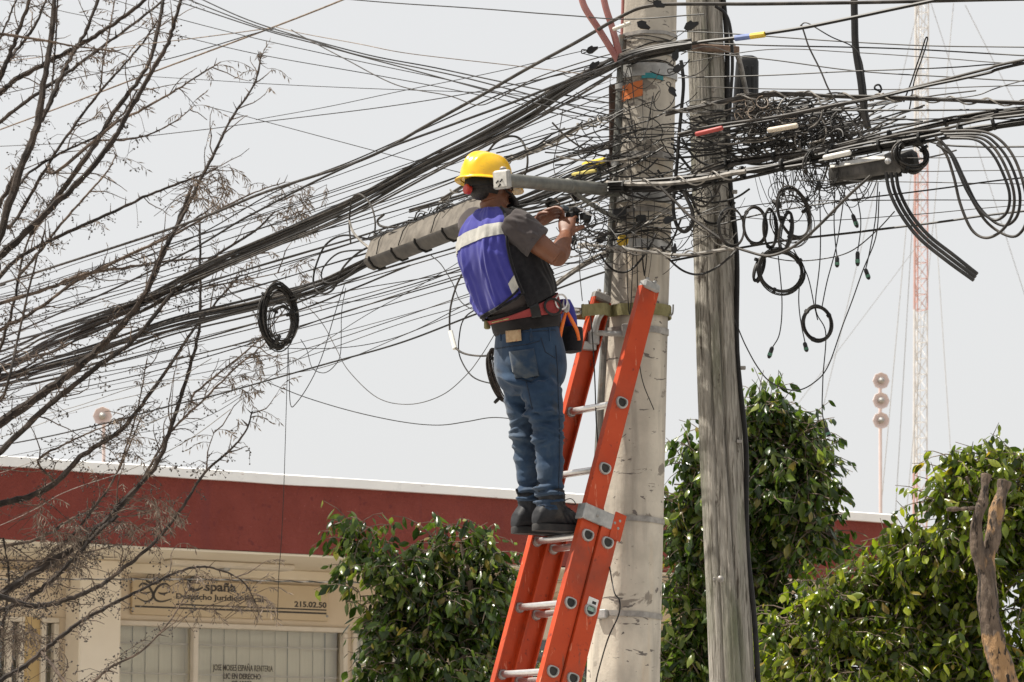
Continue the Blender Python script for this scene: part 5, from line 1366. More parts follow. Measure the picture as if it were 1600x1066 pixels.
for pts, tip, lab in drops:
    t = thing('drop_wire', lab, 'wire', P(pts[0][0], pts[0][1], yw(pts[0][0])))
    MB().tube(sagged(pxpath(pts, -.05, 8), .004, pts[0][0]), 0.9 * mpp(14), 5).build('wire', M['cable'], t)
    if tip:
        Yt = yw(tip[0]) - .05
        a, b = P(tip[0], tip[1], Yt), P(tip[2], tip[3], Yt)
        MB().tube([a, a.lerp(b, .15), a.lerp(b, .85), b], [2.0 * mpp(14), 3.2 * mpp(14), 3.2 * mpp(14), 1.6 * mpp(14)], 8).build('connector', M['plastic_black'], t)
        MB().tube([a.lerp(b, .55), a.lerp(b, .8)], 3.5 * mpp(14), 8).build('green_ring', mat('green_plastic', (0.05, 0.14, 0.09), (0.09, 0.22, 0.15), 20, 0.5) if 'green_plastic' not in bpy.data.materials else bpy.data.materials['green_plastic'], t)

# coils of spare cable
def coil(label, cx, cy, rx, ry, n, wpx, thick, dy=-.1, m='cable', tilt=0.0, seed=1, group='hanging coils of spare cable'):
    rg = random.Random(seed); Y = yw(cx) + dy
    t = thing('cable_coil', label, 'coil', P(cx, cy + ry, Y), group)
    k = mpp(14)
    c = P(cx, cy, Y)
    pts = []
    for j in range(n):
        ex, ey = rx + rg.uniform(-.5, .5) * thick, ry + rg.uniform(-.5, .5) * thick
        ox, oy, oz = rg.gauss(0, thick * .12), rg.gauss(0, thick * .12), rg.uniform(-.6, .6) * thick
        ph = rg.uniform(0, 6.28); turn = []
        for i in range(33):
            a = 2 * math.pi * i / 32 + ph
            x, z = ex * math.cos(a), ey * math.sin(a)
            x, z = x * math.cos(tilt) - z * math.sin(tilt), x * math.sin(tilt) + z * math.cos(tilt)
            turn.append(c + V((x + ox, oz + math.sin(a * 2 + j) * thick * .25 + x * 0.55, z + oy)) * k)
        MB().tube(turn, wpx * rg.uniform(.8, 1.1) / 2 * k, 5, cap=False).build('turn', M[rg.choice([m, m, 'cable2'])], t)
    for a in (0.6, 2.4, 4.4)[:2 if n < 6 else 3]:
        p = c + V((rx * math.cos(a), -thick * .1 + rx * math.cos(a) * .55, ry * math.sin(a))) * k
        d = V((-rx * math.sin(a), 0, ry * math.cos(a))).normalized()
        MB().lathe(p, d, [(thick * .55 * k, -.007), (thick * .75 * k, -.006), (thick * .75 * k, .006), (thick * .55 * k, .007)], 10).build('tie', M['rubber'], t)
coil('fat oval coil of black cable hung on the left cables', 435, 495, 30, 58, 20, 2.8, 15, -.25, seed=1)
coil('thin inner coil nested inside the fat oval coil on the left', 440, 505, 20, 34, 9, 1.6, 13, -.3, seed=2, m='cable')
coil('small coil leftmost of the row, against the wooden pole', 1143, 355, 20, 28, 6, 2.4, 4, -.55, seed=3)
coil('small coil second in the row, right of the wooden pole', 1180, 353, 18, 28, 6, 2.4, 4, -.2, seed=4)
coil('small narrow coil third in the row right of the wooden pole', 1203, 357, 10, 29, 6, 2.6, 4, -.2, seed=5)
coil('upright coil highest of the group right of the wooden pole', 1240, 332, 24, 38, 7, 2.4, 5, -.15, tilt=.25, seed=6)
coil('thin loose coil overlapping the upright highest coil', 1236, 345, 30, 34, 5, 1.4, 12, -.1, seed=16)
coil('narrow coil seen nearly edge-on right of the small row', 1228, 362, 9, 30, 6, 2.6, 4, -.2, tilt=-.2, seed=17)
coil('big round coil hanging under the row of small coils', 1220, 424, 35, 32, 12, 2.2, 7, -.15, seed=7)
coil('short flattened coil hanging at the left of the big round coil', 1186, 420, 6, 20, 8, 3, 4, -.15, tilt=-.35, seed=8)
coil('small coil hanging lowest, alone in the open sky', 1277, 506, 22, 25, 9, 2.2, 5, -.1, seed=9, m='cable')
coil('coil of dusty wire slung behind the worker\'s hip', 781, 588, 13, 40, 14, 2.4, 9, -.9, seed=10, m='cable2', tilt=.28, group=None)
coil('coil of black cable hanging under the right end of the terminal box', 1424, 243, 24, 22, 14, 3, 10, -.1, seed=11)
coil('loose wire coil dangling under the bird-nest tangle, centre', 1285, 262, 26, 30, 6, 1.8, 10, -.1, seed=12)

# splice case on the left: long grey folded case with dark underside
sp0, sp1 = P(582, 382, yw(582) - .30), P(760, 311, yw(760) - .42)
sc_ = thing('splice_case', 'long dusty grey splice case hanging on the cables behind the worker\'s back', 'splice case', sp0)
ax = (sp1 - sp0).normalized(); dn = (V((0, 0, -1)) - ax * -ax.z).normalized(); fr = ax.cross(dn).normalized()
if fr.y > 0: fr = -fr
k = mpp(14.4)
prof = [(-13, -4), (-12, 1), (-11, 3), (10, 10), (28, 16), (30, 15), (40, 8), (44, -2), (40, -12), (20, -16), (-8, -14)]     # (down, towards camera) px
NR = 26; rings = []
for i in range(NR + 1):
    t_ = i / NR; c = sp0.lerp(sp1, t_)
    e = 0.9 if i in (0, NR) else 1.0
    rings.append([c + dn * (p * e * k) + fr * ((q * e + noise.noise(V((i * .5, j * 1.3, 0))) * .7) * k) for j, (p, q) in enumerate(prof)])
M['case'] = mat('dusty_case', (0.115, 0.10, 0.082), (0.185, 0.163, 0.135), 9, 0.75, bstr=0.4, bscale=20, stretch=(2, 2, 2), extra=extra_spots((0.085, 0.072, 0.06), 7, 0.58, 0.66))
MB().loft(rings).build('shell', M['case'], sc_, 38)
low_ = MB().loft([[sp0.lerp(sp1, t_) + dn * (p * k) + fr * (q * k) for p, q in ((29, 17.5), (33, 17), (43, 9), (46.5, -2), (42, -12), (30, -16), (30, 0))] for t_ in np.linspace(0.005, .995, 8)])
lo_o = low_.build('lower_shell', mat('dark_case', (0.035, 0.032, 0.03), (0.085, 0.075, 0.065), 12, 0.6, bstr=0.2), sc_, 35)
for t_ in (.06, .27, .48, .72):
    c = sp0.lerp(sp1, t_)
    pr = [c + dn * (p * k) + fr * (q * k) for p, q in ((27, 18.5), (33, 18.6), (44, 10), (48, -2), (43, -13))]
    MB().quadgrid([[p - ax * .012 for p in pr], [p + ax * .012 for p in pr]], closed=False)
    mbx = MB(); mbx.tube(pr, 0.0065, 6); mbx.build('latch', M['rubber'], sc_)
for t_, sl_ in ((.13, 0.0), (.33, .05), (.62, .03)):
    c = sp0.lerp(sp1, t_)
    MB().tube([c + dn * (-9 * k) + fr * (6 * k) + ax * sl_, c + dn * (4 * k) + fr * (13.5 * k) + ax * sl_ * .6, c + dn * (28 * k) + fr * (18 * k)], 0.0028, 6).build('tie_wire', M['rubber'], sc_)
MB().tube([sp0 + dn * (-8 * k), sp1 + dn * (-8 * k)], 0.014, 8).build('suspension_strand', M['cable'], sc_)
tg = MB()
for i in range(70):
    a = rw.random(); c = sp0.lerp(sp1, a) + dn * (rw.uniform(-18, -6) * k) + fr * (rw.uniform(-8, 8) * k)
    g = ax * rw.uniform(.06, .2) + V((rw.gauss(0, .02), rw.gauss(0, .02), rw.gauss(0.0, .02)))
    tg.tube(spline([tuple(c - g * .5), tuple(c + V((0, 0, rw.uniform(-.015, .02)))), tuple(c + g * .5)], 5), rw.uniform(1.2, 2.6) / 2 * k, 5)
tag(tg.build('loose_wires', M['cable'], sc_), kind='stuff')

# terminal box on the right
tb0, tb1 = P(1297, 268, 13.3), P(1398, 250, 13.25)
tb = thing('terminal_box', 'dark terminal box with pale sunlit lid hanging under the right cable bundle', 'terminal box', tb0)
ax = (tb1 - tb0).normalized(); dn = (V((0, 0, -1)) - ax * -ax.z).normalized(); fr = ax.cross(dn).normalized()
if fr.y > 0: fr = -fr
k = mpp(13.3)
def rr_ring(c, h, d, off=0.0, n=20, e=.5):
    return [c + dn * ((math.copysign(abs(math.sin(a)) ** e, math.sin(a)) * h + off) * k) + fr * (math.copysign(abs(math.cos(a)) ** e, math.cos(a)) * d * k) for a in [2 * math.pi * i / n for i in range(n)]]
MB().loft([rr_ring(tb0.lerp(tb1, t_), h, d, 6) for t_, h, d in ((-.02, 8, 8), (0, 13, 12), (.06, 15, 14), (.85, 16, 15), (.93, 18, 17), (1.0, 19, 18), (1.06, 16, 15), (1.10, 9, 9))]).build('body', mat('terminal_grey', (0.045, 0.042, 0.038), (0.12, 0.11, 0.10), 14, 0.5, bstr=.2), tb, 35)
lidp = [tb0.lerp(tb1, .02) + dn * (-8 * k) + fr * (8 * k), tb0.lerp(tb1, .02) + dn * (-1 * k) + fr * (17 * k), tb0.lerp(tb1, .86) + dn * (0 * k) + fr * (17 * k), tb0.lerp(tb1, .86) + dn * (-9 * k) + fr * (8 * k)]
MB().ext(lidp, (dn * -.6 + fr * .8) * .006).build('lid', mat('sunlit_lid_tone', (0.50, 0.48, 0.44), (0.66, 0.64, 0.60), 24, 0.45), tb)  # sunlight on the lid is put into its pale colour
MB().tube([tb0 + dn * (20 * k) - ax * .01, tb1 + dn * (23 * k) + ax * .02], 0.014, 8).build('bottom_gasket', M['rubber'], tb)
for i in range(9):
    c = tb0.lerp(tb1, .08 + .09 * i) + fr * (14 * k) + dn * (9 * k)
    MB().box(c, 0.003, 0.004, 0.014, ax, fr, dn, bev=.001).build('rib', bpy.data.materials['terminal_grey'], tb)
MB().lathe(tb0.lerp(tb1, .90) + fr * (18 * k) + dn * (4 * k), fr, [(0.014, -.01), (0.014, .006), (.006, .01)], 10).build('latch_screw', M['alu'], tb)
MB().lathe(tb1 + dn * (6 * k) + ax * .03, ax, [(0.045, -.01), (0.05, 0), (0.05, .05), (.03, .07)], 16).build('cable_gland', M['rubber'], tb)

# sleeves and tags
def sleeve(name, label, x0, y0, x1, y1, w, col, dy=-.2, cat='tag', two=None):
    Y0, Y1 = yw(x0) + dy, yw(x1) + dy
    a, b = P(x0, y0, Y0), P(x1, y1, Y1)
    m_ = mat(name + '_' + str(x0), tuple(c * .85 for c in col), col, 25, 0.5, extra=extra_spots(tuple(c * .45 for c in col), 30, .6, .75))
    if two:
        t = thing(name, label, cat, a)
        MB().tube([a, a.lerp(b, .52)], w / 2 * mpp(14), 10).build('wrap', m_, t)
        MB().tube([a.lerp(b, .52), b], w / 2 * mpp(14), 10).build('wrap', mat(name + '_b', tuple(c * .85 for c in two), two, 25, .5), t)
        return t
    o = MB().tube([a, a.lerp(b, .04), a.lerp(b, .96), b], [w * .4 * mpp(14), w / 2 * mpp(14), w / 2 * mpp(14), w * .4 * mpp(14)], 10).build(name, m_)
    return tag(o, label, cat)
sleeve('cable_tag', 'blue and yellow tape wrap on the heavy cable right of the wooden pole', 1149, 60, 1195, 54, 9, (.16, .22, .45), -.19, two=(.75, .52, .05))
sleeve('cable_tag', 'yellow plastic tag hanging on cables left of the concrete pole, upper one', 912, 258, 945, 250, 9, (.75, .55, .03), -.1)
sleeve('cable_tag', 'pale yellow sleeve on a thin cable, lower of the two left of the pole', 895, 273, 932, 266, 6, (.62, .52, .14), -.1)
sleeve('cable_tag', 'red sleeve on a cable crossing the wooden pole', 1087, 210, 1129, 200, 7, (.42, .06, .05), -.45)
sleeve('cable_tag', 'pale tan sleeve on the twisted cable in front of the tangle', 1200, 204, 1246, 196, 8, (.62, .54, .43), -.3)
sleeve('cable_tag', 'white sleeve on the broad right bundle above the terminal box', 1287, 247, 1329, 238, 8, (.72, .70, .65), -.32)
sleeve('cable_tag', 'white sleeve on a short cable at the top of the concrete pole', 958, 46, 985, 36, 6, (.66, .63, .55), -.25)
c, r = pole_center(P(985, 150, YP).z)
def wrapband(name, label, py, h, col, a0, a1, e=.009):
    z = P(985, py, YP).z; c, r = pole_center(z)
    rows = []
    for dz in np.linspace(-h, h, 5):
        rows.append([V((c.x + math.cos(a) * (r + e + .004 * noise.noise(V((a * 5, dz * 60, 0)))) * 1.04, c.y + math.sin(a) * (r + e) * 1.04, z + dz + .008 * math.sin(a * 3))) for a in np.linspace(a0, a1, 14)])
    mbx = MB(); mbx.quadgrid(rows, closed=False); mbx.quadgrid([[p * 1.0 + V((0, .003, 0)) for p in r_] for r_ in rows], closed=False, flip=True)
    tag(mbx.build(name, mat(name + str(py), tuple(x * .8 for x in col), col, 30, .55)), label, 'tape')
wrapband('tape_wrap', 'bright orange tape wrapped round the concrete pole near the top', 150, .036, (.62, .17, .04), -2.75, -1.75)
wrapband('tape_wrap', 'teal tape strip on the concrete pole near the top', 131, .012, (.03, .27, .30), -1.8, -1.05)
o = MB().lathe(P(973, 376, 13.8), V((0, -1, 0)), [(0.02, -.004), (0.028, 0), (0.018, .006), (0.008, .014)], 7).build('yellow_cap', mat('yellow_cap', (.6, .38, .03), (.7, .46, .04), 20, .5)); tag(o, 'small yellow flower-shaped plastic cap on the concrete pole', 'cap')
# black wedge clamps
def clamp(label, px, py, ang, s=1.0, dy=-.2):
    Y = yw(px) + dy; c = P(px, py, Y); a = V((math.cos(ang), 0, math.sin(ang))); b = V((-math.sin(ang), 0, math.cos(ang)))
    t = thing('drop_clamp', label, 'clamp', c, 'black drop wire clamps')
    k = mpp(14) * s * .72
    poly = [c + a * x * k + b * y * k for x, y in ((-14, -2), (-9, -8), (-2, -9), (13, -3), (14, 1), (4, 3), (2, 7), (-8, 5))]
    MB().ext(poly, V((0, .02, 0))).build('body', M['plastic_black'], t, 30)
    if s < 1.05: MB().tube(spline([tuple(c + a * -11 * k), tuple(c + a * -22 * k + b * 4 * k), tuple(c + a * -24 * k - b * 4 * k), tuple(c + a * -11 * k - b * 3 * k)], 6), .9 * mpp(14), 5).build('bail', M['cable2'], t)
for lab, x, y, an, s in (('black wedge clamp floating left of the pole top, upper one', 925, 76, .3, 1), ('black wedge clamp left of the pole top, lower one', 928, 101, .6, 1), ('black clamp on the concrete pole at the picture\'s top edge', 1030, 5, -.4, 1), ('black diamond clamp high on the concrete pole face', 1006, 38, -.5, 1.1),
                         ('black clamp high on the wooden pole', 1080, 38, .3, 1.2), ('black clamp between the two poles, upper one', 1055, 85, 1.2, 1), ('black clamp between the two poles, lower one', 1060, 105, .4, 1), ('black clamp on the right edge of the concrete pole', 1052, 142, -1.0, .9),
                         ('black clamp dangling below the worker\'s right hand', 896, 375, 1.5, .9), ('black clamp right of the worker\'s hands', 918, 340, 1.0, 1.1), ('black clamp lashed low on the concrete pole\'s left edge', 940, 370, .7, 1.2), ('black clamp on the concrete pole at wrist height', 1045, 342, .3, 1), ('black clamp hanging between the poles below the wrapped cable', 1053, 388, 1.4, .8)):
    clamp(lab, x, y, an, s)
t = thing('hook_clamp', 'small steel hook and clamp joining cables right of the tangle', 'clamp', P(1372, 150, 13.2))
MB().tube(spline([P(x, y, 13.2)[:] for x, y in ((1373, 152), (1374, 143), (1367, 139), (1368, 134), (1374, 133), (1377, 140), (1373, 147))], 6), .0045, 6).build('hook', M['rubber'], t)
MB().box(P(1370, 152, 13.2), .035, .01, .007, V((.9, 0, .35)).normalized(), V((0, 1, 0)), V((-.35, 0, .9)).normalized(), bev=.002).build('plate', M['cable_tan'], t)

# ------------------------------------------------------------------ uncountable tangles of thin wire
def tangle(name, label, parts, seed, mats=('cable', 'cable2', 'cable_grey'), wts=(7, 3, .9), slope=.12):
    """parts: ('arc', n, (x0,y0,x1,y1), (dx0,dx1), dy sd, (sag0,sag1), (Y0,Y1), (w0,w1)) slack wires hung between two points
              ('curl', n, (x0,y0,x1,y1), (r0,r1), (Y0,Y1), (w0,w1)) springy curls of wire"""
    rg = random.Random(seed); mbs = {m: MB() for m in mats}; c0 = None
    for prt in parts:
        for i in range(prt[1]):
            x0, y0, x1, y1 = prt[2]
            px, py = rg.uniform(x0, x1), rg.uniform(y0, y1)
            if prt[0] == 'arc':
                _, _, _, dxr, dys, sg_, Yr, wr = prt
                dx = rg.uniform(*dxr) * rg.choice((-1, 1)); dy = rg.gauss(-slope * dx, dys); sag = rg.uniform(*sg_) * (1 if rg.random() < .85 else -.6)
                Ya, Yb = rg.uniform(*Yr), rg.uniform(*Yr); sk = rg.uniform(-.25, .25); pts = []
                for k_ in range(9):
                    t_ = k_ / 8; u = t_ + sk * t_ * (1 - t_)
                    pts.append(tuple(P(px + dx * u + rg.gauss(0, .35), py + dy * u + sag * 4 * t_ * (1 - t_) + rg.gauss(0, .35), Ya + (Yb - Ya) * t_)))
                pth = spline(pts, 5)
            else:
                _, _, _, rr_, Yr, wr = prt
                r_ = rg.uniform(*rr_); e_ = rg.uniform(.5, 1.1); tl = rg.uniform(0, 3.14); a0_ = rg.uniform(0, 6.28); an = rg.uniform(2.2, 8.5); Y = rg.uniform(*Yr); dr = rg.uniform(-1.2, 1.2) * r_ / 6; dY = rg.gauss(0, .03); pts = []
                n_ = max(8, int(an * 3.2))
                for k_ in range(n_ + 1):
                    t_ = k_ / n_; a_ = a0_ + an * t_; ri = r_ * (1 + .35 * t_)
                    x, z = ri * math.cos(a_), ri * e_ * math.sin(a_)
                    pts.append(tuple(P(px + x * math.cos(tl) - z * math.sin(tl) + dr * k_ * .4, py + x * math.sin(tl) + z * math.cos(tl), Y + dY * t_ + .02 * math.sin(a_))))
                pth = spline(pts, 2)
            mbs[rg.choices(mats, wts[:len(mats)])[0]].tube(pth, rg.uniform(*wr) / 2 * mpp(14), 5, cap=False)
    q = parts[0]
    t = thing(name, label, 'wires', P((q[2][0] + q[2][2]) / 2, q[2][3], 13.7))
    for m in mats:
        if mbs[m].v: tag(mbs[m].build('loose_wires', M[m], t), kind='stuff')
    return t
NEAR = (13.6, 13.83)
tangle('wire_tangle', 'messy tangle of thin slack wires crossing the concrete pole', [
    ('arc', 7, (960, 90, 1040, 190), (60, 120), 16, (4, 34), NEAR, (.8, 2.0)), ('arc', 12, (950, 196, 1040, 232), (70, 130), 9, (3, 16), NEAR, (1.0, 3.0)), ('arc', 12, (945, 268, 1040, 305), (70, 130), 9, (3, 18), NEAR, (1.0, 3.2)), ('arc', 18, (945, 335, 1035, 392), (60, 120), 9, (3, 18), NEAR, (1.0, 2.8)),
    ('arc', 10, (960, 200, 1040, 390), (70, 150), 20, (8, 46), NEAR, (2.4, 4.4)), ('curl', 5, (950, 120, 1045, 390), (12, 26), NEAR, (.8, 2.2))], 31)
tangle('wire_tangle', 'long hanging strands of thin wire down the concrete pole front', [('arc', 8, (945, 140, 1045, 330), (4, 40), 0, (60, 170), NEAR, (.8, 1.8))], 38)
tangle('wire_tangle', 'messy slack wires crossing the gap between the two poles', [
    ('arc', 12, (1020, 40, 1110, 130), (50, 130), 16, (3, 26), (13.75, 14.15), (.8, 2.0)), ('arc', 22, (1020, 160, 1130, 300), (50, 150), 20, (5, 40), (13.75, 14.15), (.8, 2.4)), ('arc', 16, (1020, 290, 1120, 390), (50, 140), 16, (6, 50), (13.75, 14.15), (.8, 2.0)),
    ('arc', 8, (1020, 190, 1100, 360), (60, 140), 24, (10, 60), (13.75, 14.15), (2.6, 4.6)), ('curl', 5, (1045, 150, 1140, 390), (12, 24), (13.75, 14.1), (.8, 2.0))], 32)
tangle('wire_tangle', 'dense bird-nest tangle of black wires right of the wooden pole', [
    ('curl', 75, (1165, 168, 1330, 236), (10, 28), (13.4, 13.9), (1.4, 3.4)), ('arc', 120, (1150, 160, 1330, 232), (50, 150), 12, (2, 24), (13.4, 13.9), (1.5, 3.8))], 33)
tangle('wire_tangle', 'long wires running through and beyond the bird-nest tangle', [('arc', 34, (1150, 165, 1350, 258), (110, 220), 10, (-4, 14), (13.35, 13.8), (1.2, 3.0))], 39)
tangle('wire_tangle', 'drooping curls of thin wire hanging beneath the bird-nest tangle', [('arc', 34, (1160, 235, 1380, 275), (10, 80), 12, (20, 85), (13.35, 13.75), (.8, 1.7)), ('curl', 14, (1180, 250, 1340, 310), (12, 30), (13.35, 13.75), (.8, 1.6))], 34)
tangle('wire_tangle', 'small knot of wires and strands in front of the worker\'s hands', [('curl', 11, (905, 310, 948, 400), (8, 18), (13.5, 13.8), (.8, 2.2)), ('arc', 28, (900, 300, 950, 410), (25, 70), 16, (4, 36), (13.5, 13.8), (.8, 2.2))], 35)
tangle('wire_tangle', 'knot of dark cables joining the left run above the pipe arm', [('arc', 22, (860, 190, 950, 290), (70, 150), 10, (2, 16), (13.7, 14.0), (1.2, 3.0)), ('curl', 8, (905, 190, 955, 290), (10, 24), (13.7, 13.95), (1.0, 2.4))], 36, slope=.40)
tangle('wire_tangle', 'frayed pale bits of wire and old leaves caught on the tangle beside the canister', [('curl', 26, (1155, 152, 1215, 188), (4, 11), (13.3, 13.6), (.8, 1.6)), ('arc', 26, (1150, 150, 1215, 190), (14, 44), 10, (-6, 10), (13.3, 13.6), (1.0, 2.4))], 37, mats=('cable_grey', 'cable_tan', 'cable2'), wts=(3, 2, 5))
# horizontal turns of wire wound tightly round both poles
def windings(label, center, pys, px, Yc, seed, w=(.9, 2.2), e=.012):
    rg = random.Random(seed)
    t = thing('wire_winding', label, 'wires', P(px, pys[-1], Yc)); mbs = {m: MB() for m in ('cable', 'cable2')}
    for py in pys:
        z = P(px, py, Yc).z; c, r = center(z); tl = rg.gauss(0, .42); ph = rg.uniform(0, 6.28); ee = rg.uniform(.3, 1) * e
        pts = [V((c.x + math.cos(a) * (r * 1.05 + ee), c.y + math.sin(a) * (r * 1.05 + ee), z + tl * math.cos(a + ph) * r + .006 * math.sin(a * 3 + ph))) for a in np.linspace(0, 2 * math.pi, 33)]
        mbs[rg.choice(['cable', 'cable', 'cable2'])].tube(pts, rg.uniform(*w) / 2 * mpp(14), 5, cap=False)
    for m in mbs: tag(mbs[m].build('turns', M[m], t), kind='stuff')
rg = random.Random(77)
windings('turns of black wire bound tightly round the concrete pole', pole_center, sorted([rg.uniform(60, 120) for _ in range(5)] + [rg.uniform(190, 310) for _ in range(5)] + [rg.uniform(330, 392) for _ in range(8)]), 985, YP, 41)
windings('few turns of wire bound round the grey wooden pole', wood_center, sorted([rg.uniform(150, 300) for _ in range(8)] + [rg.uniform(330, 400) for _ in range(5)]), 1110, YW, 42)

# ------------------------------------------------------------------ the worker on the ladder
UP = V((0, 0, 1))
def B(px, py, t):
    """point of the plane t metres to the worker's right of the ladder's middle line, seen at that pixel"""
    return hit(px, py, LT + LR * t, LR)
def remesh(mb, voxel, it=4, fac=0.5):
    me = mb.mesh('tmp'); o = bpy.data.objects.new('tmp', me); COL.objects.link(o)
    m = o.modifiers.new('r', 'REMESH'); m.mode = 'VOXEL'; m.voxel_size = voxel
    s = o.modifiers.new('s', 'SMOOTH'); s.factor = fac; s.iterations = it
    dg = bpy.context.evaluated_depsgraph_get(); dg.update()
    out = bpy.data.meshes.new_from_object(o.evaluated_get(dg))
    bpy.data.objects.remove(o); bpy.data.meshes.remove(me)
    return out
def displace(me, fn):
    n = len(me.vertices)
    co = np.empty(n * 3); me.vertices.foreach_get('co', co); co = co.reshape(-1, 3)
    no = np.empty(n * 3); me.vertices.foreach_get('normal', no); no = no.reshape(-1, 3)
    d = fn(co, no)
    co = co + no * d[:, None]
    me.vertices.foreach_set('co', co.ravel()); me.update()
def folds(specs):
    """each fold: centre, across-direction, along-direction, half width, half length, height"""
    def fn(co, no):
        d = np.zeros(len(co))
        for (c, a, l, w, L_, h) in specs:
            q = co - np.array(c)
            x = q @ np.array(a); y = q @ np.array(l)
            x = x - 1.2 * y * y                       # folds bend
            far = ((q ** 2).sum(1) < (L_ * 2.6) ** 2)
            d += far * h * (np.exp(-(x / w) ** 2) - 0.55 * np.exp(-((x - 1.9 * w) / w) ** 2)) * np.exp(-(y / L_) ** 2)
        return d
    return fn
def ering(c, ax, ay, w, d, n=28, e=0.85):
    out = []
    for k in range(n):
        a = 2 * math.pi * k / n
        out.append(c + ax * (math.copysign(abs(math.cos(a)) ** e, math.cos(a)) * w) + ay * (math.copysign(abs(math.sin(a)) ** e, math.sin(a)) * d))
    return out
def fabric(name, c0, c1, sc, rough=0.9, weave=700, extra=None, bs=0.25):
    m = mat(name, c0, c1, sc, rough, bstr=bs, bscale=weave, bdist=0.0006, extra=extra, spec=0.2)
    m.node_tree.nodes['Principled BSDF'].inputs['Sheen Weight'].default_value = 0.15
    return m
M['skin'] = mat('tanned_skin', (0.135, 0.048, 0.022), (0.19, 0.074, 0.037), 14, 0.5, bstr=0.12, bscale=160, bdist=0.001)
M['skin'].node_tree.nodes['Principled BSDF'].inputs['Subsurface Weight'].default_value = 0.06
M['skin'].node_tree.nodes['Principled BSDF'].inputs['Subsurface Radius'].default_value = (0.01, 0.004, 0.002)
M['vest'] = fabric('blue_violet_vest', (0.036, 0.036, 0.23), (0.05, 0.05, 0.28), 6, 0.75, 500)
M['mesh_panel'] = fabric('black_mesh', (0.006, 0.006, 0.008), (0.015, 0.014, 0.017), 60, 0.9, 380, bs=0.6)
M['tee'] = fabric('grey_tee', (0.045, 0.038, 0.038), (0.075, 0.063, 0.063), 9)
def _jean(nt, col):
    col = extra_spots((0.10, 0.125, 0.155), 3.2, 0.52, 0.72, stretch=(1, 1, .45))(nt, col)
    return extra_spots((0.045, 0.042, 0.036), 5, 0.60, 0.72)(nt, col)
M['jeans'] = fabric('blue_denim', (0.014, 0.032, 0.066), (0.028, 0.055, 0.10), 12, 0.9, 900, extra=_jean, bs=0.4)
M['seam'] = mat('denim_seam', (0.008, 0.015, 0.03), (0.02, 0.03, 0.05), 60, 0.9)
M['helmet'] = mat('yellow_helmet', (0.80, 0.45, 0.003), (0.85, 0.51, 0.005), 4, 0.25, bstr=0.02, coat=0.25, extra=chain(extra_spots((0.58, 0.36, 0.02), 14, 0.58, 0.75), extra_spots((0.30, 0.20, 0.04), 30, 0.66, 0.70, stretch=(1, 1, 4)), extra_spots((0.88, 0.70, 0.25), 22, 0.68, 0.71, stretch=(6, 1, 1))))
M['boot'] = mat('dark_boot_leather', (0.010, 0.0105, 0.013), (0.030, 0.030, 0.033), 16, 0.62, bstr=0.4, bscale=60, spec=.3, extra=extra_spots((0.06, 0.055, 0.05), 9, 0.62, 0.78))
M['sole'] = mat('boot_sole', (0.010, 0.010, 0.011), (0.03, 0.027, 0.025), 20, 0.8)
M['hair'] = mat('black_hair', (0.008, 0.006, 0.005), (0.022, 0.016, 0.012), 90, 0.6, bstr=0.8, bscale=160, bdist=0.004)
M['reflect'] = mat('reflective_band', (0.36, 0.35, 0.32), (0.50, 0.485, 0.44), 26, 0.4, bstr=0.2, bscale=60, extra=extra_spots((0.40, 0.36, 0.29), 10, 0.6, 0.75))
M['belt_red'] = mat('red_webbing', (0.22, 0.022, 0.022), (0.30, 0.04, 0.038), 18, 0.75, bstr=0.4, bscale=400)
M['belt_black'] = fabric('black_belt_pad', (0.008, 0.0065, 0.007), (0.02, 0.017, 0.017), 14)
M['olive'] = mat('olive_webbing', (0.17, 0.15, 0.062), (0.25, 0.225, 0.105), 22, 0.85, bstr=0.5, bscale=260)
M['plier'] = mat('orange_grip', (0.72, 0.13, 0.012), (0.82, 0.19, 0.02), 10, 0.45)

man = thing('person', 'worker in yellow hard hat, blue vest and jeans standing on the orange ladder', 'person', LP(1.13, 0))

# --- torso shape, shared by skin, shirt and vest
spine = [(826, 530, .150, .125), (823, 510, .158, .130), (819, 488, .163, .134), (808, 462, .178, .143), (792, 428, .196, .148), (781, 395, .208, .147), (777, 368, .206, .130), (777, 350, .176, .108), (778, 338, .125, .092), (779, 328, .075, .075)]
sp5 = [tuple(B(x, y, 0)) + (w * .90, d * .92) for x, y, w, d in spine]
TOR = catm4(sp5, 8)
def torso_ring(i, off, n=40, tilt=None):
    a = TOR[i]; c = V(a[:3])
    t = V(TOR[min(i + 1, len(TOR) - 1)][:3]) - V(TOR[max(i - 1, 0)][:3]); t.normalize()
    ay = (LC - t * LC.dot(t)).normalized()
    return c, LR, ay, a[3] + off, a[4] + off, t
def TS(i, th, off):
    """point on the torso: i ring (float), th angle (0 right side, 90 front, 180 left, 270 back)"""
    i0 = int(max(0, min(len(TOR) - 2, math.floor(i)))); f = i - i0
    pts = []
    for k in (i0, i0 + 1):
        c, ax, ay, w, d, t = torso_ring(k, off)
        e = 0.82
        co, si = math.cos(th), math.sin(th)
        p = c + ax * (math.copysign(abs(co) ** e, co) * w) + ay * (math.copysign(abs(si) ** e, si) * d)
        # shoulder blades and the hollow of the back
        p = p - ay * (0.012 * math.exp(-((k - 44) / 14) ** 2) * math.exp(-((th - math.radians(300)) / .35) ** 2) + 0.012 * math.exp(-((k - 44) / 14) ** 2) * math.exp(-((th - math.radians(240)) / .35) ** 2))
        pts.append(p)
    return pts[0].lerp(pts[1], f)
NT = len(TOR) - 1
def torso_loft(mb, off, i0=0, i1=NT):
    mb.loft([[TS(i, 2 * math.pi * k / 40, off) for k in range(40)] for i in range(i0, i1 + 1)])

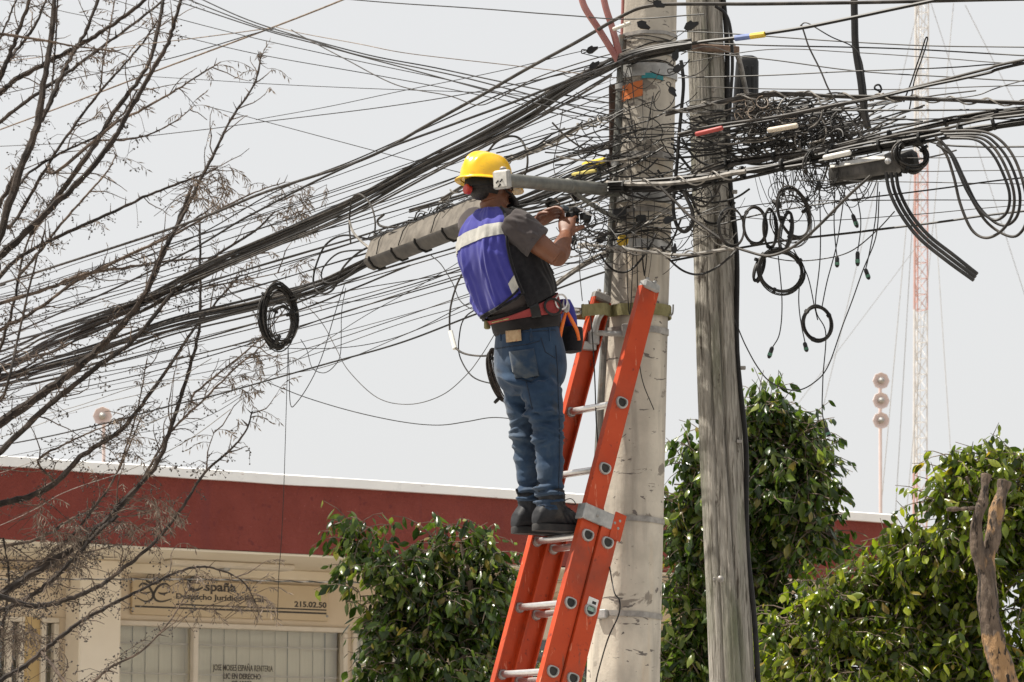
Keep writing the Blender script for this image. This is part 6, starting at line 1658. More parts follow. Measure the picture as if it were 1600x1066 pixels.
# --- joints
SR, ER, WR = B(806, 354, .175), B(870, 403, .270), B(884, 369, .070)
SL_, EL, WL = B(744, 352, -.175), B(798, 404, -.235), B(836, 350, -.075)
HC = B(766, 288, 0.0)
FH = (LC * math.cos(.10) + UP * -math.sin(.10)).normalized()           # where the face looks
FHU = LR.cross(FH).normalized()
if FHU.z < 0: FHU = -FHU
body = MB()
torso_loft(body, -.014)
def limb(mb, pts, rad, n=16, sub=6):
    a = catm4([tuple(p) + (r,) for p, r in zip(pts, rad)], sub)
    mb.tube([V(x[:3]) for x in a], [x[3] for x in a], n)
limb(body, [B(779, 345, 0), B(773, 330, 0), B(768, 312, 0)], [.062, .056, .056])
# head: skull, jaw, brow, nose, ears, lips, chin
body.ell(HC + FHU * .018 - FH * .008, FH * .098, LR * .078, FHU * .098, 22, 14)
body.ell(HC + FH * .030 - FHU * .060, FH * .062, LR * .056, FHU * .058, 18, 12)
body.ell(HC + FH * .074 - FHU * .104, FH * .022, LR * .026, FHU * .018, 12, 8)
body.tube([HC + FH * .088 + FHU * .012, HC + FH * .106 - FHU * .020, HC + FH * .112 - FHU * .036], [.008, .011, .015], 10)
body.ell(HC + FH * .082 + FHU * .018, FH * .014, LR * .052, FHU * .010, 14, 8)
body.ell(HC + FH * .088 - FHU * .066, FH * .012, LR * .025, FHU * .008, 12, 8)
for s in (-1, 1):
    e0 = HC + LR * s * .079 - FH * .006 - FHU * .012
    body.ell(e0, (FH * .020 - LR * s * .010), LR * s * .009, (FHU * .034 - FH * .006), 12, 9)
    body.ell(HC + LR * s * .045 + FH * .066 - FHU * .030, FH * .018, LR * .020, FHU * .016, 12, 8)
# arms
limb(body, [SR - (ER - SR) * .15, SR, SR.lerp(ER, .5), ER.lerp(SR, .08), ER], [.05, .056, .050, .041, .040])
limb(body, [ER, ER.lerp(WR, .28) + LR * .006, ER.lerp(WR, .62), WR], [.042, .046, .038, .029])
limb(body, [SL_ - (EL - SL_) * .15, SL_, SL_.lerp(EL, .5), EL.lerp(SL_, .08), EL], [.05, .056, .050, .041, .040])
limb(body, [EL, EL.lerp(WL, .28), EL.lerp(WL, .62), WL], [.042, .045, .037, .029])
def hand(mb, Wp, h, n, thumb_side, curls, spread=.06, sc=1.0, thumb_curl=.6):
    """palm, four unequal fingers bent at two knuckles, and a thumb from the side of the palm"""
    h = h.normalized(); n = (n - h * n.dot(h)).normalized(); l = h.cross(n).normalized() * thumb_side
    rows = []
    for f, w, t in ((-.01, .026, .022), (.02, .031, .021), (.05, .039, .019), (.08, .042, .016), (.094, .040, .012)):
        rows.append(ering(Wp + h * f * sc, l, n, w * sc, t * sc, 16, .75))
    mb.loft(rows)
    mb.ell(Wp + h * .035 * sc + l * .022 * sc + n * .012 * sc, h * .032 * sc, l * .018 * sc, n * .016 * sc, 10, 8)
    tips = []
    for k, (o, ln) in enumerate(((.030, .94), (.010, 1.04), (-.011, .98), (-.031, .78))):
        p = Wp + h * (.086 - .004 * abs(k - 1)) * sc + l * o * sc; a = curls[k] * .55; d = h
        seg = [p]; side = l * (o * spread * 14)
        for L_, c in ((.044, curls[k] * .6), (.028, curls[k]), (.022, curls[k] * .8)):
            ang = c if len(seg) == 1 else ang + c
            d = (h * math.cos(ang) + n * math.sin(ang) + side * .12).normalized()
            seg.append(seg[-1] + d * L_ * ln * sc)
        limb(mb, seg, [.0098 * sc, .0092 * sc, .0086 * sc, .0072 * sc], 10, 4)
        tips.append((seg[-1], d))
    p = Wp + h * .028 * sc + l * .030 * sc + n * .006 * sc
    d = (h * .62 + l * .70 + n * .30).normalized(); d2 = (h * .80 + l * .22 + n * thumb_curl).normalized()
    limb(mb, [p, p + d * .034 * sc, p + d * .034 * sc + d2 * .030 * sc, p + d * .034 * sc + d2 * .030 * sc + (d2 + n * .3).normalized() * .022 * sc], [.0125 * sc, .0112 * sc, .0102 * sc, .0082 * sc], 10, 4)
    return tips
DEV = B(894, 338, .03)                        # the terminal both hands work on
hR = (DEV + V((0, 0, -.02)) - WR); nR = LC * .75 - LR * .65
hand(body, WR, (UP * .8 + LC * .25 - LR * .25), nR, -1, (.95, 1.0, 1.05, 1.1), sc=.98, thumb_curl=.9)
hL = (B(866, 330, -.01) - WL)
hand(body, WL, hL, LR * .75 - UP * .55 + LC * .15, -1, (.55, .75, .9, 1.0), sc=.98, thumb_curl=.6)
# hips and legs inside the trousers
JR = [(841, 596, .090), (849, 625, .093), (855, 655, .080), (857, 685, .069), (859, 720, .064), (860, 760, .058), (861, 792, .053)]
JL = [(813, 596, .090), (817, 628, .087), (820, 658, .075), (822, 688, .066), (825, 724, .061), (828, 762, .056), (829, 795, .052)]
hips = [(825, 508, .152, .126), (826, 530, .163, .138), (828, 556, .172, .150), (829, 580, .172, .150), (830, 604, .150, .125), (831, 618, .10, .08)]
def hipl(mb, off):
    a = catm4([tuple(B(x, y, 0)) + (w * .90 + off, d * .91 + off) for x, y, w, d in hips], 5)
    mb.loft([ering(V(q[:3]), LR, LC, q[3], q[4], 32, .82) for q in a])
hipl(body, -.016)
for J, t in ((JR, .085), (JL, -.085)):
    limb(body, [B(x, y, t) for x, y, r in J], [r * .64 for x, y, r in J])
FR, FL = B(862, 800, .085), B(829, 803, -.085)
ZS_ = (LP(1.145, 0).z + 0.020)
for A in (FR, FL):
    limb(body, [V((A.x, A.y, ZS_ + .13)), V((A.x, A.y, ZS_ + .06)) + LC * .01, V((A.x, A.y, ZS_ + .045)) + LC * .10], [.032, .032, .024])
me = remesh(body, .0046, 5)
bo = link('body', me, M['skin'], man, 180)
for s in (-1, 1):                              # eyes, finger nails are too small to see
    MB().ell(HC + LR * s * .031 + FH * .082 - FHU * .004, FH * .012, LR * .014, FHU * .010, 12, 8).build('eye', mat('eye_white', (.7, .68, .64), (.75, .73, .7), 10, .2) if s < 0 else bpy.data.materials['eye_white'], bo)
    MB().ell(HC + LR * s * .031 + FH * .093 - FHU * .004, FH * .003, LR * .006, FHU * .006, 10, 6).build('eye', M['hair'], bo)
    MB().tube(spline([tuple(HC + LR * s * .016 + FH * .096 + FHU * .018), tuple(HC + LR * s * .034 + FH * .095 + FHU * .024), tuple(HC + LR * s * .054 + FH * .080 + FHU * .018)], 5), .0045, 6).build('eyebrow', M['hair'], bo)
MB().ell(HC + FH * .0985 - FHU * .066, FH * .004, LR * .020, FHU * .0035, 12, 6).build('mouth', mat('lips', (.2, .075, .06), (.25, .1, .08), 10, .4), bo)
# hair: close-cropped back and sides under the helmet
hair = MB(); rows = []
for j in range(9):
    ph = -.78 + .95 * j / 8
    row = []
    for k in range(22):
        th = math.radians(80 + 200 * k / 21)                     # round the back of the head
        low = -.92 + .18 * abs(math.cos(th)) if False else ph
        r_ = 1.045 + .012 * noise.noise(V((k * 1.7, j * 2.1, 0)))
        row.append(HC + FHU * .018 - FH * .008 + (FH * .098 * math.cos(th) * math.cos(ph) + LR * .078 * math.sin(th) * math.cos(ph) * 1.0 + FHU * .098 * math.sin(ph)) * r_)
    rows.append(row)
hair.quadgrid(rows, closed=False)
nape = MB().ell(HC - FH * .046 - FHU * .040, FH * .046, LR * .056, FHU * .040, 16, 10)
addm(hair, nape)
hair.build('hair', M['hair'], man, 60)

# --- shirt with short sleeves
tee = MB(); torso_loft(tee, -.002, 3, NT - 1)
def sleeve_pts(S_, E_, f1):
    d = (E_ - S_)
    return [S_ - d * .22 + UP * .0, S_, S_ + d * f1 * .55, S_ + d * f1]
limb(tee, sleeve_pts(SR, ER, .50), [.062, .080, .078, .073], 22)
limb(tee, sleeve_pts(SL_, EL, .50), [.062, .080, .078, .073], 22)
me = remesh(tee, .006, 4)
rf = random.Random(3)
sp_ = []
dR = (ER - SR).normalized()
for i in range(16):
    c = SR + dR * rf.uniform(-.02, .16) + V((rf.uniform(-.05, .05), -.05, rf.uniform(-.07, .05)))
    al = (dR * rf.uniform(.4, 1) + UP * rf.uniform(-.6, .6)).normalized(); ac = al.cross(V((0, 1, 0))).normalized()
    sp_.append((c, ac, al, rf.uniform(.006, .011), rf.uniform(.03, .06), rf.uniform(.003, .007)))
displace(me, folds(sp_))
to = link('shirt', me, M['tee'], man, 180)
for S_, E_ in ((SR, ER), (SL_, EL)):
    d = (E_ - S_).normalized(); c = S_.lerp(E_, .495)
    MB().lathe(c, d, [(.0725, -.012), (.0755, -.010), (.0750, .006), (.0715, .010), (.055, .006)], 24).build('sleeve_hem', M['tee'], to, 60)

# --- vest
rc = random.Random(44)
CREASE = [(math.radians(rc.uniform(212, 330)), rc.uniform(24, 50), rc.gauss(.15, .45), rc.uniform(.006, .011), rc.uniform(.04, .10), rc.uniform(.003, .0065)) for _ in range(20)]
CREASE += [(math.radians(rc.uniform(215, 325)), rc.uniform(20, 28), rc.gauss(.9, .4), rc.uniform(.006, .010), rc.uniform(.03, .06), rc.uniform(.004, .007)) for _ in range(10)]
def vrow(i, th):
    """vest surface: blouses over the belt and carries soft folds"""
    k = i / NT
    off = .013 + .026 * math.exp(-((i - 24) / 6.0) ** 2) * (0.4 + 0.6 * (0.5 - 0.5 * math.sin(th)))
    off += .010 * noise.noise(V((math.cos(th) * 3.2, math.sin(th) * 3.2, i * .035 + 4))) + .006 * noise.noise(V((math.cos(th) * 8, math.sin(th) * 8, i * .09)))
    for (t0, i0_, an_, w_, L_, a_) in CREASE:
        u_ = (th - t0) * .17; v_ = (i - i0_) * .0085
        x_ = u_ * math.cos(an_) + v_ * math.sin(an_); y_ = -u_ * math.sin(an_) + v_ * math.cos(an_)
        if abs(x_) < .06 and abs(y_) < .2: off += a_ * (math.exp(-(x_ / w_) ** 2) - .6 * math.exp(-((x_ - 1.8 * w_) / w_) ** 2)) * math.exp(-(y_ / L_) ** 2)
    # drape folds falling from the shoulder blade to the hem
    for (t0, sl, a, w) in ((math.radians(283), .0045, .010, .050), (math.radians(255), -.003, .009, .05), (math.radians(316), .006, .009, .045), (math.radians(230), .003, .005, .06)):
        off += a * math.exp(-((th - t0 - sl * (40 - i)) / w) ** 2) * max(0, min(1, (46 - i) / 18))
    return TS(i, th, off)
def vest_i0(th):
    # hem: hangs lower at the back left, rides up on the worker's right
    return 22.5 + 4.5 * max(0.0, math.cos(th)) - 4.0 * max(0.0, -math.cos(th)) + .5 * math.sin(th * 3)
VT = NT - 4
def vest_part(name, t0, t1, m, nth, off=0.0, parent=None, top=None, low=None):
    mb = MB(); rows = []
    nv = 90
    for j in range(nv + 1):
        row = []
        for k in range(nth + 1):
            th = t0 + (t1 - t0) * k / nth
            a = low if low else vest_i0(th); b = top(th) if top else VT
            i = a + (b - a) * j / nv
            p = vrow(i, th)
            if j == 0: p = p.lerp(V(TOR[int(i)][:3]), .10)
            row.append(p)
        rows.append(row)
    mb.quadgrid(rows, closed=False)
    o = mb.build(name, m, parent or man, 180)
    s = o.modifiers.new('thickness', 'SOLIDIFY'); s.thickness = .004; s.offset = -1
    return o
R_ = math.radians
def shoulder_top(th):
    return VT
vest = vest_part('vest', R_(205), R_(333), M['vest'], 90)
vest_part('vest_front', R_(48), R_(132), M['vest'], 36, parent=vest)
vest_part('mesh_panel', R_(333.3), R_(407.7), M['mesh_panel'], 34, parent=vest, top=lambda th: 44 - 3 * math.cos(th - R_(5)), low=19.5)
vest_part('mesh_panel', R_(132.3), R_(204.7), M['mesh_panel'], 34, parent=vest, top=lambda th: 44)
# dark piping along the armholes and hem
def edge(pts, r, name='piping', m='mesh_panel'):
    return MB().tube(pts, r, 8).build(name, M[m], vest, 180)
for th in (R_(333), R_(48), R_(205), R_(132)):
    edge([vrow(i, th) + (vrow(i, th) - V(TOR[int(i)][:3])).normalized() * .003 for i in np.linspace(vest_i0(th), VT, 40)], .0065)
edge([vrow(vest_i0(R_(d)), R_(d)) for d in range(205, 334, 4)], .006)
# reflective band over the shoulders
rows = []
for j in range(9):
    rows.append([vrow(43.0 + 5.5 * ((d - 205) / 127) + 1.6 * math.sin(math.pi * (d - 205) / 127) + (j / 8 - .5) * 5.4, R_(d)) + (vrow(46, R_(d)) - V(TOR[46][:3])).normalized() * .0035 for d in range(205, 333, 3)])
b_ = MB(); b_.quadgrid(rows, closed=False); b_.build('reflective_band', M['reflect'], vest, 180)
# yellow-white piece low on the side seam
b_ = MB(); b_.quadgrid([[vrow(26 + j * 1.2 + (d - 310) * .12, R_(d)) + (vrow(26, R_(d)) - V(TOR[26][:3])).normalized() * .005 for d in range(318, 333, 2)] for j in range(4)], closed=False); b_.build('reflective_patch', M['reflect'], vest, 180)
edge([vrow(23.0 + (d - 260) * .07, R_(d)) + (vrow(23, R_(d)) - V(TOR[23][:3])).normalized() * .003 for d in range(245, 333, 4)], .0055)

# --- jeans
j = MB(); hipl(j, .006)
for J, t in ((JR, .085), (JL, -.085)):
    limb(j, [B(x, y, t) for x, y, r in J], [r * .86 + .004 for x, y, r in J], 22)
me = remesh(j, .0062, 5)
rf = random.Random(9); sp_ = []
for J, t in ((JR, .085), (JL, -.085)):
    def add(py0, py1, n, h0, h1, w0, w1, L0, L1, tiltmax):
        for i in range(n):
            py = rf.uniform(py0, py1)
            px = np.interp(py, [a[1] for a in J], [a[0] for a in J]) + rf.uniform(-22, 22)
            c = B(px, py, t + .06 * rf.uniform(-1, 1)); c = c - V((0, .05, 0)) * rf.uniform(.2, 1.2)
            tl = rf.uniform(-tiltmax, tiltmax)
            al = (RIGHT * math.cos(tl) + UP * math.sin(tl)).normalized(); ac = (UP * math.cos(tl) - RIGHT * math.sin(tl)).normalized()
            sp_.append((c, ac, al, rf.uniform(w0, w1), rf.uniform(L0, L1), rf.uniform(h0, h1)))
    add(640, 705, 20, .006, .012, .006, .012, .03, .06, .5)
    add(600, 650, 7, .003, .006, .008, .014, .04, .07, .7)
    add(705, 765, 10, .004, .008, .008, .014, .03, .06, .6)
    add(765, 798, 14, .008, .014, .006, .010, .04, .07, .25)
for i in range(9):
    c = B(800 + rf.uniform(-20, 60), 600 + rf.uniform(-12, 14), .0) - V((0, .1, 0)); tl = rf.uniform(.2, .9)
    sp_.append((c, (UP * math.cos(tl) + RIGHT * math.sin(tl)), (RIGHT * math.cos(tl) - UP * math.sin(tl)), rf.uniform(.008, .014), .06, rf.uniform(.004, .008)))
displace(me, folds(sp_))
jo = link('jeans', me, M['jeans'], man, 180)
from mathutils.bvhtree import BVHTree
def bvh_of(o):
    me = o.data
    return BVHTree.FromPolygons([v.co for v in me.vertices], [p.vertices[:] for p in me.polygons])
jb = bvh_of(jo)
def on_jeans(px, py, off=.002):
    d = ray(px, py).normalized(); h = jb.ray_cast(CAM, d)
    return (h[0] + h[1] * off) if h[0] is not None else None
def decal_line(pix, r, name, m, parent):
    pts = [on_jeans(*p, off=.0008) for p in pix]; pts = [p for p in pts if p is not None]
    if len(pts) > 2: return MB().tube(pts, r, 5).build(name, m, parent, 180)
def lerp_pix(a, n=14):
    out = []
    for (x0, y0), (x1, y1) in zip(a, a[1:]):
        out += [(x0 + (x1 - x0) * k / n, y0 + (y1 - y0) * k / n) for k in range(n)]
    return out + [a[-1]]
def decal_patch(c00, c10, c11, c01, off, name, m, parent, n=8):
    rows = []
    for a in np.linspace(0, 1, n):
        row = []
        for b in np.linspace(0, 1, n):
            x = (c00[0] * (1 - b) + c10[0] * b) * (1 - a) + (c01[0] * (1 - b) + c11[0] * b) * a
            y = (c00[1] * (1 - b) + c10[1] * b) * (1 - a) + (c01[1] * (1 - b) + c11[1] * b) * a
            p = on_jeans(x, y, off)
            if p is None: return None
            row.append(p)
        rows.append(row)
    mb = MB(); mb.quadgrid(rows, closed=False)
    o = mb.build(name, m, parent, 180)
    s = o.modifiers.new('thickness', 'SOLIDIFY'); s.thickness = .003; s.offset = -1
    return o
M['jean_pocket'] = fabric('faded_denim', (0.036, 0.050, 0.072), (0.075, 0.088, 0.10), 8, .9, 900, extra=extra_spots((.02, .04, .075), 9, .48, .62), bs=.4)
pk = decal_patch((797, 550), (834, 545), (842, 588), (805, 592), .0055, 'back_pocket', M['jean_pocket'], jo, 12)
decal_patch((793, 518), (815, 516), (816, 533), (794, 536), .0085, 'leather_patch', mat('leather_label', (.36, .23, .12), (.46, .32, .18), 60, .7, extra=extra_spots((.30, .10, .06), 45, .58, .66)), jo, 6)
for a in ([(797, 551), (834, 546), (842, 587), (828, 596), (806, 592), (797, 551)],): decal_line(lerp_pix(a), .0022, 'seam', M['seam'], jo)
for a in ([(775, 545), (800, 541), (825, 538), (843, 533)], [(868, 540), (871, 575), (872, 615), (874, 660), (874, 720), (872, 780)], [(845, 528), (852, 550), (868, 560)], [(822, 596), (826, 612), (832, 640)], [(841, 788), (862, 793), (882, 790)], [(776, 522), (800, 520), (830, 518), (868, 516)]):
    decal_line(lerp_pix(a, 16), .0022, 'seam', M['seam'], jo)
for px in (782, 829, 858):
    decal_line(lerp_pix([(px, 512), (px + 1, 533)]), .0048, 'belt_loop', M['jeans'], jo)
for (A, t) in ((JR, .085), (JL, -.085)):
    x, y, r = A[-1]; r *= .90; c = B(x, y + 2, t)
    MB().lathe(c, UP, [(r * 1.02, -.012), (r * 1.10, -.010), (r * 1.12, .006), (r * 1.04, .016), (r * .8, .014)], 26).build('trouser_hem', M['jeans'], jo, 60)

# --- boots
for A, nm in ((FR, 'boot'), (FL, 'boot')):
    o3 = V((A.x, A.y, ZS_)); bt = MB()
    rows = []
    for f, h, w in ((-.088, .050, .024), (-.080, .085, .036), (-.055, .118, .042), (-.01, .125, .043), (.04, .112, .043), (.085, .088, .046), (.13, .072, .049), (.165, .062, .046), (.190, .048, .034), (.200, .030, .018)):
        c = o3 + LC * f
        rows.append([c + LR * (w * math.copysign(abs(math.cos(a)) ** .7, math.cos(a))) + UP * (.016 + (h - .016) * (0.5 + 0.5 * math.sin(a)) ** .8) for a in [2 * math.pi * k / 20 for k in range(20)]])
    bt.loft(rows)
    limb(bt, [o3 + UP * .06, o3 + UP * .11, o3 + UP * .155, o3 + UP * .175], [.050, .054, .058, .056], 20)
    me = remesh(bt, .005, 4)
    sp_ = [(o3 + LC * rf.uniform(.02, .09) + LR * .03 + UP * rf.uniform(.06, .11), (UP * .6 + LC * .8).normalized(), LR, .006, .05, rf.uniform(.002, .004)) for _ in range(8)]
    displace(me, folds(sp_))
    b1 = link(nm, me, M['boot'], man, 180)
    sol = MB(); out = []
    for k in range(28):
        a = 2 * math.pi * k / 28; x = math.cos(a); f = .055 + .150 * x; w = (.047 if x > 0 else .042) * abs(math.sin(a)) ** .65 * (1 - .12 * math.exp(-((f - .02) / .04) ** 2))
        out.append(o3 + LC * f + LR * math.copysign(w, math.sin(a)))
    sol.loft([[p + UP * -.004 for p in out], [p + UP * .020 for p in out], [p.lerp(o3 + LC * .055, .03) + UP * .026 for p in out]])
    sol.build('sole', M['sole'], b1, 40)
    for q in range(5):
        c = o3 + LC * (.045 + .018 * q) + UP * (.119 - .010 * q)
        MB().tube(spline([tuple(c - LR * .026 - UP * .008), tuple(c + UP * .003), tuple(c + LR * .026 - UP * .008)], 5), .0026, 6).build('lace', M['sole'], b1)
    MB().tube(spline([tuple(o3 + LC * .045 + UP * .125), tuple(o3 + LC * .085 + LR * .02 + UP * .140), tuple(o3 + LC * .10 + LR * .035 + UP * .115), tuple(o3 + LC * .06 + LR * .03 + UP * .118)], 6), .002, 5).build('lace', M['sole'], b1)
    MB().tube([o3 - LC * .062 + UP * .165, o3 - LC * .074 + UP * .19], .006, 6).build('pull_tab', M['boot'], b1)

# --- hard hat
HB = HC + FHU * .008 - FH * .024
hat_f = (FH * math.cos(.03) + FHU * math.sin(.03)).normalized(); hat_u = (FHU * math.cos(.03) - FH * math.sin(.03)).normalized()
def hat_pt(th, ph, off=0.0):
    """th around (0 front), ph from rim (0) to crown (90)"""
    cx, sx = math.cos(th), math.sin(th)
    x = cx * .120 * (math.cos(ph) ** .72 if ph < 1.5707 else 0); y = sx * .101 * (math.cos(ph) ** .72 if ph < 1.5707 else 0)
    z = .121 * math.sin(ph) ** .95
    r = 0.0
    lat = y
    up = max(0, min(1, (ph - .25) / .4))
    r += .011 * math.exp(-(lat / .015) ** 2) * up * (1 if True else 0)
    for s in (-1, 1): r += .0055 * math.exp(-((lat - s * .052) / .012) ** 2) * up * max(0, min(1, (1.35 - ph) / .3))
    n = V((x / .120, y / .101, z / .121)).normalized() if (x, y, z) != (0, 0, 0) else V((0, 0, 1))
    x += n.x * (r + off); y += n.y * (r + off); z += n.z * (r + off)
    return HB + hat_f * x + LR * y + hat_u * z
hat = MB(); rows = []
NTH = 72
for q in range(25):
    ph = (math.pi / 2) * min(.998, q / 24)
    rows.append([hat_pt(2 * math.pi * k / NTH, ph) for k in range(NTH)])
hat.loft(rows, cap=True)
ho = hat.build('hard_hat', M['helmet'], man, 60)
br = MB(); prof = []
for (e, dz) in ((.0, .006), (.010, .002), (.018, -.004), (.0205, -.008), (.018, -.011), (.008, -.008), (-.004, -.004)):
    row = []
    for k in range(NTH):
        th = 2 * math.pi * k / NTH; pk_ = max(0, math.cos(th)) ** 3
        ee = e * (1 + 2.1 * pk_); zz = dz - (.016 * pk_ * max(0, e) / .018)
        b = hat_pt(th, 0.0); d = (b - HB); d = (d - hat_u * d.dot(hat_u)).normalized()
        row.append(b + d * ee + hat_u * zz)
    prof.append(row)
br.quadgrid(prof + [prof[0]]); br.build('brim', M['helmet'], ho, 60)
# suspension: dark headband with red ratchet knob, and a dark peak worn under the hat
rows = []
for dz in (-.030, -.028, .004, .006):
    rows.append([HC + FHU * (dz + .014 - .020 * math.cos(th + math.pi) * (1 if math.cos(th) < 0 else .2)) + FH * (.108 * math.cos(th) - .006) + LR * .0865 * math.sin(th) for th in [2 * math.pi * k / 40 for k in range(40)]])
hb = MB(); hb.quadgrid(rows); hbo = hb.build('headband', M['rubber'], ho, 40)
s_ = hbo.modifiers.new('thickness', 'SOLIDIFY'); s_.thickness = .004
kn = HC - FH * .108 - FHU * .046
MB().lathe(kn, -FH, [(.021, -.008), (.0225, 0), (.0225, .012), (.018, .017), (.008, .018)], 14).build('ratchet_knob', mat('red_knob', (.42, .03, .02), (.52, .05, .03), 10, .4), ho)
pkk = MB(); rows = []
for a, dn_, hw in ((.085, -.012, .070), (.11, -.022, .068), (.138, -.040, .058), (.158, -.058, .040)):
    rows.append([HC + FH * (a - .045 * (s * s)) + LR * hw * s + FHU * (dn_ - .020 * s * s) for s in np.linspace(-1, 1, 13)])
pkk.quadgrid(rows, closed=False); pko = pkk.build('dark_peak', M['mesh_panel'], ho, 180)
s_ = pko.modifiers.new('thickness', 'SOLIDIFY'); s_.thickness = .004
MB().tube(spline([tuple(HC + LR * .084 - FH * .01 + FHU * .01), tuple(HC + LR * .080 + FH * .03 - FHU * .03), tuple(HC + LR * .06 + FH * .07 - FHU * .035)], 6), .003, 6).build('glasses_arm', M['rubber'], ho)

# --- safety belt
def belt_ring(i, off, th): return TS(i, th, off)
def belt_strip(name, i0, i1, off, m, parent, t0=0, t1=360, th=.004, closed=True, step=6, bulge=.0):
    rows = []
    for q in np.linspace(0, 1, 7):
        i = i0 + (i1 - i0) * q
        e = off - bulge * (2 * q - 1) ** 4
        rows.append([TS(i, R_(d), e) for d in np.arange(t0, t1 + (0 if closed else .1), step)])
    mb = MB(); mb.quadgrid(rows, closed=closed); o = mb.build(name, m, parent, 180)
    s = o.modifiers.new('thickness', 'SOLIDIFY'); s.thickness = th; s.offset = -1
    return o
def ti(py):                                     # torso ring index at a photograph height
    return float(np.interp(py, [s[1] for s in spine][::-1], [8 * k for k in range(len(spine))][::-1]))
belt = belt_strip('safety_belt', ti(518), ti(472), .016, M['belt_black'], man, th=.010, bulge=.006)
belt_strip('webbing', ti(499), ti(479), .023, M['belt_red'], belt, th=.004)
belt_strip('belt_label', ti(494.5), ti(484.5), .0255, mat('green_label', (.28, .30, .08), (.45, .45, .20), 120, .6, extra=extra_spots((.12, .10, .05), 60, .5, .6)), belt, 258, 292, .001, False, 2)
belt_strip('adjuster', ti(502), ti(476), .027, M['plastic_black'], belt, -25, -9, .006, False, 2)
pD = TS(ti(490), R_(8), .030)
MB().tube([pD + LC * .042 * math.cos(a) + UP * .034 * math.sin(a) + LR * .004 for a in np.linspace(0, 2 * math.pi, 25)], .0055, 8, cap=False).build('side_ring_pad', M['plastic_black'], belt)
pD2 = TS(ti(488), R_(28), .034)
MB().tube([pD2 + LC * .030 * math.cos(a) + UP * .032 * math.sin(a) + LR * .008 for a in np.linspace(0, 2 * math.pi, 25)], .004, 8, cap=False).build('side_ring', M['alu'], belt)
MB().box(TS(ti(496), R_(236), .03), .012, .012, .02, LR, LC, UP, bev=.004).build('rear_clip', M['olive'], belt)
# pouch on the far front hip
pc = B(893, 532, .06)
pch = MB(); pch.loft([ering(pc + UP * dz, LR, LC, w, d, 18, .6) for dz, w, d in ((-.055, .03, .02), (-.05, .045, .035), (0, .052, .042), (.05, .05, .04), (.056, .046, .036))]); pch.build('tool_pouch', M['mesh_panel'], belt, 40)
flp = B(886, 497, .05)
mb = MB(); mb.loft([ering(flp + UP * dz * .9 + LC * dx, LR, LC, w * .75, d * .8, 18, .7) for dz, w, d, dx in ((-.075, .03, .018, .018), (-.06, .05, .03, .018), (0, .055, .034, .008), (.05, .055, .034, -.006), (.085, .05, .03, -.022))]); mb.build('vest_tail', M['vest'], vest, 60)

# --- positioning strap, pliers, the terminal being worked on
st_ = thing('positioning_strap', 'olive webbing strap from the worker\'s belt round the concrete pole and ladder top', 'strap', P(990, 484, 13.8))
zS = P(990, 482, 13.83).z
cP, rP = pole_center(zS)
path = [P(909, 485, 13.56), P(925, 484, 13.66), P(945, 483, 13.76)]
for a in np.linspace(R_(-140), R_(25), 16):
    path.append(V((cP.x + math.cos(a) * (rP * 1.06 + .012), cP.y + math.sin(a) * (rP * 1.06 + .012), zS + .003 * math.cos(a) + .002)))
for a in np.linspace(R_(40), R_(170), 8):
    path.append(V((cP.x + math.cos(a) * (rP * 1.06 + .012), cP.y + math.sin(a) * (rP * 1.06 + .012), zS)))
path += [B(830, 486, -.16)]
def ribbon(pts, hw, th):
    rows = []
    pp = spline([tuple(p) for p in pts], 3)
    for i, p in enumerate(pp):
        t = pp[min(i + 1, len(pp) - 1)] - pp[max(i - 1, 0)]; n = t.cross(UP).normalized() * th
        sag = UP * (.004 * noise.noise(V((i * .3, 2, 0))))
        rows.append([p - UP * hw + n + sag, p + UP * hw + n + sag, p + UP * hw - n + sag, p - UP * hw - n + sag])
    return MB().loft(rows)
ribbon(path, .0265, .003).build('webbing', M['olive'], st_, 40)
MB().box(P(911, 486, 13.55), .012, .006, .031, (path[1] - path[0]).normalized(), bev=.004).build('end_stitching', M['olive'], st_)
hk = [P(880, 487, 13.44), P(892, 484, 13.49), P(908, 485, 13.55), P(906, 490, 13.54), P(890, 491, 13.48), P(880, 487, 13.44)]
MB().tube(spline([tuple(p) for p in hk], 5), .0055, 8).build('snap_hook', M['alu'], st_)
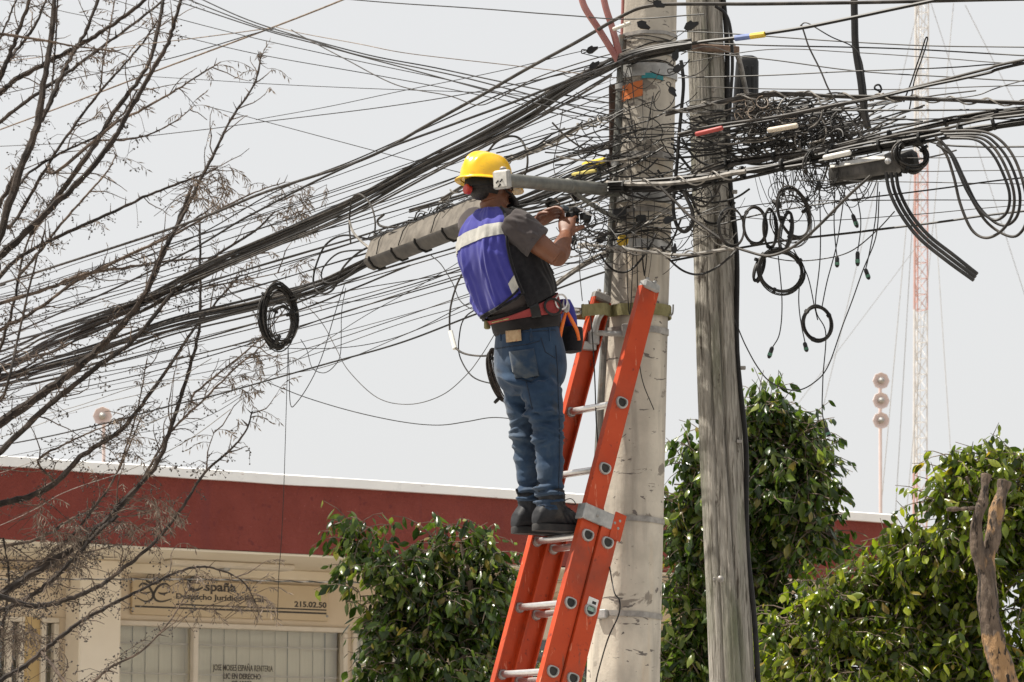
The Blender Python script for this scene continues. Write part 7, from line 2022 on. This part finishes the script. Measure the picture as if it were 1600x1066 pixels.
MB().box(P(900, 487, 13.53), .022, .006, .008, (path[1] - path[0]).normalized(), bev=.003).build('gate', M['galv'], st_)
MB().tube(spline([P(x, y, yy)[:] for x, y, yy in ((1052, 476, 13.95), (1051, 490, 13.95), (1046, 494, 13.93))], 4), .004, 6).build('keeper', M['band'], st_)

pl = thing('pliers', 'pliers with bright orange grips hanging from the worker\'s belt', 'pliers', P(886, 540, 13.40))
YQ = 13.39
for pts in ([(884, 489), (880, 502), (876, 520), (874, 536)], [(887, 488), (893, 500), (901, 516), (905, 532)]):
    MB().tube(spline([P(x, y, YQ)[:] for x, y in pts], 6), [.006, .0085, .0085, .0065], 10).build('grip', M['plier'], pl, 180)
MB().lathe(P(885, 485, YQ), V((0, -1, 0)), [(.011, -.006), (.012, -.004), (.012, .004), (.010, .006)], 14).build('pivot', M['galv'], pl)
for pts in ([(884, 485), (880, 477), (881, 468)], [(887, 485), (888, 476), (885, 467)]):
    MB().tube(spline([P(x, y, YQ)[:] for x, y in pts], 5), [.008, .006, .002], 8).build('jaw', M['galv'], pl, 180)

dv = thing('wire_terminal', 'small black terminal block with pins held in the worker\'s hands', 'terminal', DEV)
dax = (LC * .6 + UP * .1 - LR * .2).normalized()
MB().box(DEV + V((0, 0, -.005)), .028, .02, .024, dax, dax.cross(UP).normalized(), bev=.005).build('block', M['plastic_black'], dv)
MB().box(DEV + V((.02, 0, .028)), .03, .016, .012, dax, dax.cross(UP).normalized(), bev=.004).build('head', M['plastic_black'], dv)
MB().box(DEV + V((-.035, -.01, .033)), .020, .014, .011, (dax - UP * .3).normalized(), dax.cross(UP).normalized(), bev=.004).build('grip_end', mat('blue_grey_plastic', (.06, .08, .10), (.10, .12, .14), 10, .5), dv)
for k in range(5):
    q = DEV + V((.01 + .012 * k, -.018, .04 - .008 * k))
    MB().tube([q, q + V((.04, 0, -.012))], .0016, 5).build('pin', M['alu'], dv)
MB().box(DEV + V((.055, .0, .0)), .022, .014, .016, dax, dax.cross(UP).normalized(), bev=.004).build('plug', M['plastic_black'], dv)
